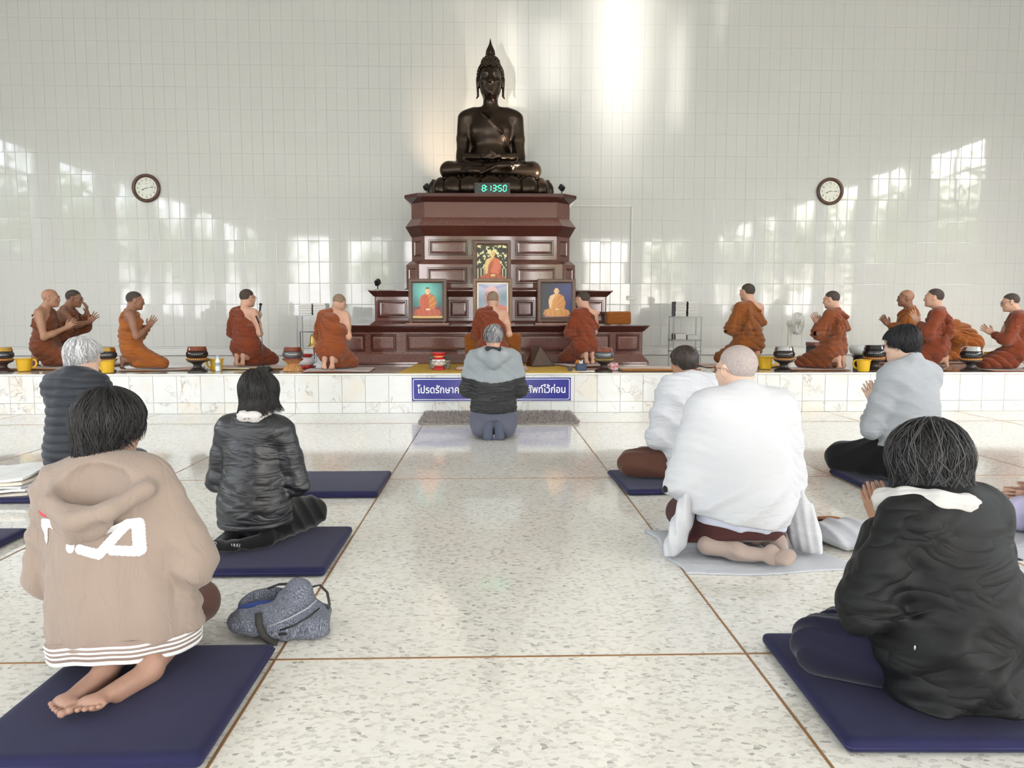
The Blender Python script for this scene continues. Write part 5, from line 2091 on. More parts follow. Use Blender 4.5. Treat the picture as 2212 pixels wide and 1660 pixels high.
# trousers under the jacket, showing at the side
pr = b2.legp(0.022, 0.06) + [Ell(b2.pelvis, (0.18, 0.14, 0.12), k=0.05)]
pr.append(Half((0, -0.10, 0.0), (0, -1, 0), 0.01))
pr.append(Half((0, 0, 0.004), (0, 0, -1), 0.006))
blob('trousers', pr, 0.012, M_BROWN_COTTON, p2)
hair_base(b2, p2, mat('hair_black', (15, 14, 14), 0.6, spec=0.2), e=0.012, low=-0.105, hairline=(0, 0.075, 0.06), nrm=(0, 0.78, -0.62), extra=[((0, -0.045, -0.05), (0.076, 0.070, 0.065))])
hair_locks('hair_locks', b2, p2, M_HAIR, 2300, lambda p: 2.20 + 0.75 * (abs(p) / PI) ** 3 - (0.75 if abs(p) < 1.1 else 0.0) - (0.15 if 1.1 <= abs(p) < 1.7 else 0), seed=3, off=0.024, rad=(0.0030, 0.0006), wave=0.06, cols=((9, 9, 10), (46, 42, 42)), crown=(0.015, -0.02), jitter=0.011, hang=0.05, seg=9)
# face mask strap at the cheek
c_, R_ = b2.hc, b2.Rh
mk = [Ell(c_ + R_ @ V3((0, 0.055, -0.052)), (0.066, 0.062, 0.056), R_, 0.01), Half(c_ + R_ @ V3((0, 0.045, 0)), R_ @ V3((0, -1, 0)), 0.01)]
blob('face_mask', mk, 0.006, mat('black_mask', (28, 28, 30), 0.8), p2)
mb = MB()
for sx in (-1, 1):
    mb.tube([Vector(c_ + R_ @ V3(q)) for q in ((sx * 0.066, 0.06, -0.03), (sx * 0.078, 0.03, 0.0), (sx * 0.085, -0.005, 0.03), (sx * 0.082, -0.02, -0.02), (sx * 0.07, 0.04, -0.07))], 0.002, 6)
mb.build('mask_strap', MATS['black_mask'], p2, smooth=True)

# ---------------------------------------------------------------- person in black satin jacket
b3 = Body(legs='flat', lean=0.07, head=(-0.12, 0.0, 0.0), girth=1.06, hs=1.12, arms=wai(el=(0.265, 0.03, 0.43), wr=(0.03, 0.22, 0.56)))
p3 = person_root('person with chin-length black hair in shiny black satin jacket kneeling on cushion', -1.165, 3.62, CUSH, math.radians(-12), 0.825)
lay_body(p3, b3, 'light')
pr = b3.torso(0.034, 0.05)
for sd in 'rl':
    pr += b3.arm(sd, 0.022, 0.025, fore=0.9)
pr += [Cap((0, -0.005, 0.36), (0, 0.0, 0.16), 0.185, 0.222, 0.06, sq=((0, 1, 0), 0.80)), Cap(b3.T((-0.13, -0.012, 0.672)), b3.T((0.13, -0.012, 0.672)), 0.082, k=0.05)]
pr += [Cap(b3.neck0 + V3((0, 0, -0.03)), b3.neck0 + V3((0, 0, 0.02)), 0.085, 0.076, 0.02), Cap(b3.neck0 + V3((0, 0, .0)), b3.neck1 + V3((0, 0.01, 0.03)), 0.062, 0.072, 0.012, op='s')]


def dsp3(P):
    z = P[..., 2]
    mid = np.exp(-((z - 0.30) / 0.11) ** 2) + 0.25 * np.clip((np.abs(P[..., 0]) - 0.16) / 0.04, 0, 1)
    o = creases(P, (0.3, 0.1, 1), 0.075, 0.010, 1.9, 5.0, 31, 0.8, 1.8) * mid
    o += folds(P, (-0.45, 0.1, 0.9), 0.08, 0.007, 2.4, 7.0, 2.0, 32, 1.6) * mid
    return o + 0.004


pr.append(Fn(dsp3))
# straight hem and a separate seam line above it
pr.append(Half((0, 0, 0.115), (0.03, 0.05, -1), 0.008))
sat = blob('satin_jacket', pr, 0.0078, M_SATIN, p3, it=1)
pr = [Cap((0, 0.0, 0.22), (0, 0.0, 0.145), 0.217, 0.229, 0.03, sq=((0, 1, 0), 0.80)), Half((0, 0, 0.112), (0.03, 0.05, -1), 0.006), Half((0, 0, 0.150), (-0.03, -0.05, 1), 0.006)]
blob('hem_flap', pr, 0.008, M_SATIN, p3)
pr = b3.legp(0.028, 0.06) + [Ell(b3.pelvis + V3((0, 0, -0.04)), (0.195, 0.155, 0.13), k=0.06), Cap((0.20, 0.36, 0.10), (0.13, 0.05, 0.10), 0.09, 0.09, 0.06), Fn(lambda P: folds(P, (0.7, 0.5, 0.4), 0.07, 0.012, 1.3, 6, 2, 33) + 0.004), Half((0, 0, 0.003), (0, 0, -1), 0.006)]
blob('trousers', pr, 0.010, M_BLACKCLOTH, p3)
ft = foot_prims((-0.09, -0.12, 0.075), (-0.085, -0.265, 0.05), (0, -0.5, 1), (-1, 0, 0), sock=True, scale=1.12) + foot_prims((0.14, -0.10, 0.07), (0.0, -0.255, 0.052), (0, -0.5, 1), (0.4, -0.6, 0), sock=True, scale=1.12)
ft += [Cap((-0.09, -0.075, 0.06), (-0.09, 0.05, 0.06), 0.045, 0.045, 0.03), Cap((0.14, -0.045, 0.06), (0.15, 0.08, 0.06), 0.045, 0.045, 0.03)]
so = blob('socks', ft, 0.006, cloth('black_sock', (22, 22, 24), 0.95, 0.3, 400, dist=0.001), p3)
# small white woven marks on the sock soles
mb = MB()
for (cx, w, h_) in ((-0.083, 0.012, 0.012),):
    for k in range(4):
        a = k * PI / 2 + .5
        mb.tube([(cx + w * math.cos(a), -0.297, 0.072 + h_ * math.sin(a)), (cx + w * math.cos(a + PI / 2), -0.297, 0.072 + h_ * math.sin(a + PI / 2))], 0.0014, 5)
for k in range(6):
    x = 0.018 + 0.0085 * k
    mb.tube([(x, -0.292 + 0.14 * (x - .018), 0.058), (x + (0.005 if k % 2 else 0.0), -0.292 + 0.14 * (x - .018), 0.076)], 0.0014, 5)
mb.build('sock_mark', M_WHITEPRINT, so)
pr = chain([b3.neck0 + V3(q) for q in ((-0.07, -0.03, 0.04), (-0.02, -0.082, 0.05), (0.05, -0.075, 0.045), (0.095, -0.02, 0.03), (0.08, 0.07, 0.0))], [0.028, 0.030, 0.032, 0.034, 0.03], 0.02)
pr.append(Fn(lambda P: folds(P, (0.3, 0.3, 1), 0.022, 0.006, 1.0, 8, 1.5, 34)))
blob('scarf', pr, 0.006, M_SCARF, p3)
hair_base(b3, p3, MATS['hair_black'], e=0.016, low=-0.12, hairline=(0, 0.07, 0.06), nrm=(0, 0.8, -0.6), extra=[((0, -0.045, -0.06), (0.080, 0.070, 0.075))])
hair_locks('hair_locks', b3, p3, M_HAIR, 2000, lambda p: 2.75 + 0.45 * (abs(p) / PI) ** 2 - (0.9 if abs(p) < 0.9 else 0.0), seed=5, off=0.020, rad=(0.0030, 0.0006), wave=0.06, cols=((12, 11, 12), (42, 38, 38)), crown=(-0.005, -0.03), jitter=0.006, flip=0.55, flip_side=0.5, seg=9)

# ---------------------------------------------------------------- man with two-tone hooded jacket at the centre aisle
b4 = Body(legs='tuck', lean=0.05, head=(0.0, 0.0, 0.0), girth=1.10, hs=1.0, arms=wai(el=(0.252, 0.03, 0.46), wr=(0.03, 0.21, 0.62)))
p4 = person_root('grey-haired man in two-tone grey hooded jacket kneeling alone in the aisle', 0.025, 7.0, 0.0, 0.0, 1.005)
lay_body(p4, b4, 'light')


def jack4(e):
    pr = b4.torso(0.036 + e, 0.06)
    for sd in 'rl':
        pr += b4.arm(sd, 0.030 + e, 0.03, fore=0.9)
    pr += [Cap(b4.T((-0.15, -0.015, 0.69)), b4.T((0.15, -0.015, 0.69)), 0.098 + e, k=0.05), Cap((0, -0.005, 0.50), (0, -0.005, 0.30), 0.200 + e, 0.178 + e, 0.05, sq=((0, 1, 0), 0.80)), Cap(b4.neck0 + V3((0, 0, -0.05)), b4.neck0 + V3((0, 0, 0.0)), 0.10 + e, 0.085 + e, 0.03)]
    pr.append(Cap(b4.neck0, b4.neck1, 0.068, 0.075, 0.012, op='s'))

    def dsp(P):
        z = P[..., 2]
        lo_ = np.clip((0.56 - z) / 0.08, 0, 1)
        return creases(P, (0.15, 0.2, 1), 0.042, 0.013, 1.5, 8.0, 41, 0.7, 1.4) * lo_ + folds(P, (0.5, 0.3, 0.8), 0.11, 0.006, 1.2, 6, 2, 42) + 0.004
    pr.append(Fn(dsp))
    return pr


pr = jack4(0.0) + [Half((0, 0, 0.255), (0, 0, -1), 0.012)]
blob('jacket', pr, 0.0095, M_DARKGREY, p4)
# light yoke: upper part, lower edge dips at the middle of the back
pr = jack4(0.004) + [Fn(lambda P: (0.560 - 0.030 * np.cos(np.clip(P[..., 0] / 0.21, -1.5, 1.5) * PI / 2) + 0.0 * P[..., 1]) - P[..., 2], op='i', k=0.006)]
pr += [Cap((-0.11, -0.09, 0.80), (0.0, -0.16, 0.735), 0.045, 0.055, 0.04), Cap((0.11, -0.09, 0.80), (0.0, -0.16, 0.735), 0.045, 0.055, 0.04), Cap((0, -0.165, 0.74), (0.0, -0.15, 0.80), 0.05, 0.05, 0.05), Cap((-0.11, -0.09, 0.80), (-0.08, 0.05, 0.80), 0.045, 0.04, 0.04), Cap((0.11, -0.09, 0.80), (0.08, 0.05, 0.80), 0.045, 0.04, 0.04),
       Ell((0, -0.07, 0.86), (0.075, 0.06, 0.05), k=0.03, op='s'), Cap(b4.neck0, b4.neck1, 0.066, 0.072, 0.012, op='s'), Fn(lambda P: folds(P, (0.6, 0, 0.8), 0.06, 0.006, 1.2, 9, 2, 43) + .002)]
blob('jacket_yoke', pr, 0.009, M_GREYHOOD, p4)
pr = [Cap((0, -0.005, 0.33), (0, -0.005, 0.25), 0.188, 0.186, 0.02, sq=((0, 1, 0), 0.82)), Half((0, 0, 0.245), (0, 0, -1), 0.008), Half((0, 0, 0.31), (0, 0, 1), 0.008), Fn(lambda P: folds(P, (1, 0.3, 0), 0.05, 0.004, .8, 6, 2, 44))]
blob('waistband', pr, 0.009, M_DARKGREY, p4)
pr = [Ell((0, 0.0, 0.225), (0.205, 0.155, 0.15), k=0.05), Ell((0, 0.0, 0.14), (0.225, 0.15, 0.11), k=0.06)]
for sd, sx in (('r', 1), ('l', -1)):
    pr += [Cap((sx * 0.11, 0.02, 0.19), (sx * 0.15, 0.40, 0.10), 0.11, 0.085, 0.06), Cap((sx * 0.16, 0.38, 0.075), (sx * 0.13, -0.07, 0.085), 0.072, 0.072, 0.04)]
pr += [Fn(lambda P: folds(P, (0.6, 0.2, -0.7), 0.09, 0.008, 1.2, 6, 2, 45) + .003), Box((0, -0.14, 0.06), (0.055, 0.06, 0.11), 0.03, k=0.03, op='s'), Half((0, 0, 0.004), (0, 0, -1), 0.006)]
blob('trousers', pr, 0.010, M_SLATE, p4)
ft = []
for sx in (-1, 1):
    ft += [Cap((sx * 0.052, -0.115, 0.155), (sx * 0.056, -0.14, 0.035), 0.042, 0.044, 0.03, sq=((0, 1, 0), 0.8)), Cap((sx * 0.055, -0.12, 0.03), (sx * 0.055, -0.07, 0.022), 0.04, 0.03, 0.02, sq=((0, 0, 1), 0.6)), Cap((sx * 0.052, -0.10, 0.14), (sx * 0.06, 0.0, 0.10), 0.04, 0.04, 0.03)]
ft.append(Half((0, 0, 0.002), (0, 0, -1), 0.004))
blob('socks', ft, 0.007, cloth('grey_sock', (88, 92, 108), 0.95, 0.3, 300, dist=0.001), p4)
hair_base(b4, p4, mat('hair_grey_dark', (92, 92, 94), 0.6), e=0.009)
hair_locks('hair_locks', b4, p4, M_HAIR, 1500, lambda p: 1.85 + 0.45 * (abs(p) / PI) ** 2 - (0.5 if abs(p) < 1.2 else 0.0), seed=8, off=0.011, rad=(0.0026, 0.0008), wave=0.12, cols=((52, 52, 54), (190, 190, 192)), crown=(0.015, -0.03), jitter=0.006, seg=7)

# ---------------------------------------------------------------- silver-haired man in quilted vest
b1 = Body(legs='flat', lean=0.06, head=(-0.42, 0.02, 0.0), girth=1.08, hs=1.06, arms=wai(el=(0.245, 0.10, 0.42), wr=(0.03, 0.25, 0.54)))
p1 = person_root('silver-haired man in black quilted vest seated behind the woman in beige', -2.775, 5.0, CUSH, math.radians(-16), 0.955)
lay_body(p1, b1, 'pale')
pr = b1.torso(0.045, 0.06) + [Cap(b1.T((-0.12, -0.01, 0.665)), b1.T((0.12, -0.01, 0.665)), 0.10, k=0.06), Cap((0, 0, 0.36), (0, 0, 0.12), 0.20, 0.215, 0.06, sq=((0, 1, 0), .82)),
                              Cap(b1.neck0 + V3((0, 0, -0.04)), b1.neck0 + V3((0, 0, 0.035)), 0.090, 0.080, 0.025), Cap(b1.neck0, b1.neck1 + V3((0, 0.01, 0.03)), 0.068, 0.076, 0.012, op='s')]


def quilt(P):
    z = P[..., 2] + 0.004 * noise3(P, 14, 51)
    s_ = np.abs(np.sin(z * PI / 0.060))
    return -0.014 * s_ ** 0.55 + 0.002 * noise3(P, 45, 52) + 0.006


pr.append(Fn(quilt))
pr.append(Half((0, 0, 0.075), (0, 0, -1), 0.01))
blob('quilted_vest', pr, 0.0085, M_VEST, p1)
pr = []
for sd in 'rl':
    pr += b1.arm(sd, 0.022, 0.03, fore=0.92)
pr.append(Fn(lambda P: folds(P, (0.3, 0.3, 0.9), 0.05, 0.008, 1.3, 8, 2, 53)))
blob('sleeves', pr, 0.010, cloth('dark_grey_knit', (72, 74, 80), 0.9, 0.3, 80), p1)
pr = b1.legp(0.026, 0.06) + [Ell(b1.pelvis + V3((0, 0, -0.03)), (0.19, 0.15, 0.13), k=0.05), Cap((0, -0.12, 0.06), (0, 0.1, 0.08), 0.06, 0.09, 0.05), Half((0, 0, 0.004), (0, 0, -1), 0.006)]
blob('trousers', pr, 0.012, cloth('grey_trouser', (88, 90, 98), 0.9, 0.3, 30), p1)
hair_base(b1, p1, mat('hair_silver', (176, 176, 178), 0.55), e=0.013)
hair_locks('hair_locks', b1, p1, M_HAIR, 2200, lambda p: 1.9 + 0.65 * (abs(p) / PI) ** 2 - (0.5 if abs(p) < 1.25 else 0.0), seed=11, off=0.020, rad=(0.0026, 0.0008), wave=0.06, cols=((128, 128, 130), (230, 230, 232)), crown=(0.0, -0.02), jitter=0.006, seg=8)

# ---------------------------------------------------------------- person in white jacket, brown trousers, legs folded to the side
b6 = Body(legs='side', lean=0.10, head=(0.12, 0.05, 0.0), girth=1.08, hs=1.0, arms=wai(el=(0.275, 0.04, 0.40), wr=(0.03, 0.22, 0.54)))
p6 = person_root('person in white windbreaker and brown trousers sitting with legs folded sideways', 1.385, 5.02, CUSH, math.radians(22), 0.935)
lay_body(p6, b6, 'tan', hands=True)
pr = b6.torso(0.05, 0.07)
for sd in 'rl':
    pr += b6.arm(sd, 0.034, 0.035, fore=0.92)
pr += [Cap(b6.T((-0.13, -0.01, 0.645)), b6.T((0.13, -0.01, 0.645)), 0.10, k=0.06), Cap((0, -0.01, 0.34), (0, -0.01, 0.08), 0.20, 0.225, 0.06, sq=((0, 1, 0), .85)), Cap(b6.neck0 + V3((0, 0, -0.05)), b6.neck0 + V3((0, 0, 0.03)), 0.098, 0.088, 0.02), Cap(b6.neck0, b6.neck1 + V3((0, 0, .02)), 0.072, 0.082, 0.012, op='s')]
pr.append(Fn(lambda P: folds(P, (0.7, 0.1, 0.6), 0.12, 0.018, 1.4, 5.0, 2.0, 61) + folds(P, (0.3, 0.2, 0.9), 0.05, 0.008, 1.4, 9.0, 2.0, 62) + .005))
pr.append(Half((0, 0, 0.045), (-0.12, 0.3, -1), 0.012))
blob('windbreaker', pr, 0.0085, M_WHITE_COTTON, p6)
pr = [Ell((0, -0.01, 0.12), (0.20, 0.16, 0.12), k=0.05), Cap((-0.06, 0.02, 0.15), (-0.40, 0.20, 0.115), 0.115, 0.085, 0.07), Cap((-0.41, 0.19, 0.085), (-0.16, -0.03, 0.065), 0.075, 0.058, 0.05), Cap((0.06, 0.05, 0.15), (-0.20, 0.34, 0.10), 0.11, 0.085, 0.06), Cap((-0.2, 0.34, 0.09), (0.08, 0.16, 0.07), 0.075, 0.06, 0.05),
      Fn(lambda P: folds(P, (0.5, 0.6, 0.3), 0.075, 0.014, 1.4, 6, 2, 63) + .004), Half((0, 0, 0.004), (0, 0, -1), 0.006)]
blob('trousers', pr, 0.009, M_BROWN_COTTON, p6)
ft = foot_prims((-0.05, -0.105, 0.055), (0.10, -0.185, 0.045), (-0.3, -0.8, 0.5), (0.2, 0.3, 1), sock=True, scale=1.1) + [Cap((-0.05, -0.09, 0.055), (-0.17, -0.04, 0.06), 0.042, 0.046, 0.03)]
so = blob('white_sock', [p for p in ft] + [Half((0.0, -0.12, 0.05), (1, -0.4, 0.1), 0.01)], 0.007, cloth('pale_sock', (214, 212, 224), 0.95, 0.3, 300, dist=0.001), p6)
so2 = blob('patterned_sock', [Cap((-0.01, -0.135, 0.05), (0.115, -0.19, 0.047), 0.047, 0.042, 0.02, sq=((0.35, 1, 0), 0.8)), Half((0, 0, 0.004), (0, 0, -1), 0.004)], 0.006, cloth('dark_print_sock', (48, 48, 52), 0.95, 0.3, 300, dist=0.001), p6)
mb = MB()
for (x, y, z) in ((0.035, -0.193, 0.062), (0.075, -0.212, 0.052), (0.105, -0.225, 0.066), (0.055, -0.198, 0.04)):
    mb.sphere((x, y, z), 0.009, 8, 6, (1, 0.4, 0.8))
mb.build('sock_motif', M_WHITEPRINT, so2, smooth=True)
pr = chain([b6.neck0 + V3(q) for q in ((0.085, -0.02, 0.035), (0.03, -0.088, 0.045), (-0.055, -0.072, 0.04), (-0.092, 0.0, 0.03), (-0.06, 0.08, 0.015))], [0.02, 0.022, 0.024, 0.026, 0.024], 0.02)
m_pl, N, L, bs_ = node_mat('blue_plaid')
tc = N.new('ShaderNodeTexCoord')
ck = N.new('ShaderNodeTexChecker')
ck.inputs['Scale'].default_value = 75
ck.inputs['Color1'].default_value = (*lin((74, 98, 146)), 1)
ck.inputs['Color2'].default_value = (*lin((214, 220, 232)), 1)
L.new(tc.outputs['Object'], ck.inputs['Vector'])
L.new(ck.outputs['Color'], bs_.inputs['Base Color'])
bs_.inputs['Roughness'].default_value = 0.9
blob('plaid_scarf', pr, 0.006, m_pl, p6)
mb = MB().tube([(-0.20, -0.115, 0.16), (-0.215, -0.125, 0.12), (-0.225, -0.12, 0.10)], 0.0035, 6)
mb.sphere((-0.215, -0.128, 0.122), 0.010, 8, 6)
mb.build('drawcord', M_WHITEPRINT, p6, smooth=True)
hair_base(b6, p6, mat('hair_brown_black', (44, 36, 34), 0.55), e=0.012)
hair_locks('hair_locks', b6, p6, M_HAIR, 1500, lambda p: 1.8 + 0.45 * (abs(p) / PI) ** 2 - (0.5 if abs(p) < 1.2 else 0.0), seed=13, off=0.014, rad=(0.0026, 0.0008), wave=0.08, cols=((30, 25, 24), (88, 74, 66)), crown=(-0.02, -0.03), jitter=0.004, seg=7)

# ---------------------------------------------------------------- shaven-headed devotee wrapped in a white cloth
b8 = Body(legs='flat', lean=0.06, head=(0.30, 0.03, 0.0), girth=1.10, hs=1.02, arms=wai(el=(0.255, 0.05, 0.42), wr=(0.03, 0.20, 0.56)))
p8 = person_root('shaven-headed devotee wrapped in white cloth over a maroon skirt on a white sheet', 1.215, 3.50, 0.017, math.radians(8), 1.0)
lay_body(p8, b8, 'pale')
shaved_hair(b8, p8, mat('stubble_silver', (166, 154, 150), 0.75, var=0.12, var_scale=120), e=0.004, drop=0.012)
glasses(b8, p8, mat('tortoise_frame', (140, 90, 50), 0.35))
pr = b8.torso(0.045, 0.08)
for sd in 'rl':
    pr += b8.arm(sd, 0.040, 0.09, fore=0.9)
pr += [Cap(b8.T((-0.14, -0.012, 0.66)), b8.T((0.14, -0.012, 0.66)), 0.098, k=0.07), Cap((0, -0.01, 0.45), (0, -0.01, 0.22), 0.215, 0.235, 0.07, sq=((0, 1, 0), .85)), Cap(b8.el['l'], (-0.15, 0.0, 0.26), 0.075, 0.08, 0.08), Cap(b8.el['r'], (0.16, 0.0, 0.26), 0.075, 0.08, 0.08),
       Cap(b8.neck0 + V3((0, 0, -0.05)), b8.neck0 + V3((0, -0.004, 0.055)), 0.095, 0.074, 0.03), Cap(b8.neck0 + V3((0, 0.02, 0.02)), b8.neck1 + V3((0, 0.035, 0.03)), 0.058, 0.068, 0.012, op='s')]
pr.append(Fn(lambda P: folds(P, (-0.42, 0.1, 0.90), 0.12, 0.016, 2.2, 4.0, 2.0, 81, 1.6) * np.clip((0.46 - P[..., 2]) / 0.15, 0.10, 1) + folds(P, (0.4, 0.3, 0.7), 0.045, 0.008, 1.5, 8, 2, 82) * np.clip((np.abs(P[..., 0]) - 0.17) / 0.06, 0, 1) + .004))
pr.append(Fn(lambda P: (0.155 - 0.11 * np.clip(-P[..., 0], -0.3, 0.3) * -1.0 + 0.0) - P[..., 2] + 0.11 * np.clip(-P[..., 0], 0, 0.3) * 0.6, op='i', k=0.012))
blob('white_wrap', pr, 0.0085, M_WHITE_DRAPE, p8, it=2)
# shirt tail under the wrap
pr = [Cap((0, -0.005, 0.30), (0, -0.005, 0.13), 0.20, 0.222, 0.04, sq=((0, 1, 0), .84)), Half((0, 0, 0.138), (-0.08, 0, -1), 0.006), Fn(lambda P: folds(P, (1, 0.2, 0), 0.12, 0.008, 1, 6, 2, 83))]
blob('shirt_tail', pr, 0.009, M_WHITE_THIN, p8)
# hanging ends of the wrap at both sides
for sx, pts, rr in ((-1, [(-0.24, 0.02, 0.34), (-0.29, -0.01, 0.20), (-0.335, -0.03, 0.09), (-0.37, -0.03, 0.03)], [0.05, 0.07, 0.075, 0.06]), (1, [(0.23, 0.02, 0.34), (0.265, -0.04, 0.20), (0.285, -0.09, 0.09), (0.30, -0.12, 0.03)], [0.05, 0.065, 0.07, 0.055])):
    pr = chain([V3(q) for q in pts], rr, 0.05, sq=((0.75 * sx, 0.65, 0), 0.45))
    pr += [Fn(lambda P: folds(P, (0.8, -0.6, 0.2), 0.04, 0.014, 1.2, 7, 1.6, 84) + .004), Half((0, 0, 0.006), (0, 0, -1), 0.006)]
    blob('wrap_end', pr, 0.0075, M_WHITE_DRAPE, p8, it=2)
pr = [Cap((0, 0.0, 0.18), (0, 0.0, 0.07), 0.205, 0.225, 0.05, sq=((0, 1, 0), .84)), Cap((0, 0.1, 0.12), (0, 0.38, 0.09), 0.14, 0.10, 0.08)]
for sx in (-1, 1):
    pr += [Cap((sx * 0.1, 0.1, 0.12), (sx * 0.14, 0.40, 0.09), 0.11, 0.085, 0.06)]
pr += [Cap((-0.17, 0.05, 0.06), (-0.28, 0.0, 0.025), 0.06, 0.025, 0.05), Fn(lambda P: folds(P, (0.9, 0.2, 0.3), 0.13, 0.008, 1, 5, 2, 85) + .003), Half((0, 0, 0.035), (-0.05, -0.35, -1), 0.01), Half((0, 0, 0.005), (0, 0, -1), 0.006)]
blob('maroon_skirt', pr, 0.009, M_MAROON, p8)
ft = foot_prims((-0.10, -0.15, 0.05), (0.045, -0.232, 0.042), (0, -0.6, 0.8), (0.3, 0.3, 1), sock=True, scale=1.1) + [Cap((-0.10, -0.14, 0.05), (-0.20, -0.06, 0.05), 0.04, 0.045, 0.03)]
ft2 = foot_prims((0.125, -0.12, 0.075), (0.085, -0.265, 0.042), (-0.2, -0.55, 0.8), (1, -0.2, 0.2), sock=True, scale=1.12) + [Cap((0.125, -0.11, 0.06), (0.13, 0.0, 0.06), 0.044, 0.046, 0.03)]
for f_ in (ft, ft2):
    f_.append(Half((0, 0, 0.003), (0, 0, -1), 0.004))
    blob('sock', f_, 0.006, M_TAUPE, p8)

# ---------------------------------------------------------------- man in grey sweatshirt
b9 = Body(legs='flat', lean=0.05, head=(0.22, 0.08, 0.0), girth=1.08, hs=1.02, arms=wai(el=(0.245, 0.08, 0.42), wr=(0.03, 0.22, 0.56)))
p9 = person_root('young man with short black hair in light grey sweatshirt kneeling on the far cushion', 2.85, 4.92, CUSH, math.radians(24), 1.05)
lay_body(p9, b9, 'pale')
pr = b9.torso(0.034, 0.06)
for sd in 'rl':
    pr += b9.arm(sd, 0.024, 0.03, fore=0.92)
pr += [Cap(b9.T((-0.12, -0.01, 0.665)), b9.T((0.12, -0.01, 0.665)), 0.088, k=0.06), Cap((0, -0.005, 0.42), (0, -0.005, 0.20), 0.185, 0.178, 0.06, sq=((0, 1, 0), .84)), Cap(b9.neck0 + V3((0, 0, -0.04)), b9.neck0 + V3((0, -0.004, 0.062)), 0.082, 0.074, 0.02), Cap(b9.neck0 + V3((0, 0.012, 0)), b9.neck1 + V3((0, 0.01, 0.03)), 0.060, 0.070, 0.010, op='s')]
pr.append(Fn(lambda P: folds(P, (0.6, 0.2, 0.7), 0.07, 0.009, 1.4, 7, 2.2, 91) * np.clip(np.abs(P[..., 0]) / 0.12 - .4, 0.15, 1) + folds(P, (0.1, 0.1, 1), 0.06, 0.008, 1.4, 7, 2.2, 92) * np.clip((0.36 - P[..., 2]) / 0.1, 0, 1) + .003))
pr.append(Half((0, 0, 0.135), (0, 0.15, -1), 0.01))
blob('sweatshirt', pr, 0.0085, M_MELANGE, p9)
pr = b9.legp(0.036, 0.06) + [Ell(b9.pelvis + V3((0, 0, -0.04)), (0.195, 0.165, 0.13), k=0.06), Cap((-0.15, 0.39, 0.10), (-0.13, 0.0, 0.09), 0.09, 0.08, 0.05), Cap((0.15, 0.39, 0.10), (0.13, 0.0, 0.09), 0.09, 0.08, 0.05), Cap((0, -0.15, 0.05), (0, 0.1, 0.08), 0.055, 0.09, 0.05), Fn(lambda P: folds(P, (0.6, 0.5, 0.5), 0.09, 0.010, 1.3, 6, 2, 93) + .003), Half((0, 0, 0.004), (0, 0, -1), 0.006)]
blob('trousers', pr, 0.010, M_BLACKCLOTH, p9)
hair_base(b9, p9, mat('hair_jet', (14, 14, 17), 0.6, spec=0.2), e=0.012)
hair_locks('hair_locks', b9, p9, M_HAIR, 1600, lambda p: 1.75 + 0.75 * (abs(p) / PI) ** 2 - (0.4 if abs(p) < 1.2 else 0.0), seed=17, off=0.016, rad=(0.0026, 0.0008), wave=0.05, cols=((10, 10, 13), (36, 36, 42)), crown=(0.0, -0.03), jitter=0.004, seg=7)

# ---------------------------------------------------------------- woman in black jacket, wavy grey hair
b7 = Body(legs='side', lean=0.12, head=(0.16, 0.10, 0.06), girth=1.16, hs=1.02, arms=wai(el=(0.345, 0.06, 0.46), wr=(0.028, 0.25, 0.70), f=(0, 0.40, 0.90), spread=.07))
p7 = person_root('woman with wavy grey-black hair in loose black jacket, palms joined, on near cushion', 1.345, 2.06, CUSH, math.radians(21), 0.80)
ft = foot_prims((0.075, -0.13, 0.055), (0.150, -0.272, 0.036), (0.0, -0.5, 1), (-0.85, -0.4, 0))
lay_body(p7, b7, 'tan', feet=ft, fine=0.0035)
pr = b7.torso(0.055, 0.08)
for sd in 'rl':
    pr += b7.arm(sd, 0.042, 0.04, fore=0.86)
pr += [Cap(b7.T((-0.15, -0.012, 0.64)), b7.T((0.15, -0.012, 0.64)), 0.105, k=0.07), Cap((0, -0.01, 0.40), (0, -0.015, 0.13), 0.225, 0.275, 0.08, sq=((0, 1, 0), .86)), Cap(b7.neck0 + V3((0, 0, -0.05)), b7.neck0 + V3((0, 0, 0.025)), 0.105, 0.092, 0.02), Cap(b7.neck0, b7.neck1 + V3((0, 0, .02)), 0.078, 0.090, 0.010, op='s')]


def dsp7(P):
    x, z = P[..., 0], P[..., 2]
    low = np.clip((0.48 - z) / 0.2, 0, 1)
    o = folds(P, (0.75, 0.1, 0.60), 0.20, 0.034, 1.2, 4.0, 2.0, 71, 1.2) * low
    o += folds(P, (-0.6, 0.1, 0.7), 0.17, 0.026, 1.2, 4.5, 2.0, 72, 1.2) * low
    o += folds(P, (0.5, 0.3, 0.7), 0.09, 0.012, 1.2, 6, 2.2, 73) * np.clip((np.abs(x) - 0.18) / 0.06, 0, 1)
    return o + 0.006


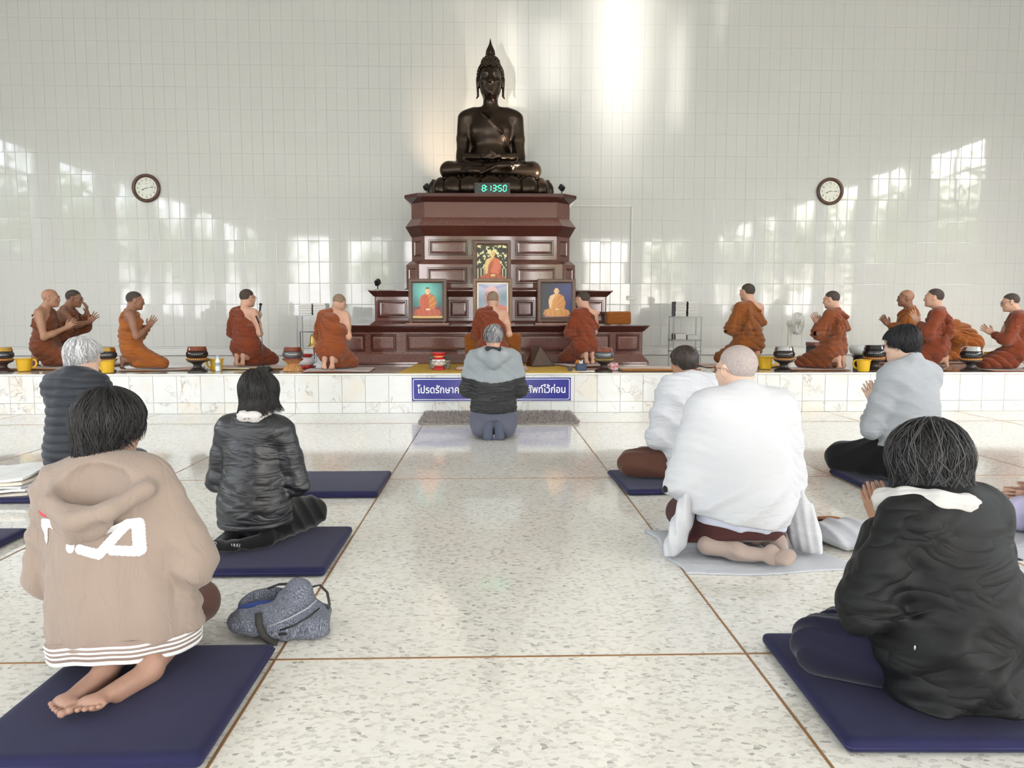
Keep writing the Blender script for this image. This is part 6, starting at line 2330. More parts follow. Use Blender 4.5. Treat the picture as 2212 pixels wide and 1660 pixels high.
pr.append(Fn(dsp7))
pr.append(Half((0, 0, 0.026), (0, -0.03, -1), 0.02))
jk = blob('black_jacket', pr, 0.0085, M_JACKBLACK, p7, it=2)
mb = MB()
mb.tube([(-0.262, -0.05, 0.32), (-0.268, -0.065, 0.26), (-0.272, -0.075, 0.20)], 0.0035, 6)
mb.sphere((-0.276, -0.075, 0.255), 0.008, 8, 6, (.6, .6, 1.4))
mb.build('pocket_zip', mat('zip_metal', (150, 150, 152), 0.3, metal=0.8), p7, smooth=True)
pr = [Cap((-0.05, 0.05, 0.14), (-0.32, 0.30, 0.13), 0.12, 0.10, 0.06), Cap((-0.33, 0.29, 0.10), (-0.12, 0.04, 0.075), 0.08, 0.07, 0.05), Ell((0, 0, 0.13), (0.2, 0.17, 0.12), k=0.05), Cap((0.06, 0.1, 0.12), (-0.12, 0.40, 0.1), 0.11, 0.09, 0.06), Fn(lambda P: folds(P, (0.7, 0.5, 0.4), 0.06, 0.012, 1.3, 7, 2, 74) + .003), Half((0, 0, 0.004), (0, 0, -1), 0.006)]
blob('trousers', pr, 0.010, M_NAVY, p7)
pr = chain([b7.neck0 + V3(q) for q in ((0.05, -0.095, 0.035), (-0.05, -0.118, 0.050), (-0.135, -0.075, 0.055), (-0.18, 0.02, 0.045), (-0.165, 0.12, 0.02), (-0.09, 0.19, -0.03))], [0.022, 0.030, 0.038, 0.042, 0.04, 0.034], 0.02)
pr.append(Fn(lambda P: creases(P, (0.4, 0.5, 1), 0.026, 0.014, 1.0, 9, 75, 0.7, 0.8) + .004))
blob('scarf', pr, 0.0055, M_SCARF, p7)
hair_base(b7, p7, mat('hair_grey_black', (26, 24, 24), 0.6, spec=0.2), e=0.026, low=-0.13, hairline=(0, 0.075, 0.055), nrm=(0, 0.8, -0.6), extra=[((0.01, -0.05, -0.05), (0.10, 0.085, 0.085)), ((-0.03, 0.0, -0.04), (0.085, 0.08, 0.075))], disp=lambda P: folds(P, (0.8, 0.3, 0.4), 0.05, 0.012, 1.5, 14, 1.6, 76))
hair_locks('hair_locks', b7, p7, M_HAIR, 3600, lambda p: 2.80 - 0.15 * math.cos(p) - (0.7 if abs(p) < 0.8 else 0.0), seed=19, off=0.034, rad=(0.0019, 0.0004), wave=0.10, cols=((15, 14, 14), (84, 82, 82)), crown=(0.01, 0.0), jitter=0.016, flip=0.5, flip_side=-0.25, seg=11, lift=0.012)

# ---------------------------------------------------------------- devotee in lavender at the picture edge
b10 = Body(legs='side', lean=0.05, head=(0.3, 0.0, 0.0), girth=1.08, hs=1.0, arms=wai(el=(0.30, 0.10, 0.40), wr=(0.06, 0.30, 0.30), f=(-.2, 0.9, -0.1)))
p10 = person_root('devotee in pale lavender clothes cut off by the picture edge', 3.19, 3.70, 0.012, math.radians(52), 0.95)
lay_body(p10, b10, 'light')
pr = b10.torso(0.05, 0.07)
for sd in 'rl':
    pr += b10.arm(sd, 0.04, 0.04, fore=0.95)
pr += [Cap((0, 0, 0.34), (0, 0, 0.1), 0.2, 0.23, 0.06, sq=((0, 1, 0), .85)), Fn(lambda P: folds(P, (0.6, 0.3, 0.6), 0.08, 0.016, 1.4, 6, 2, 101) + .004), Cap(b10.neck0, b10.neck1 + V3((0, 0, .02)), 0.07, 0.08, 0.01, op='s'), Half((0, 0, 0.05), (0, 0, -1), 0.01)]
blob('tunic', pr, 0.0105, M_LAV, p10)
pr = [Ell((0, -0.01, 0.12), (0.21, 0.17, 0.12), k=0.05), Cap((-0.06, 0.03, 0.15), (-0.36, 0.22, 0.12), 0.125, 0.10, 0.07), Cap((-0.36, 0.2, 0.09), (-0.12, -0.06, 0.07), 0.09, 0.075, 0.06), Cap((0.06, 0.05, 0.15), (-0.16, 0.36, 0.10), 0.12, 0.10, 0.06), Fn(lambda P: folds(P, (0.3, 0.5, 0.8), 0.07, 0.014, 1.4, 6, 2, 102) + .004), Half((0, 0, 0.004), (0, 0, -1), 0.006)]
blob('trousers', pr, 0.0105, M_LAV, p10)
hair_base(b10, p10, MATS['hair_black'], e=0.016, low=-0.08)
hair_locks('hair_locks', b10, p10, M_HAIR, 500, lambda p: 2.1 - (0.55 if abs(p) < 1.2 else 0.0), seed=23, off=0.018, wave=0.06, cols=((16, 15, 16), (50, 46, 46)), seg=7)

# ================================================================== THINGS ON THE WALL


def text_mesh(s, size, name, m, parent, loc, rot=(PI / 2, 0, 0), depth=0.001, align='CENTER', sx=1.0, bold=0.0):
    cu = bpy.data.curves.new('text_tmp', 'FONT')
    cu.body = s
    cu.size = size
    cu.align_x = align
    cu.align_y = 'CENTER'
    cu.extrude = depth
    cu.offset = bold
    cu.resolution_u = 4
    ob = bpy.data.objects.new('text_tmp', cu)
    COL.objects.link(ob)
    dg = bpy.context.evaluated_depsgraph_get()
    me = bpy.data.meshes.new_from_object(ob.evaluated_get(dg))
    bpy.data.objects.remove(ob)
    bpy.data.curves.remove(cu)
    me.name = name
    me.materials.clear()
    me.materials.append(m)
    o = bpy.data.objects.new(name, me)
    o.location = loc
    o.rotation_euler = rot
    o.scale = (sx, 1, 1)
    return link(o, parent)


def wall_clock(label, x, z, r, hour, minute):
    t = thing('wall_clock', label, 'clock', (x, Y_WALL - 0.002, z))
    mk = lambda prof, n=48: [[(rr * math.cos(2 * PI * k / n), yy, rr * math.sin(2 * PI * k / n)) for k in range(n)] for (rr, yy) in prof]
    MB().loft(mk([(r * .97, 0.0), (r, -0.02), (r * .97, -0.045), (r * .90, -0.055), (r * .80, -0.045), (r * .76, -0.028), (r * .755, -0.015)]), cap=False).build('rim', mat('clock_wood', (84, 56, 44), 0.3, var=.2, var_scale=10), t, smooth=True)
    dial = MB()
    dial.add(mk([(r * .76, -0.014)])[0], [tuple(range(47, -1, -1))])
    dial.build('dial', mat('clock_dial', (228, 230, 218), 0.22), t)
    ink = mat('clock_ink', (60, 60, 58), 0.5)
    MB().loft(mk([(r * .435, -0.0150), (r * .435, -0.0155), (r * .445, -0.0155), (r * .445, -0.0150)]), cap=False).build('dial_ring', mat('clock_ring', (170, 172, 160), 0.5), t)
    for k in range(1, 13):
        a = PI / 2 - k * PI / 6
        text_mesh(str(k), r * .24, 'numeral', ink, t, (r * .60 * math.cos(a), -0.0155, r * .60 * math.sin(a)), sx=.75)
    MB().prism([(-r * .09, r * .28), (0, r * .34), (r * .09, r * .28), (0, r * .30)], -0.0165, -0.0155).build('dial_emblem', ink, t)
    hand = mat('clock_hand', (26, 26, 26), 0.4)

    def hnd(name, a, L, w, y):
        p = [(-w * .3, -r * .10), (w * .3, -r * .10), (w * .25, L * .55), (w, L * .68), (w * .5, L * .74), (0, L), (-w * .5, L * .74), (-w, L * .68), (-w * .25, L * .55)]
        mb = MB().prism([(q[0] * math.cos(a) + q[1] * math.sin(a), -q[0] * math.sin(a) + q[1] * math.cos(a)) for q in p], y - .002, y)
        mb.build(name, hand, t)
    hnd('hour_hand', (hour % 12 + minute / 60) * PI / 6, r * .38, r * .055, -0.020)
    hnd('minute_hand', minute * PI / 30, r * .60, r * .032, -0.024)
    MB().lathe([(0.012, 0), (0.012, 0.012)], n=12).build('pin', hand, t).rotation_euler = (PI / 2, 0, 0)
    return t


wall_clock('round wooden wall clock above the monks near the desk microphone', -5.878, 3.343, 0.242, 8, 13.3)
wall_clock('round wooden wall clock above the electric fan', 5.957, 3.345, 0.238, 8, 15)

M_PVC = mat('white_conduit', (220, 220, 214), 0.4)
cd = thing('wall_conduit', 'thin white cable conduit on the tiled wall beside the altar', 'conduit', (0, Y_WALL - 0.014, 0))
MB().box((1.96, 0, 3.075), (1.06, 0.016, 0.018)).build('conduit_run', M_PVC, cd)
MB().box((2.47, 0, 2.29), (0.020, 0.016, 1.57)).build('conduit_run', M_PVC, cd)
MB().box((2.468, 0, 1.05), (0.016, 0.014, 0.78)).build('conduit_run', M_PVC, cd)
MB().box((2.47, -0.006, 1.487), (0.135, 0.035, 0.075), bev=0.006).build('socket_box', M_PVC, cd)
sm = MB()
for dx in (-0.035, 0.0, 0.035):
    sm.box((2.47 + dx, -0.0245, 1.495), (0.008, 0.003, 0.02))
sm.build('socket_holes', mat('socket_dark', (90, 90, 88), .6), cd)
o = tag(MB().box((0, 0, 0), (0.08, 0.02, 0.12), bev=0.004).build('wall_socket', M_PVC), 'white wall socket low on the tiles behind the bowing monk', 'socket')
o.location = (6.35, Y_WALL - 0.012, 0.78)

# ------------------------------------------------------------------ blue sign on the stage front
sg = thing('sign', 'dark blue sign with white Thai lettering on the stage front', 'sign', (-0.0, Y_FRONT - 0.004, 0.0))
M_BLUE = mat('sign_blue', (22, 24, 132), 0.22, spec=0.5)
SX0, SX1, SZ0, SZ1 = -0.944, 0.960, 0.147, 0.424
MB().box(((SX0 + SX1) / 2, 0, (SZ0 + SZ1) / 2), (SX1 - SX0, 0.008, SZ1 - SZ0), bev=0.002).build('board', M_BLUE, sg)
WHT = mat('sign_white', (240, 240, 244), 0.4)


def rrect(i, rad, n=5):
    pts = []
    for (cx, cz, a0) in ((SX1 - i - rad, SZ1 - i - rad, 0), (SX0 + i + rad, SZ1 - i - rad, 1), (SX0 + i + rad, SZ0 + i + rad, 2), (SX1 - i - rad, SZ0 + i + rad, 3)):
        for k in range(n + 1):
            a = (a0 + k / n) * PI / 2
            pts.append((cx + rad * math.cos(a), cz + rad * math.sin(a)))
    return pts


mb = MB()
mb.loft([[(p[0], y, p[1]) for p in rrect(i, r)] for (i, r, y) in ((0.014, 0.018, -0.0042), (0.014, 0.018, -0.0055), (0.021, 0.013, -0.0055), (0.021, 0.013, -0.0042))], cap=False)
mb.build('border_line', WHT, sg)
TH = 'โปรดรักษาความสงบ และปิดโทรศัพท์ไว้ก่อน'
tx = text_mesh(TH, 0.122, 'lettering', WHT, sg, (0, 0, 0), bold=0.0016, depth=0.0006)
tv_ = np.array([tuple(v.co) for v in tx.data.vertices])
tf_ = [tuple(p.vertices) for p in tx.data.polygons]
bpy.data.objects.remove(tx)
par_ = list(range(len(tv_)))


def find_(i):
    while par_[i] != i:
        par_[i] = par_[par_[i]]
        i = par_[i]
    return i


for f_ in tf_:
    for q_ in f_[1:]:
        par_[find_(q_)] = find_(f_[0])
isl_ = {}
for i_ in range(len(tv_)):
    isl_.setdefault(find_(i_), []).append(i_)
kx_ = 1.775 / (tv_[:, 0].max() - tv_[:, 0].min())
tv_[:, 0] = (tv_[:, 0] - (tv_[:, 0].max() + tv_[:, 0].min()) / 2) * kx_ + (SX0 + SX1) / 2
spans_ = sorted((tv_[ix, 0].min(), tv_[ix, 0].max(), r_) for r_, ix in isl_.items())
letters_ = []
for lo_x, hi_x, r_ in spans_:
    if letters_ and min(hi_x, letters_[-1][1]) - lo_x > 0.35 * (hi_x - lo_x):
        letters_[-1][1] = max(hi_x, letters_[-1][1])
        letters_[-1][2].append(r_)
    else:
        letters_.append([lo_x, hi_x, [r_]])
for lo_x, hi_x, rs_ in letters_:
    ix = [i_ for r_ in rs_ for i_ in isl_[r_]]
    mp_ = {i_: k_ for k_, i_ in enumerate(ix)}
    mb = MB()
    mb.add([(tv_[i_, 0], -0.0055 - tv_[i_, 2], 0.278 + tv_[i_, 1]) for i_ in ix], [tuple(mp_[q_] for q_ in f_) for f_ in tf_ if find_(f_[0]) in rs_])
    mb.build('letter', WHT, sg)

# ================================================================== CUSHIONS, RUG, SHEETS


def cushion(label, x, y, w, d, h, m, rz=0.0, group='navy floor cushions', name='floor_cushion', seed=0, cat='cushion'):
    pr = [Box((0, 0, h / 2), (w / 2, d / 2, h / 2), h * .42, k=0.0), Fn(lambda P: 0.0035 * noise3(P, 6.0, 120 + seed) * np.clip(P[..., 2] / h, 0, 1) + 0.0015)]
    root = thing(name, label, cat, (x, y, 0.001), rz, group)
    blob('pad', pr, 0.011, m, root, it=1)
    n = []
    hw, hd, z = w / 2 - .0035, d / 2 - .0035, h * .5
    rr = h * .4
    for cx, cy, a0 in ((hw - rr, hd - rr, 0), (-hw + rr, hd - rr, 1), (-hw + rr, -hd + rr, 2), (hw - rr, -hd + rr, 3)):
        for k in range(5):
            a = (a0 + k / 4) * PI / 2
            n.append((cx + rr * math.cos(a), cy + rr * math.sin(a), z))
    n.append(n[0])
    MB().tube(n, 0.0028, 6).build('seam', mat('navy_seam', (42, 42, 80), .8), root, smooth=True)
    return root


M_CUSH = mat('navy_cushion', (30, 30, 64), 0.82, spec=0.25, sheen=0.1, var=0.06, var_scale=5, bump=0.15, bump_scale=500, dist=0.001)
cushion('navy floor cushion under the barefoot woman in beige', -1.055, 2.135, 0.64, 0.67, 0.042, M_CUSH, 0.0, seed=1)
cushion('navy floor cushion under the person in satin jacket', -1.065, 3.545, 0.66, 0.68, 0.042, M_CUSH, 0.0, seed=2)
cushion('empty navy floor cushion ahead of the satin jacket', -1.065, 4.985, 0.69, 0.69, 0.042, M_CUSH, 0.0, seed=3)
cushion('navy floor cushion under the man in quilted vest', -2.78, 4.90, 0.72, 0.69, 0.042, M_CUSH, 0.0, seed=4)
cushion('navy floor cushion at the picture edge with a white scrap on it', -2.77, 3.56, 0.67, 0.68, 0.042, M_CUSH, 0.0, seed=5)
cushion('navy floor cushion under the woman in black jacket', 1.275, 2.15, 0.67, 0.68, 0.042, M_CUSH, -0.03, seed=6)
cushion('navy floor cushion under the person in white windbreaker', 1.19, 5.0, 0.66, 0.66, 0.042, M_CUSH, 0.05, seed=7)
cushion('navy floor cushion under the man in grey sweatshirt', 2.81, 4.95, 0.67, 0.69, 0.042, M_CUSH, 0.0, seed=8)
o = tag(MB().tube([(-2.62, 3.66, 0.050), (-2.57, 3.67, 0.052), (-2.53, 3.69, 0.05)], [0.012, 0.010, 0.014], 8).build('white_scrap', M_WHITEPRINT, smooth=True), 'small white twisted scrap lying on a navy cushion', 'scrap')


def sheet(name, label, cat, x, y, w, d, rz, m, seed, h=0.006, group=None, amp=0.006):
    nx, ny = 44, 44
    u, v = np.meshgrid(np.linspace(-.5, .5, nx), np.linspace(-.5, .5, ny))
    X = u * w + 0.02 * np.sin(v * 9 + seed) * np.abs(u) * 2
    Y = v * d + 0.02 * np.sin(u * 7 + seed) * np.abs(v) * 2
    P = np.stack([X, Y, np.zeros_like(X)], -1).astype(np.float32)
    Z = h + amp * np.clip(noise3(P, 16.0, seed) + .5 * noise3(P, 40., seed + 1), 0, 2)
    top = np.stack([X, Y, Z], -1).reshape(-1, 3)
    bot = np.stack([X, Y, np.full_like(Z, 0.001)], -1).reshape(-1, 3)
    i = np.arange(nx * ny).reshape(ny, nx)
    Fq = np.stack([i[:-1, :-1], i[:-1, 1:], i[1:, 1:], i[1:, :-1]], -1).reshape(-1, 4)
    off = nx * ny
    rim = np.concatenate([i[0, :], i[1:, -1], i[-1, -2::-1], i[-2:0:-1, 0]])
    Fr = np.stack([rim, np.roll(rim, -1), np.roll(rim, -1) + off, rim + off], -1)
    Fr = Fr[:, ::-1]
    o = np_mesh(name, np.concatenate([top, bot]), np.concatenate([Fq, (Fq + off)[:, ::-1], Fr]), m, None, True)
    o.location = (x, y, 0.0)
    o.rotation_euler = (0, 0, rz)
    return tag(o, label, cat, group)


sheet('white_sheet', 'creased white cotton sheet under the devotee in white wrap', 'sheet', 1.245, 3.53, 0.80, 0.66, 0.04, M_WHITE_COTTON, 131, amp=0.008)
sheet('white_mat', 'thin white mat with black edge under the lavender devotee', 'mat', 2.93, 3.72, 0.86, 0.70, 0.03, M_WHITE_COTTON, 133, amp=0.003)
mb = MB().box((2.93, 3.72, 0.003), (0.885, 0.725, 0.004), rz=0.03)
mb.build('edging', mat('black_edging', (24, 24, 24), .8), None)
ed = bpy.data.objects['edging']
ed.parent = bpy.data.objects['white_mat']
ed.matrix_parent_inverse = Matrix.LocRotScale(Vector((2.93, 3.72, 0)), Euler((0, 0, 0.03)), None).inverted()

# dark grey shaggy rug in front of the sign
rug = thing('shaggy_rug', 'dark grey shaggy rug laid along the stage front', 'rug', (0.085, 8.34, 0.0))
M_RUG = mat('rug_grey', (158, 149, 145), 0.95, var=0.25, var_scale=40)
MB().box((0, 0, 0.009), (1.72, 0.94, 0.015), bev=0.005).build('backing', M_RUG, rug)
r = np.random.RandomState(5)
nT = 9000
cx = r.uniform(-0.87, 0.87, nT)
cy = r.uniform(-0.48, 0.48, nT)
an = r.uniform(0, 2 * PI, nT)
ln = r.uniform(0.018, 0.035, nT)
ti = r.uniform(0.1, 1.0, nT)
b0 = np.stack([cx, cy, np.full(nT, 0.012)], 1)
dr = np.stack([np.cos(an) * ti, np.sin(an) * ti, np.ones(nT)], 1)
dr /= np.linalg.norm(dr, axis=1)[:, None]
sd_ = np.stack([-np.sin(an), np.cos(an), np.zeros(nT)], 1) * 0.005
Vr = np.stack([b0 - sd_, b0 + sd_, b0 + dr * ln[:, None] + sd_ * .5, b0 + dr * ln[:, None] - sd_ * .5], 1).reshape(-1, 3)
tag(np_mesh('pile', Vr, np.arange(nT * 4).reshape(-1, 4), M_RUG, rug, True), kind='stuff')

# stack of folded papers and mats at the far end of the row
stk = thing('paper_stack', 'loose stack of folded white mats and newspaper on the floor', 'stack', (-3.36, 4.93, 0.0), 0.10)
cols_ = [(228, 226, 218), (206, 198, 184), (236, 236, 232), (196, 196, 196), (222, 210, 192), (238, 238, 234)]
for k in range(6):
    w, d = 0.90 - 0.03 * k, 0.72 - 0.02 * k
    nx, ny = 22, 10
    mb = MB()
    vs, fs = [], []
    for lay in (0, 1):
        for j in range(ny):
            for i in range(nx):
                u, v = i / (nx - 1) - .5, j / (ny - 1) - .5
                vs.append((u * w + 0.012 * math.sin(v * 8 + k), v * d + 0.015 * math.sin(u * 9 + 2 * k), 0.003 + 0.017 * k + 0.015 * lay + (u + .5) ** 2 * 0.035 * (k + 1) / 6 + 0.004 * math.sin(u * 14 + k) + 0.004))
    n_ = nx * ny
    for j in range(ny - 1):
        for i in range(nx - 1):
            a = j * nx + i
            fs.append((a + n_, a + 1 + n_, a + nx + 1 + n_, a + nx + n_))
            fs.append((a + nx, a + nx + 1, a + 1, a))
    for i in range(nx - 1):
        fs += [(i, i + 1, i + 1 + n_, i + n_), ((ny - 1) * nx + i + 1, (ny - 1) * nx + i, (ny - 1) * nx + i + n_, (ny - 1) * nx + i + 1 + n_)]
    for j in range(ny - 1):
        fs += [((j + 1) * nx, j * nx, j * nx + n_, (j + 1) * nx + n_), (j * nx + nx - 1, (j + 1) * nx + nx - 1, (j + 1) * nx + nx - 1 + n_, j * nx + nx - 1 + n_)]
    mb.add(vs, fs)
    mb.build('folded_sheet', mat('paper_%d' % k, cols_[k], 0.85, var=0.06, var_scale=9), stk)

# white cloth bag with tan flap beside the white sheet
bag = thing('cloth_bag', 'crumpled white cloth bag with tan flap lying beside the white sheet', 'bag', (1.83, 3.58, 0.0), -0.5, None, 1.12)
pr = [Ell((0, 0, 0.055), (0.20, 0.12, 0.065), k=0.03), Ell((0.10, -0.04, 0.05), (0.14, 0.10, 0.06), k=0.04), Fn(lambda P: folds(P, (0.6, 0.5, 0.5), 0.06, 0.016, 1.6, 9, 1.6, 141) + .004), Half((0, 0, 0.003), (0, 0, -1), .005)]
blob('bag_body', pr, 0.008, M_WHITE_COTTON, bag, it=1)
pr = [Ell((-0.10, 0.10, 0.05), (0.12, 0.045, 0.052), k=0.02), Ell((-0.10, 0.085, 0.045), (0.10, 0.035, 0.045), k=0.01, op='s'), Half((0, 0, 0.003), (0, 0, -1), .005)]
blob('flap', pr, 0.007, mat('tan_leather', (150, 92, 56), 0.6), bag)

# ------------------------------------------------------------------ slouchy denim backpack


def m_denim():
    m, N, L, b = node_mat('slub_denim')
    tc = N.new('ShaderNodeTexCoord')
    mp = N.new('ShaderNodeMapping')
    mp.inputs['Scale'].default_value = (420, 420, 26)
    L.new(tc.outputs['Object'], mp.inputs['Vector'])
    nz = N.new('ShaderNodeTexNoise')
    nz.inputs['Scale'].default_value = 1.0
    nz.inputs['Detail'].default_value = 3
    L.new(mp.outputs['Vector'], nz.inputs['Vector'])
    r_ = ramp(N, [(0.34, lin((44, 46, 54))), (0.5, lin((86, 90, 102))), (0.66, lin((150, 154, 166)))])
    L.new(nz.outputs['Fac'], r_.inputs['Fac'])
    L.new(r_.outputs['Color'], b.inputs['Base Color'])
    b.inputs['Roughness'].default_value = 0.85
    return m


M_DENIM = m_denim()
bp = thing('backpack', 'slouched grey slub-denim backpack lying open beside the near cushion', 'bag', (-0.775, 2.66, 0.0), 0.12, None, 0.80)
pr = [Ell((0.055, -0.03, 0.085), (0.155, 0.105, 0.090), k=0.04), Ell((-0.10, -0.02, 0.070), (0.13, 0.11, 0.075), k=0.05), Ell((-0.06, 0.10, 0.085), (0.15, 0.07, 0.085), k=0.03),
      Cap((0.03, 0.02, 0.12), (0.085, -0.01, 0.175), 0.07, 0.075, 0.03, sq=((0.6, -0.5, 0.3), .8)), Box((0.09, -0.05, 0.05), (0.135, 0.10, 0.05), 0.035, k=0.04),
      Ell((-0.09, 0.02, 0.135), (0.145, 0.065, 0.045), rotm(ry=-0.10), k=0.012, op='s'), Cap((0.035, 0.055, 0.19), (-0.02, 0.05, 0.13), 0.05, 0.055, 0.012, op='s'),
      Fn(lambda P: folds(P, (0.7, 0.3, 0.5), 0.08, 0.014, 1.5, 10, 1.8, 151) + .004), Half((0, 0, 0.003), (0, 0, -1), .006)]
blob('pack_body', pr, 0.0058, M_DENIM, bp, it=1)
M_STRAP = mat('dark_webbing', (44, 42, 40), 0.8, var=.2, var_scale=60)
MB().tube([(-0.075, -0.12, 0.135), (-0.070, -0.142, 0.09), (-0.05, -0.148, 0.04), (-0.015, -0.155, 0.012), (0.01, -0.16, 0.008)], 0.015, 8, flat=0.3).build('strap', M_STRAP, bp, smooth=True)
MB().tube([(0.135, 0.03, 0.185), (0.175, 0.025, 0.195), (0.21, 0.005, 0.165), (0.222, -0.02, 0.115), (0.205, -0.03, 0.075)], 0.011, 8, flat=0.35).build('strap', M_STRAP, bp, smooth=True)
MB().tube([(-0.07, 0.10, 0.165), (-0.02, 0.09, 0.185), (0.02, 0.075, 0.19)], 0.013, 8, flat=0.35).build('strap', M_STRAP, bp, smooth=True)
MB().tube([(0.02, -0.157, 0.065), (0.08, -0.166, 0.085), (0.15, -0.140, 0.115), (0.185, -0.105, 0.135)], 0.0065, 6, flat=0.6).build('zip', mat('black_zip', (22, 22, 22), .5), bp, smooth=True)
MB().tube([(-0.03, -0.150, 0.082), (0.06, -0.152, 0.115), (0.14, -0.124, 0.148), (0.17, -0.085, 0.165)], 0.008, 6, flat=0.4).build('piping', mat('pale_webbing', (158, 160, 168), .8), bp, smooth=True)
MB().box((0.035, -0.170, 0.052), (0.035, 0.006, 0.014), bev=0.002).build('zip_pull', M_BLACKP, bp)
pr = [Ell((-0.10, 0.015, 0.112), (0.10, 0.045, 0.02), rotm(ry=-0.08), k=0.01)]
blob('blue_lining', pr, 0.008, mat('blue_lining', (40, 70, 150), .6), bp)

# ================================================================== THINGS ON THE STAGE
def pad_mat(label, x, y, w, d, rz, rgb, seed, h=0.018, group='brown sitting cloths on the stage'):
    m = mat('sitting_cloth_%d_%d_%d' % rgb, rgb, 0.9, sheen=.3, var=0.1, var_scale=6, bump=.3, bump_scale=30)
    pr = [Box((0, 0, h / 2), (w / 2, d / 2, h / 2), h * .45), Fn(lambda P: 0.005 * noise3(P, 8.0, 160 + seed) * np.clip(P[..., 2] / h, 0, 1))]
    o = blob('sitting_cloth', pr, 0.011, m, None, it=1)
    o.location = (x, y, Z_STAGE + 0.0005)
    o.rotation_euler = (0, 0, rz)
    if abs(x) < 1.3:
        o.location.z += 0.006
    return tag(o, label, 'mat', group)


OC, RB = (138, 84, 34), (112, 58, 32)
pad_mat('brown folded sitting cloth under the elderly bald monk', -5.68, 9.88, 0.95, 0.62, 0.05, OC, 1, 0.014)
pad_mat('brown folded sitting cloth under the monk with raised hand', -5.62, 10.56, 0.9, 0.6, 0.0, RB, 2, 0.014)
pad_mat('long brown sitting cloth under the bright orange monk', -4.20, 9.58, 0.98, 0.50, 0.25, OC, 3, 0.014)
pad_mat('brown sitting cloth under the monk with the microphone', -3.16, 9.92, 0.98, 0.66, 0.02, OC, 4, 0.014)
pad_mat('red brown sitting cloth under the monk with bowed head', -1.90, 9.36, 0.82, 0.70, 0.05, RB, 5, 0.014)
pad_mat('russet cushion cloth under the central monk', 0.02, 9.62, 0.92, 0.80, 0.0, (150, 92, 62), 6, 0.014)
pad_mat('dark russet cloth under the monk before the blue portrait', 1.24, 10.16, 0.62, 0.70, 0.3, RB, 13, 0.014)
pad_mat('empty brown sitting cloth between the two alms bowls', 2.12, 9.35, 1.0, 0.50, -0.02, (142, 92, 42), 7, 0.03)
pad_mat('brown sitting cloth under the tall monk', 3.40, 10.10, 1.05, 0.66, 0.0, OC, 8, 0.014)
pad_mat('brown sitting cloth under the slim monk', 4.16, 9.40, 0.74, 0.52, -0.05, (128, 72, 36), 9, 0.014)
pad_mat('brown sitting cloth under the stern monk in profile', 5.92, 10.66, 1.0, 0.62, 0.0, (128, 72, 36), 10, 0.014)
pad_mat('brown sitting cloth under the young pale monk', 5.42, 9.36, 0.80, 0.52, 0.0, OC, 11, 0.014)
pad_mat('brown sitting cloth under the bowing monk', 6.92, 10.76, 1.0, 0.66, 0.0, RB, 12, 0.014)
pad_mat('dark brown sitting cloth under the monk at the picture edge', 6.60, 9.18, 0.9, 0.62, 0.0, RB, 14, 0.014)

o = MB().loft([[(-1.11, 8.87, z), (1.08, 8.87, z), (1.105, 10.56, z), (-1.06, 10.56, z)] for z in (Z_STAGE + .0005, Z_STAGE + .005)]).build('yellow_mat', mat('yellow_mat', (196, 158, 62), 0.85, var=.06, var_scale=12, bump=.4, bump_scale=90))
tag(o, 'mustard yellow mat spread on the stage before the altar', 'mat')


def bowl(label, x, y, lid, bodyc, stand, s=1.0, trim=(206, 140, 66), pleat=False):
    t = thing('alms_bowl', label, 'bowl', (x, y, Z_STAGE), 0.3, 'alms bowls along the stage', s)
    sm_ = mat('bowl_stand_%d_%d_%d' % stand, stand, 0.4, var=.3, var_scale=30)
    if pleat:
        rings = []
        for (r_, z) in ((0.125, 0.0), (0.122, 0.012), (0.075, 0.07), (0.060, 0.088), (0.075, 0.105), (0.125, 0.138)):
            rings.append([((r_ + 0.006 * math.cos(24 * a)) * math.cos(a), (r_ + 0.006 * math.cos(24 * a)) * math.sin(a), z) for a in [2 * PI * k / 96 for k in range(96)]])
        MB().loft(rings).build('stand', sm_, t)
    else:
        MB().lathe([(0.112, 0), (0.112, 0.012), (0.095, 0.022), (0.052, 0.048), (0.044, 0.07), (0.055, 0.092), (0.112, 0.122), (0.116, 0.138)], n=32).build('stand', sm_, t, auto=35)
    MB().lathe([(0.118, 0.138), (0.122, 0.143), (0.122, 0.152), (0.118, 0.157)], n=32).build('stand_ring', mat('ring_%d_%d_%d' % trim, trim, 0.5), t, smooth=True)
    bd = mb = MB()
    for k in range(32):
        a = 2 * PI * k / 32
        mb.box((0.122 * math.cos(a), 0.122 * math.sin(a), 0.1475), (0.004, 0.010, 0.012), rz=a + .35)
    mb.build('ring_weave', mat('weave_dark', (60, 34, 24), .7), t)
    MB().lathe([(0.088, 0.150), (0.116, 0.172), (0.126, 0.200), (0.122, 0.228), (0.108, 0.244), (0.104, 0.248)], n=40).build('vessel', mat('bowl_%d_%d_%d' % bodyc, bodyc, 0.12, metal=.3, coat=.5), t, smooth=True)
    lm = {'gold': mat('lid_gold', (206, 168, 92), .22, metal=.9), 'steel': mat('lid_steel', (196, 198, 200), .16, metal=.95), 'wood': mat('lid_wood', (112, 52, 34), .18, var=.3, var_scale=25, coat=.6), 'black': mat('lid_black', (26, 26, 28), .15, coat=.5)}[lid]
    MB().lathe([(0.112, 0.246), (0.116, 0.252), (0.110, 0.262), (0.104, 0.288), (0.096, 0.298), (0.070, 0.301), (0.01, 0.302)], n=40).build('lid', lm, t, auto=40)
    return t


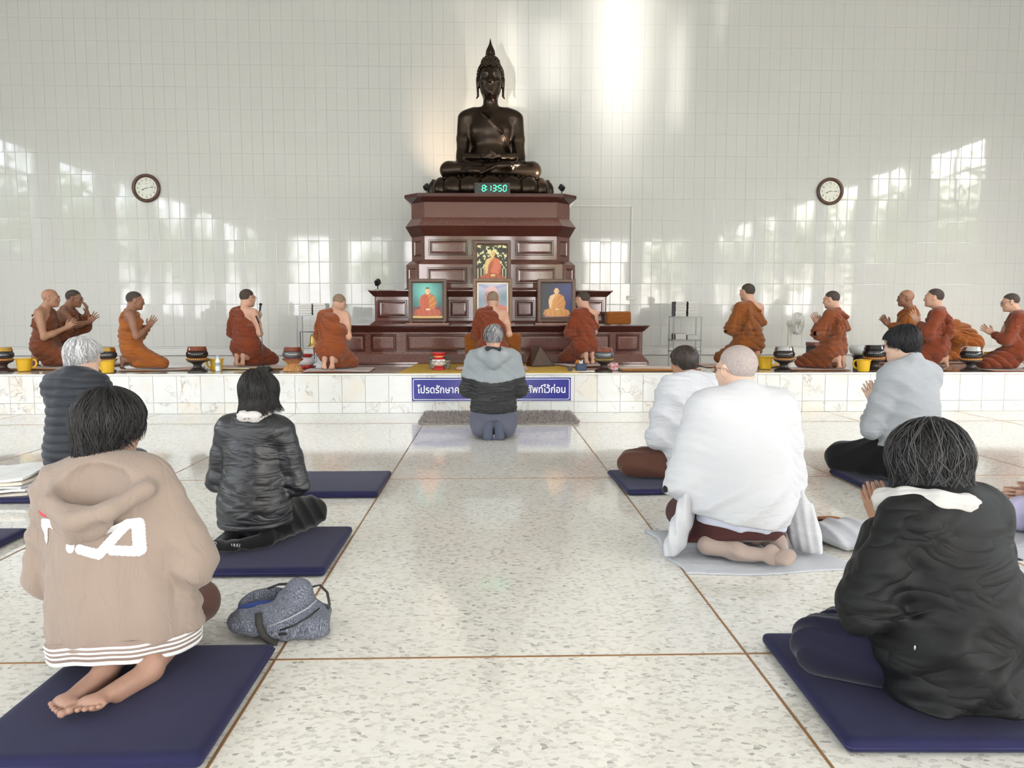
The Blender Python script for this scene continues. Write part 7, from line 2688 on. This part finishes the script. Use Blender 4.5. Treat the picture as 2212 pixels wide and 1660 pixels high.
BK, GY = (30, 30, 33), (70, 70, 74)
bowl('grey alms bowl with brass-coloured lid at the stage end, cut by the frame', -6.03, 9.32, 'gold', (52, 54, 60), (54, 36, 28))
bowl('dark grey alms bowl with shiny brass lid behind the silver-haired man', -4.745, 9.27, 'gold', (60, 62, 66), (70, 50, 30))
bowl('glossy black alms bowl with brown lid on a black stand', -3.63, 9.26, 'wood', (26, 18, 16), (40, 32, 28), 1.04)
bowl('grey metal alms bowl with red-brown lid on a pleated straw-coloured stand', -2.475, 9.33, 'wood', (96, 96, 96), (180, 132, 84), 1.0, (150, 80, 60), True)
bowl('grey metal alms bowl with reddish lid beside the yellow mat', 1.405, 9.16, 'wood', (92, 94, 98), (52, 36, 30), 0.98, (170, 140, 60))
bowl('black alms bowl with steel lid behind the head of the white windbreaker', 2.66, 9.85, 'steel', (58, 60, 64), (120, 80, 50), 0.92)
bowl('black alms bowl with bright steel lid under the electric fan', 3.655, 9.13, 'steel', (34, 26, 26), (40, 30, 26), 1.02)
bowl('all-black glossy alms bowl with black lid beside the yellow bucket', 4.80, 9.14, 'black', BK, (48, 38, 30), 1.08)
bowl('black alms bowl with small steel lid between two monks at the far right', 5.945, 9.00, 'steel', BK, (44, 34, 30), 1.02)
o = thing('glass_bowl', 'clear rounded glass bowl standing behind the black alms bowl', 'bowl', (4.93, 9.78, Z_STAGE))
MB().lathe([(0.07, 0.0), (0.07, 0.13), (0.10, 0.15), (0.06, 0.16)], n=24).build('stand', MATS['bowl_stand_48_38_30'], o, auto=40)
MB().lathe([(0.05, 0.16), (0.11, 0.19), (0.128, 0.24), (0.115, 0.285), (0.10, 0.30), (0.097, 0.30), (0.11, 0.284), (0.122, 0.24), (0.105, 0.195), (0.04, 0.166)], n=32).build('glass', mat('bowl_glass', (200, 206, 206), 0.06, spec=.8, coat=.5), o, smooth=True)
o = thing('lacquer_box', 'low black and red lacquer box behind the slim monk', 'box', (4.68, 10.35, Z_STAGE))
MB().box((0, 0, 0.13), (0.34, 0.28, 0.26), bev=.01).build('case', M_BLACKP, o)
MB().box((0, 0, 0.29), (0.35, 0.29, 0.055), bev=.01).build('lid', mat('red_lacquer', (120, 52, 36), .3), o)


def bucket(label, x, y, rz, s=1.0):
    t = thing('yellow_bucket', label, 'bucket', (x, y, Z_STAGE), rz, 'yellow plastic cups', s)
    m = mat('yellow_plastic', (214, 170, 34), 0.35, spec=.5)
    MB().lathe([(0.058, 0), (0.066, 0.006), (0.080, 0.135), (0.092, 0.140), (0.093, 0.146), (0.078, 0.147), (0.064, 0.012), (0.0, 0.010)], n=32, cap=False).build('cup', m, t, auto=40)
    MB().lathe([(0.0, 0.0005), (0.058, 0.0)], n=32, cap=False).build('base', m, t)
    MB().tube([(0.082, 0, 0.136), (0.115, 0, 0.125), (0.125, 0, 0.085), (0.105, 0, 0.045), (0.072, 0, 0.035)], 0.0095, 8, flat=1.4).build('handle', m, t, smooth=True)
    return t


bucket('yellow plastic cup between the end bowl and the elderly monk', -5.80, 9.36, 0.4, 1.08)
bucket('yellow plastic cup with its handle showing beside the brass-lidded bowl', -4.615, 9.04, PI - .3, 1.0)
bucket('yellow plastic cup behind the glossy black and brown bowl', -3.46, 9.44, PI, 1.0)
bucket('yellow plastic cup behind the steel-lidded bowl near the fan', 3.555, 9.48, -0.3, 1.1)
bucket('yellow plastic cup standing just left of the all-black bowl', 4.60, 9.00, PI * .75, 1.0)
bucket('taller yellow plastic cup further back by the lacquer box', 4.60, 9.74, 0.5, 1.2)
bucket('small yellow plastic cup behind the bowing monk', 7.52, 10.95, 0.5, 1.0)

# bottle of water lying on clips, beside the microphone monk
wb = thing('water_bottle', 'clear plastic water bottle standing beside the glossy black bowl', 'bottle', (-3.385, 9.27, Z_STAGE))
MB().lathe([(0.03, 0), (0.033, 0.006), (0.033, 0.05), (0.030, 0.056), (0.033, 0.062), (0.033, 0.12), (0.028, 0.14), (0.014, 0.165), (0.013, 0.178)], n=20).build('bottle_body', mat('clear_plastic', (214, 220, 224), .1, spec=.7), wb, smooth=True)
MB().lathe([(0.0155, 0.178), (0.0155, 0.194), (0.01, 0.196)], n=16).build('cap', mat('cap_blue', (170, 196, 220), .4), wb)
MB().lathe([(0.0335, 0.07), (0.0335, 0.11)], n=20, cap=False).build('label_band', mat('bottle_label', (150, 160, 168), .5), wb)
o = tag(MB().tube([(-3.62, 9.58, Z_STAGE + .012), (-3.1, 9.58, Z_STAGE + .012)], 0.009, 8).build('incense_tube', mat('pale_tube', (206, 190, 150), .5)), 'pale thin tube lying behind the water bottle', 'tube')

# gooseneck microphone
mc = thing('desk_microphone', 'black gooseneck desk microphone on the stage edge', 'microphone', (-2.80, 9.20, Z_STAGE), -0.1)
MB().loft([[(-x, -y, z), (x, -y, z), (x, y, z), (-x, y, z)] for (x, y, z) in ((0.085, 0.07, 0), (0.085, 0.07, 0.03), (0.06, 0.05, 0.06), (0.058, 0.048, 0.063))]).build('base', M_BLACKP, mc)
MB().tube([(0, 0, 0.06), (-0.005, 0, 0.3), (-0.02, 0, 0.48), (-0.045, 0.0, 0.60)], [0.007, 0.006, 0.005, 0.005], 10).build('gooseneck', mat('gooseneck', (72, 72, 74), .35, metal=.6), mc, smooth=True)
MB().tube([(-0.043, 0, 0.595), (-0.060, 0, 0.64), (-0.078, 0, 0.685)], [0.010, 0.012, 0.011], 10).build('capsule', M_BLACKP, mc, smooth=True)
MB().tube([(0.08, 0.03, 0.01), (0.14, 0.06, 0.006), (0.165, 0.0, 0.006), (0.19, 0.05, 0.006)], 0.004, 6).build('cable', M_BLACKP, mc, smooth=True)
hm = thing('handheld_microphone', 'black handheld microphone raised to the chin of the red-robed monk', 'microphone', (-3.135, 10.20, 1.265), 0, None, 0.75)
MB().tube([(0, 0, -0.08), (0.02, -0.02, 0.04)], [0.014, 0.018], 10).build('grip', M_BLACKP, hm, smooth=True)
MB().sphere((0.028, -0.026, 0.07), 0.028, 14, 10).build('head', mat('mic_mesh', (36, 36, 38), .6, bump=.6, bump_scale=300), hm, smooth=True)

# brass hand bell on a stand
bl = thing('hand_bell', 'brass bell hanging from a bent rod beside the monk with bowed head', 'bell', (-2.40, 10.05, Z_STAGE), 0.0)
rod = mat('iron_rod', (78, 76, 74), .4, metal=.7)
MB().tube([(-0.16, 0, 0.0), (-0.16, 0, 0.47), (0.02, 0, 0.47), (0.02, 0, 0.44)], 0.007, 8).build('rod', rod, bl)
MB().box((-0.10, 0, 0.008), (0.26, 0.12, 0.016), bev=.003).build('foot', rod, bl)
MB().lathe([(0.015, 0.44), (0.038, 0.432), (0.050, 0.40), (0.055, 0.33), (0.072, 0.285), (0.086, 0.272), (0.082, 0.270), (0.05, 0.30)], (0.02, 0, 0), 28, cap=False).build('bell_body', mat('bell_brass', (178, 148, 88), .28, metal=.85), bl, smooth=True)
MB().tube([(0.02, 0, 0.36), (0.02, 0, 0.24), (0.022, 0, 0.10)], [0.006, 0.012, 0.004], 8).build('clapper', mat('clapper_red', (120, 50, 44), .6), bl, smooth=True)

# spittoon-like enamel pot and the tall red urn
sp = thing('enamel_pot', 'red and white enamel pot with lid behind the pleated bowl stand', 'pot', (-2.41, 9.74, Z_STAGE))
MB().lathe([(0.075, 0), (0.08, 0.01), (0.09, 0.05)], n=28).build('foot', mat('enamel_red', (176, 40, 44), .2), sp, smooth=True)
MB().lathe([(0.09, 0.05), (0.105, 0.09), (0.092, 0.135), (0.06, 0.15)], n=28).build('body', mat('enamel_white', (228, 226, 226), .2), sp, smooth=True)
MB().lathe([(0.06, 0.15), (0.085, 0.18), (0.08, 0.19), (0.02, 0.195)], n=28).build('rim', MATS['enamel_red'], sp, smooth=True)
MB().tube([(0.08, 0, 0.17), (0.13, 0, 0.16), (0.13, 0, 0.09), (0.10, 0, 0.07)], 0.008, 8).build('handle', mat('enamel_blue', (170, 196, 216), .3), sp, smooth=True)
ur = thing('urn', 'red urn with white belly and painted flowers on the yellow mat', 'urn', (-0.655, 9.34, Z_STAGE + .005), 0.0, None, 0.94)
MB().lathe([(0.085, 0), (0.088, 0.012), (0.075, 0.03), (0.055, 0.055)], n=32).build('foot', mat('urn_red', (176, 28, 34), .2), ur, smooth=True)
MB().lathe([(0.055, 0.055), (0.092, 0.085), (0.097, 0.115), (0.086, 0.145)], n=32).build('belly', mat('urn_white', (232, 226, 222), .18), ur, smooth=True)
MB().lathe([(0.086, 0.145), (0.070, 0.175), (0.072, 0.19), (0.092, 0.222), (0.094, 0.236), (0.085, 0.238)], n=32).build('neck', MATS['urn_red'], ur, smooth=True)
MB().lathe([(0.0735, 0.178), (0.076, 0.184), (0.0745, 0.190)], n=32, cap=False).build('gold_ring', mat('urn_gold', (206, 160, 80), .3, metal=.7), ur, smooth=True)
mb = MB()
for k in range(11):
    a = -PI / 2 + (k - 5) * 0.23
    mb.tube([(0.097 * math.cos(a), 0.097 * math.sin(a), 0.098 + 0.012 * math.sin(k * 2.1)), (0.0985 * math.cos(a + .08), 0.0985 * math.sin(a + .08), 0.118), (0.094 * math.cos(a + .14), 0.094 * math.sin(a + .14), 0.128 - 0.012 * math.sin(k * 1.7))], [0.003, 0.005, 0.002], 6)
mb.build('flower_pattern', mat('urn_ink', (70, 50, 58), .5), ur, smooth=True)
bxs = thing('lacquer_casket', 'dark patterned casket behind the red urn', 'box', (-0.66, 9.62, Z_STAGE + .005))
MB().box((0, 0, 0.06), (0.27, 0.18, 0.12), bev=.006).build('casket_body', mat('casket', (44, 42, 34), .3, var=.8, var_scale=40, var2=(150, 140, 110)), bxs)
MB().box((0, 0, 0.135), (0.275, 0.185, 0.03), bev=.006).build('lid', mat('casket_lid', (36, 34, 36), .3), bxs)

# low backrest seat behind the central monk, and its twin at the altar end
M_SEAT = m_robe('seat_cover_ochre', (140, 80, 30))
st = thing('low_chair', 'low ochre cloth-covered seat with rounded back behind the central monk', 'chair', (0.03, 10.32, Z_STAGE + .006))
pr = [Box((0, 0.10, 0.215), (0.395, 0.085, 0.235), 0.07, k=0.03), Fn(lambda P: folds(P, (1, 0, 0.25), 0.16, 0.012, 1.2, 5, 2, 171) + .004), Half((0, 0, 0.002), (0, 0, -1), .005)]
blob('backrest', pr, 0.013, M_SEAT, st)
MB().box((0, -0.03, 0.05), (0.72, 0.12, 0.09), bev=.03).build('seat', M_SEAT, st)
pr = [Box((1.88, 10.96, 1.034 + .10), (0.185, 0.10, 0.10), 0.035), Fn(lambda P: folds(P, (1, 0, 0.25), 0.14, 0.010, 1.2, 5, 2, 172) + .003)]
o = blob('backrest_cushion', pr, 0.011, M_SEAT, None)
tag(o, 'ochre cushion standing on the altar step end beside the blue portrait', 'cushion')

# triangular brown pillow
tp = thing('triangle_pillow', 'dark brown pyramid-shaped pillow on the yellow mat', 'pillow', (0.66, 10.06, Z_STAGE + .012), 0.25)
mb = MB()
P0, P1, P2_, P3, AP, AP2 = (-0.15, -0.13, 0), (0.17, -0.13, 0), (0.17, 0.13, 0), (-0.15, 0.13, 0), (0.0, -0.03, 0.27), (-0.10, 0.05, 0.25)
mb.add([P0, P1, P2_, P3, AP, AP2], [(3, 2, 1, 0), (0, 1, 4), (1, 2, 4), (2, 3, 5), (3, 0, 5), (0, 4, 5), (2, 5, 4)])
mb.build('cover', mat('brown_satin', (66, 46, 34), .38, var=.25, var_scale=9, bump=.4, bump_scale=14), tp)
MB().tube([P0, P1, AP, P0], 0.006, 6).build('piping', mat('pillow_piping', (44, 32, 26), .7), tp)
MB().tube([P1, P2_, AP], 0.006, 6).build('piping', MATS['pillow_piping'], tp)

# tissue box, saucer and torch near the grey bowl
o = thing('tissue_box', 'dark blue tissue box on a white tray beside the grey bowl', 'box', (1.135, 9.10, Z_STAGE))
MB().box((0, 0, 0.006), (0.28, 0.16, 0.010), bev=.003).build('tray', mat('tray_white', (220, 216, 206), .3), o)
MB().box((-0.02, 0, 0.055), (0.125, 0.09, 0.085), bev=.006).build('box', mat('tissue_blue', (44, 58, 86), .5), o)
pr = [Cap((-0.02, 0, 0.09), (0.0, 0.0, 0.15), 0.022, 0.006, 0.01, sq=((0, 1, 0), .5)), Cap((-0.03, 0, 0.1), (-0.045, 0.0, 0.14), 0.018, 0.004, 0.01, sq=((0, 1, 0), .5))]
blob('tissue', pr, 0.006, M_WHITE_COTTON, o)
o = thing('torch', 'small dark torch lying beside the tissue tray', 'torch', (0.985, 9.2, Z_STAGE))
MB().tube([(0, 0.07, 0.03), (0, -0.05, 0.03)], 0.022, 14).build('barrel', M_BLACKP, o)
MB().tube([(0, -0.05, 0.03), (0, -0.075, 0.03)], [0.03, 0.03], 14).build('torch_head', mat('torch_grey', (60, 64, 66), .3, metal=.5), o)
o = tag(MB().lathe([(0.0, 0), (0.045, 0), (0.055, 0.06), (0.05, 0.10), (0.03, 0.12)], n=20).build('orange_pouch', m_robe('pouch_orange', (186, 116, 40)), smooth=True), 'orange cloth pouch standing behind the tissue box', 'pouch')
o.location = (1.13, 9.45, Z_STAGE)
o = tag(MB().box((0, 0, 0.045), (0.10, 0.05, 0.09), bev=.004).build('red_packet', mat('red_packet', (190, 60, 76), .5, var=.5, var_scale=30, var2=(230, 220, 220))), 'red and white packet behind the grey bowl stand', 'packet')
o.location = (1.56, 9.32, Z_STAGE)


# ------------------------------------------------------------------ steel racks with books
M_STEEL = mat('steel_tube', (150, 152, 152), .35, metal=.8)
M_PAGES = mat('book_pages', (232, 230, 224), .8, var=.04, var_scale=200)
M_COVER = mat('book_cover_dark', (56, 58, 64), .5)


def rack(label, x, y, w, d, z_top, z_low, h_up=0.0):
    t = thing('book_rack', label, 'rack', (x, y, Z_STAGE))
    for sx in (-1, 1):
        for sy in (-1, 1):
            MB().tube([(sx * w / 2, sy * d / 2, 0), (sx * w / 2, sy * d / 2, z_top)], 0.009, 8).build('leg', M_STEEL, t)
    for z in (z_top, z_low, 0.10):
        MB().box((0, 0, z), (w + .03, d + .03, 0.018), bev=.003).build('shelf', M_STEEL, t)
    return t


ORD = ['topmost', 'second', 'third', 'fourth', 'fifth', 'sixth', 'seventh', 'eighth', 'ninth', 'tenth']


def book_stack(n, x, y, z, label, group, seed, tw=0.185, td=0.26, th=0.0245):
    r = random.Random(seed)
    for k in range(n):
        o_ = ORD[n - 1 - k]
        t = thing('book', ('topmost white-paged book' if o_ == 'topmost' else o_ + ' white-paged book from the top') + label, 'book', (x + r.uniform(-.003, .003), y + r.uniform(-.006, .006), z + k * th), r.uniform(-.02, .02), group)
        if k == 0 and seed % 2 == 1 and not getattr(book_stack, 'pm', None):
            pass
        if not getattr(book_stack, 'pm', None):
            c_ = MB()
            c_.box((0, 0, 0.0012), (tw, td, 0.0022))
            c_.box((0, 0, th - 0.0017), (tw, td, 0.0022))
            c_.box((-tw / 2 + .0012, 0, th / 2), (0.0022, td, th - .006))
            p_ = MB().box((0.0, 0, th / 2 - .0002), (tw - .007, td - .004, th - .0056))
            co, po = c_.build('cover', M_COVER, t), p_.build('pages', M_PAGES, t)
            book_stack.pm = (co.data, po.data)
        else:
            for nm, me in zip(('cover', 'pages'), book_stack.pm):
                link(bpy.data.objects.new(nm, me), t)


rack('steel rack with books beside the brass bell', -2.585, 11.0, 0.44, 0.30, 0.686, 0.20)
GA, GB = 'books on the rack by the bell', 'books on the rack by the fan'
book_stack(7, -2.685, 11.0, Z_STAGE + 0.696, ' in the left stack on rack by brass bell', GA, 1)
book_stack(7, -2.485, 11.0, Z_STAGE + 0.696, ' in the right stack on rack by brass bell', GA, 2)
rack('steel rack with two book stacks near the tall monk', 3.265, 12.4, 0.46, 0.32, 0.672, 0.285)
book_stack(10, 3.16, 12.4, Z_STAGE + 0.682, ' in the left stack, rack near the fan', GB, 3, th=0.0245)
book_stack(10, 3.37, 12.4, Z_STAGE + 0.682, ' in the right stack, rack near the fan', GB, 4, th=0.0245)
book_stack(4, 3.165, 12.4, Z_STAGE + 0.2955, ', lower shelf left pile, rack near the fan', 'books on the lower shelf', 5)
book_stack(3, 3.365, 12.4, Z_STAGE + 0.2955, ', lower shelf right pile, rack near the fan', 'books on the lower shelf', 6)

# ------------------------------------------------------------------ electric fan
fn = thing('electric_fan', 'cream electric pedestal fan by the tiled wall', 'fan', (5.14, 12.45, Z_STAGE), 0.75)
M_CREAM = mat('cream_plastic', (220, 216, 204), .4)
MB().lathe([(0.15, 0), (0.15, 0.02), (0.05, 0.045)], n=28).build('base', M_CREAM, fn, smooth=True)
MB().tube([(0, 0.08, 0.03), (0, 0.08, 0.50)], [0.035, 0.03], 12).build('column', M_CREAM, fn, smooth=True)
MB().tube([(0, 0.11, 0.56), (0, -0.02, 0.56)], [0.05, 0.045], 16).build('motor', M_CREAM, fn, smooth=True)
MB().box((0, -0.01, 0.40), (0.05, 0.03, 0.035), bev=.006).build('tilt_knob', M_BLACKP, fn)
M_GUARD = mat('guard_wire', (205, 205, 200), .35, metal=.3)
FC = 0.56
mb = MB()
for (r_, y) in ((0.185, -0.06), (0.183, -0.03), (0.178, -0.095)):
    mb.tube([(r_ * math.cos(a), y, FC + r_ * math.sin(a)) for a in np.linspace(0, 2 * PI, 41)], 0.0065 if y == -0.06 else 0.0035, 6)
for k in range(44):
    a = 2 * PI * k / 44
    mb.tube([(0.035 * math.cos(a), -0.125, FC + 0.035 * math.sin(a)), (0.12 * math.cos(a), -0.118, FC + 0.12 * math.sin(a)), (0.178 * math.cos(a), -0.095, FC + 0.178 * math.sin(a)), (0.186 * math.cos(a), -0.06, FC + 0.186 * math.sin(a)), (0.17 * math.cos(a), -0.02, FC + 0.17 * math.sin(a)), (0.05 * math.cos(a), 0.0, FC + 0.05 * math.sin(a))], 0.0018, 4)
mb.build('guard', M_GUARD, fn)
MB().lathe([(0.036, 0), (0.034, 0.012), (0.0, 0.014)], n=20, cap=False).build('badge', M_CREAM, fn).matrix_local = Matrix.Translation((0, -0.122, FC)) @ Matrix.Rotation(PI / 2, 4, 'X')
for k in range(3):
    a0 = 2 * PI * k / 3 + .3
    vs, fs = [], []
    for j in range(7):
        t_ = j / 6
        r_ = 0.03 + 0.135 * t_
        w = 0.35 + 0.35 * t_
        for q in (-1, 0, 1):
            a = a0 + q * w * .55 + .5 * t_
            vs.append((r_ * math.cos(a), -0.075 + q * 0.018, FC + r_ * math.sin(a)))
    for j in range(6):
        for q in range(2):
            i = j * 3 + q
            fs.append((i, i + 1, i + 4, i + 3))
    MB().add(vs, fs).build('blade', mat('fan_blade', (214, 218, 218), .3), fn, smooth=True)
MB().tube([(0, -0.09, FC), (0, -0.04, FC)], 0.028, 14).build('hub', M_CREAM, fn, smooth=True)
MB().tube([(-0.10, 0.12, 0.50), (-0.12, 0.16, 0.30), (-0.10, 0.20, 0.05), (-0.05, 0.25, 0.01)], 0.004, 6).build('cord', M_CREAM, fn, smooth=True)
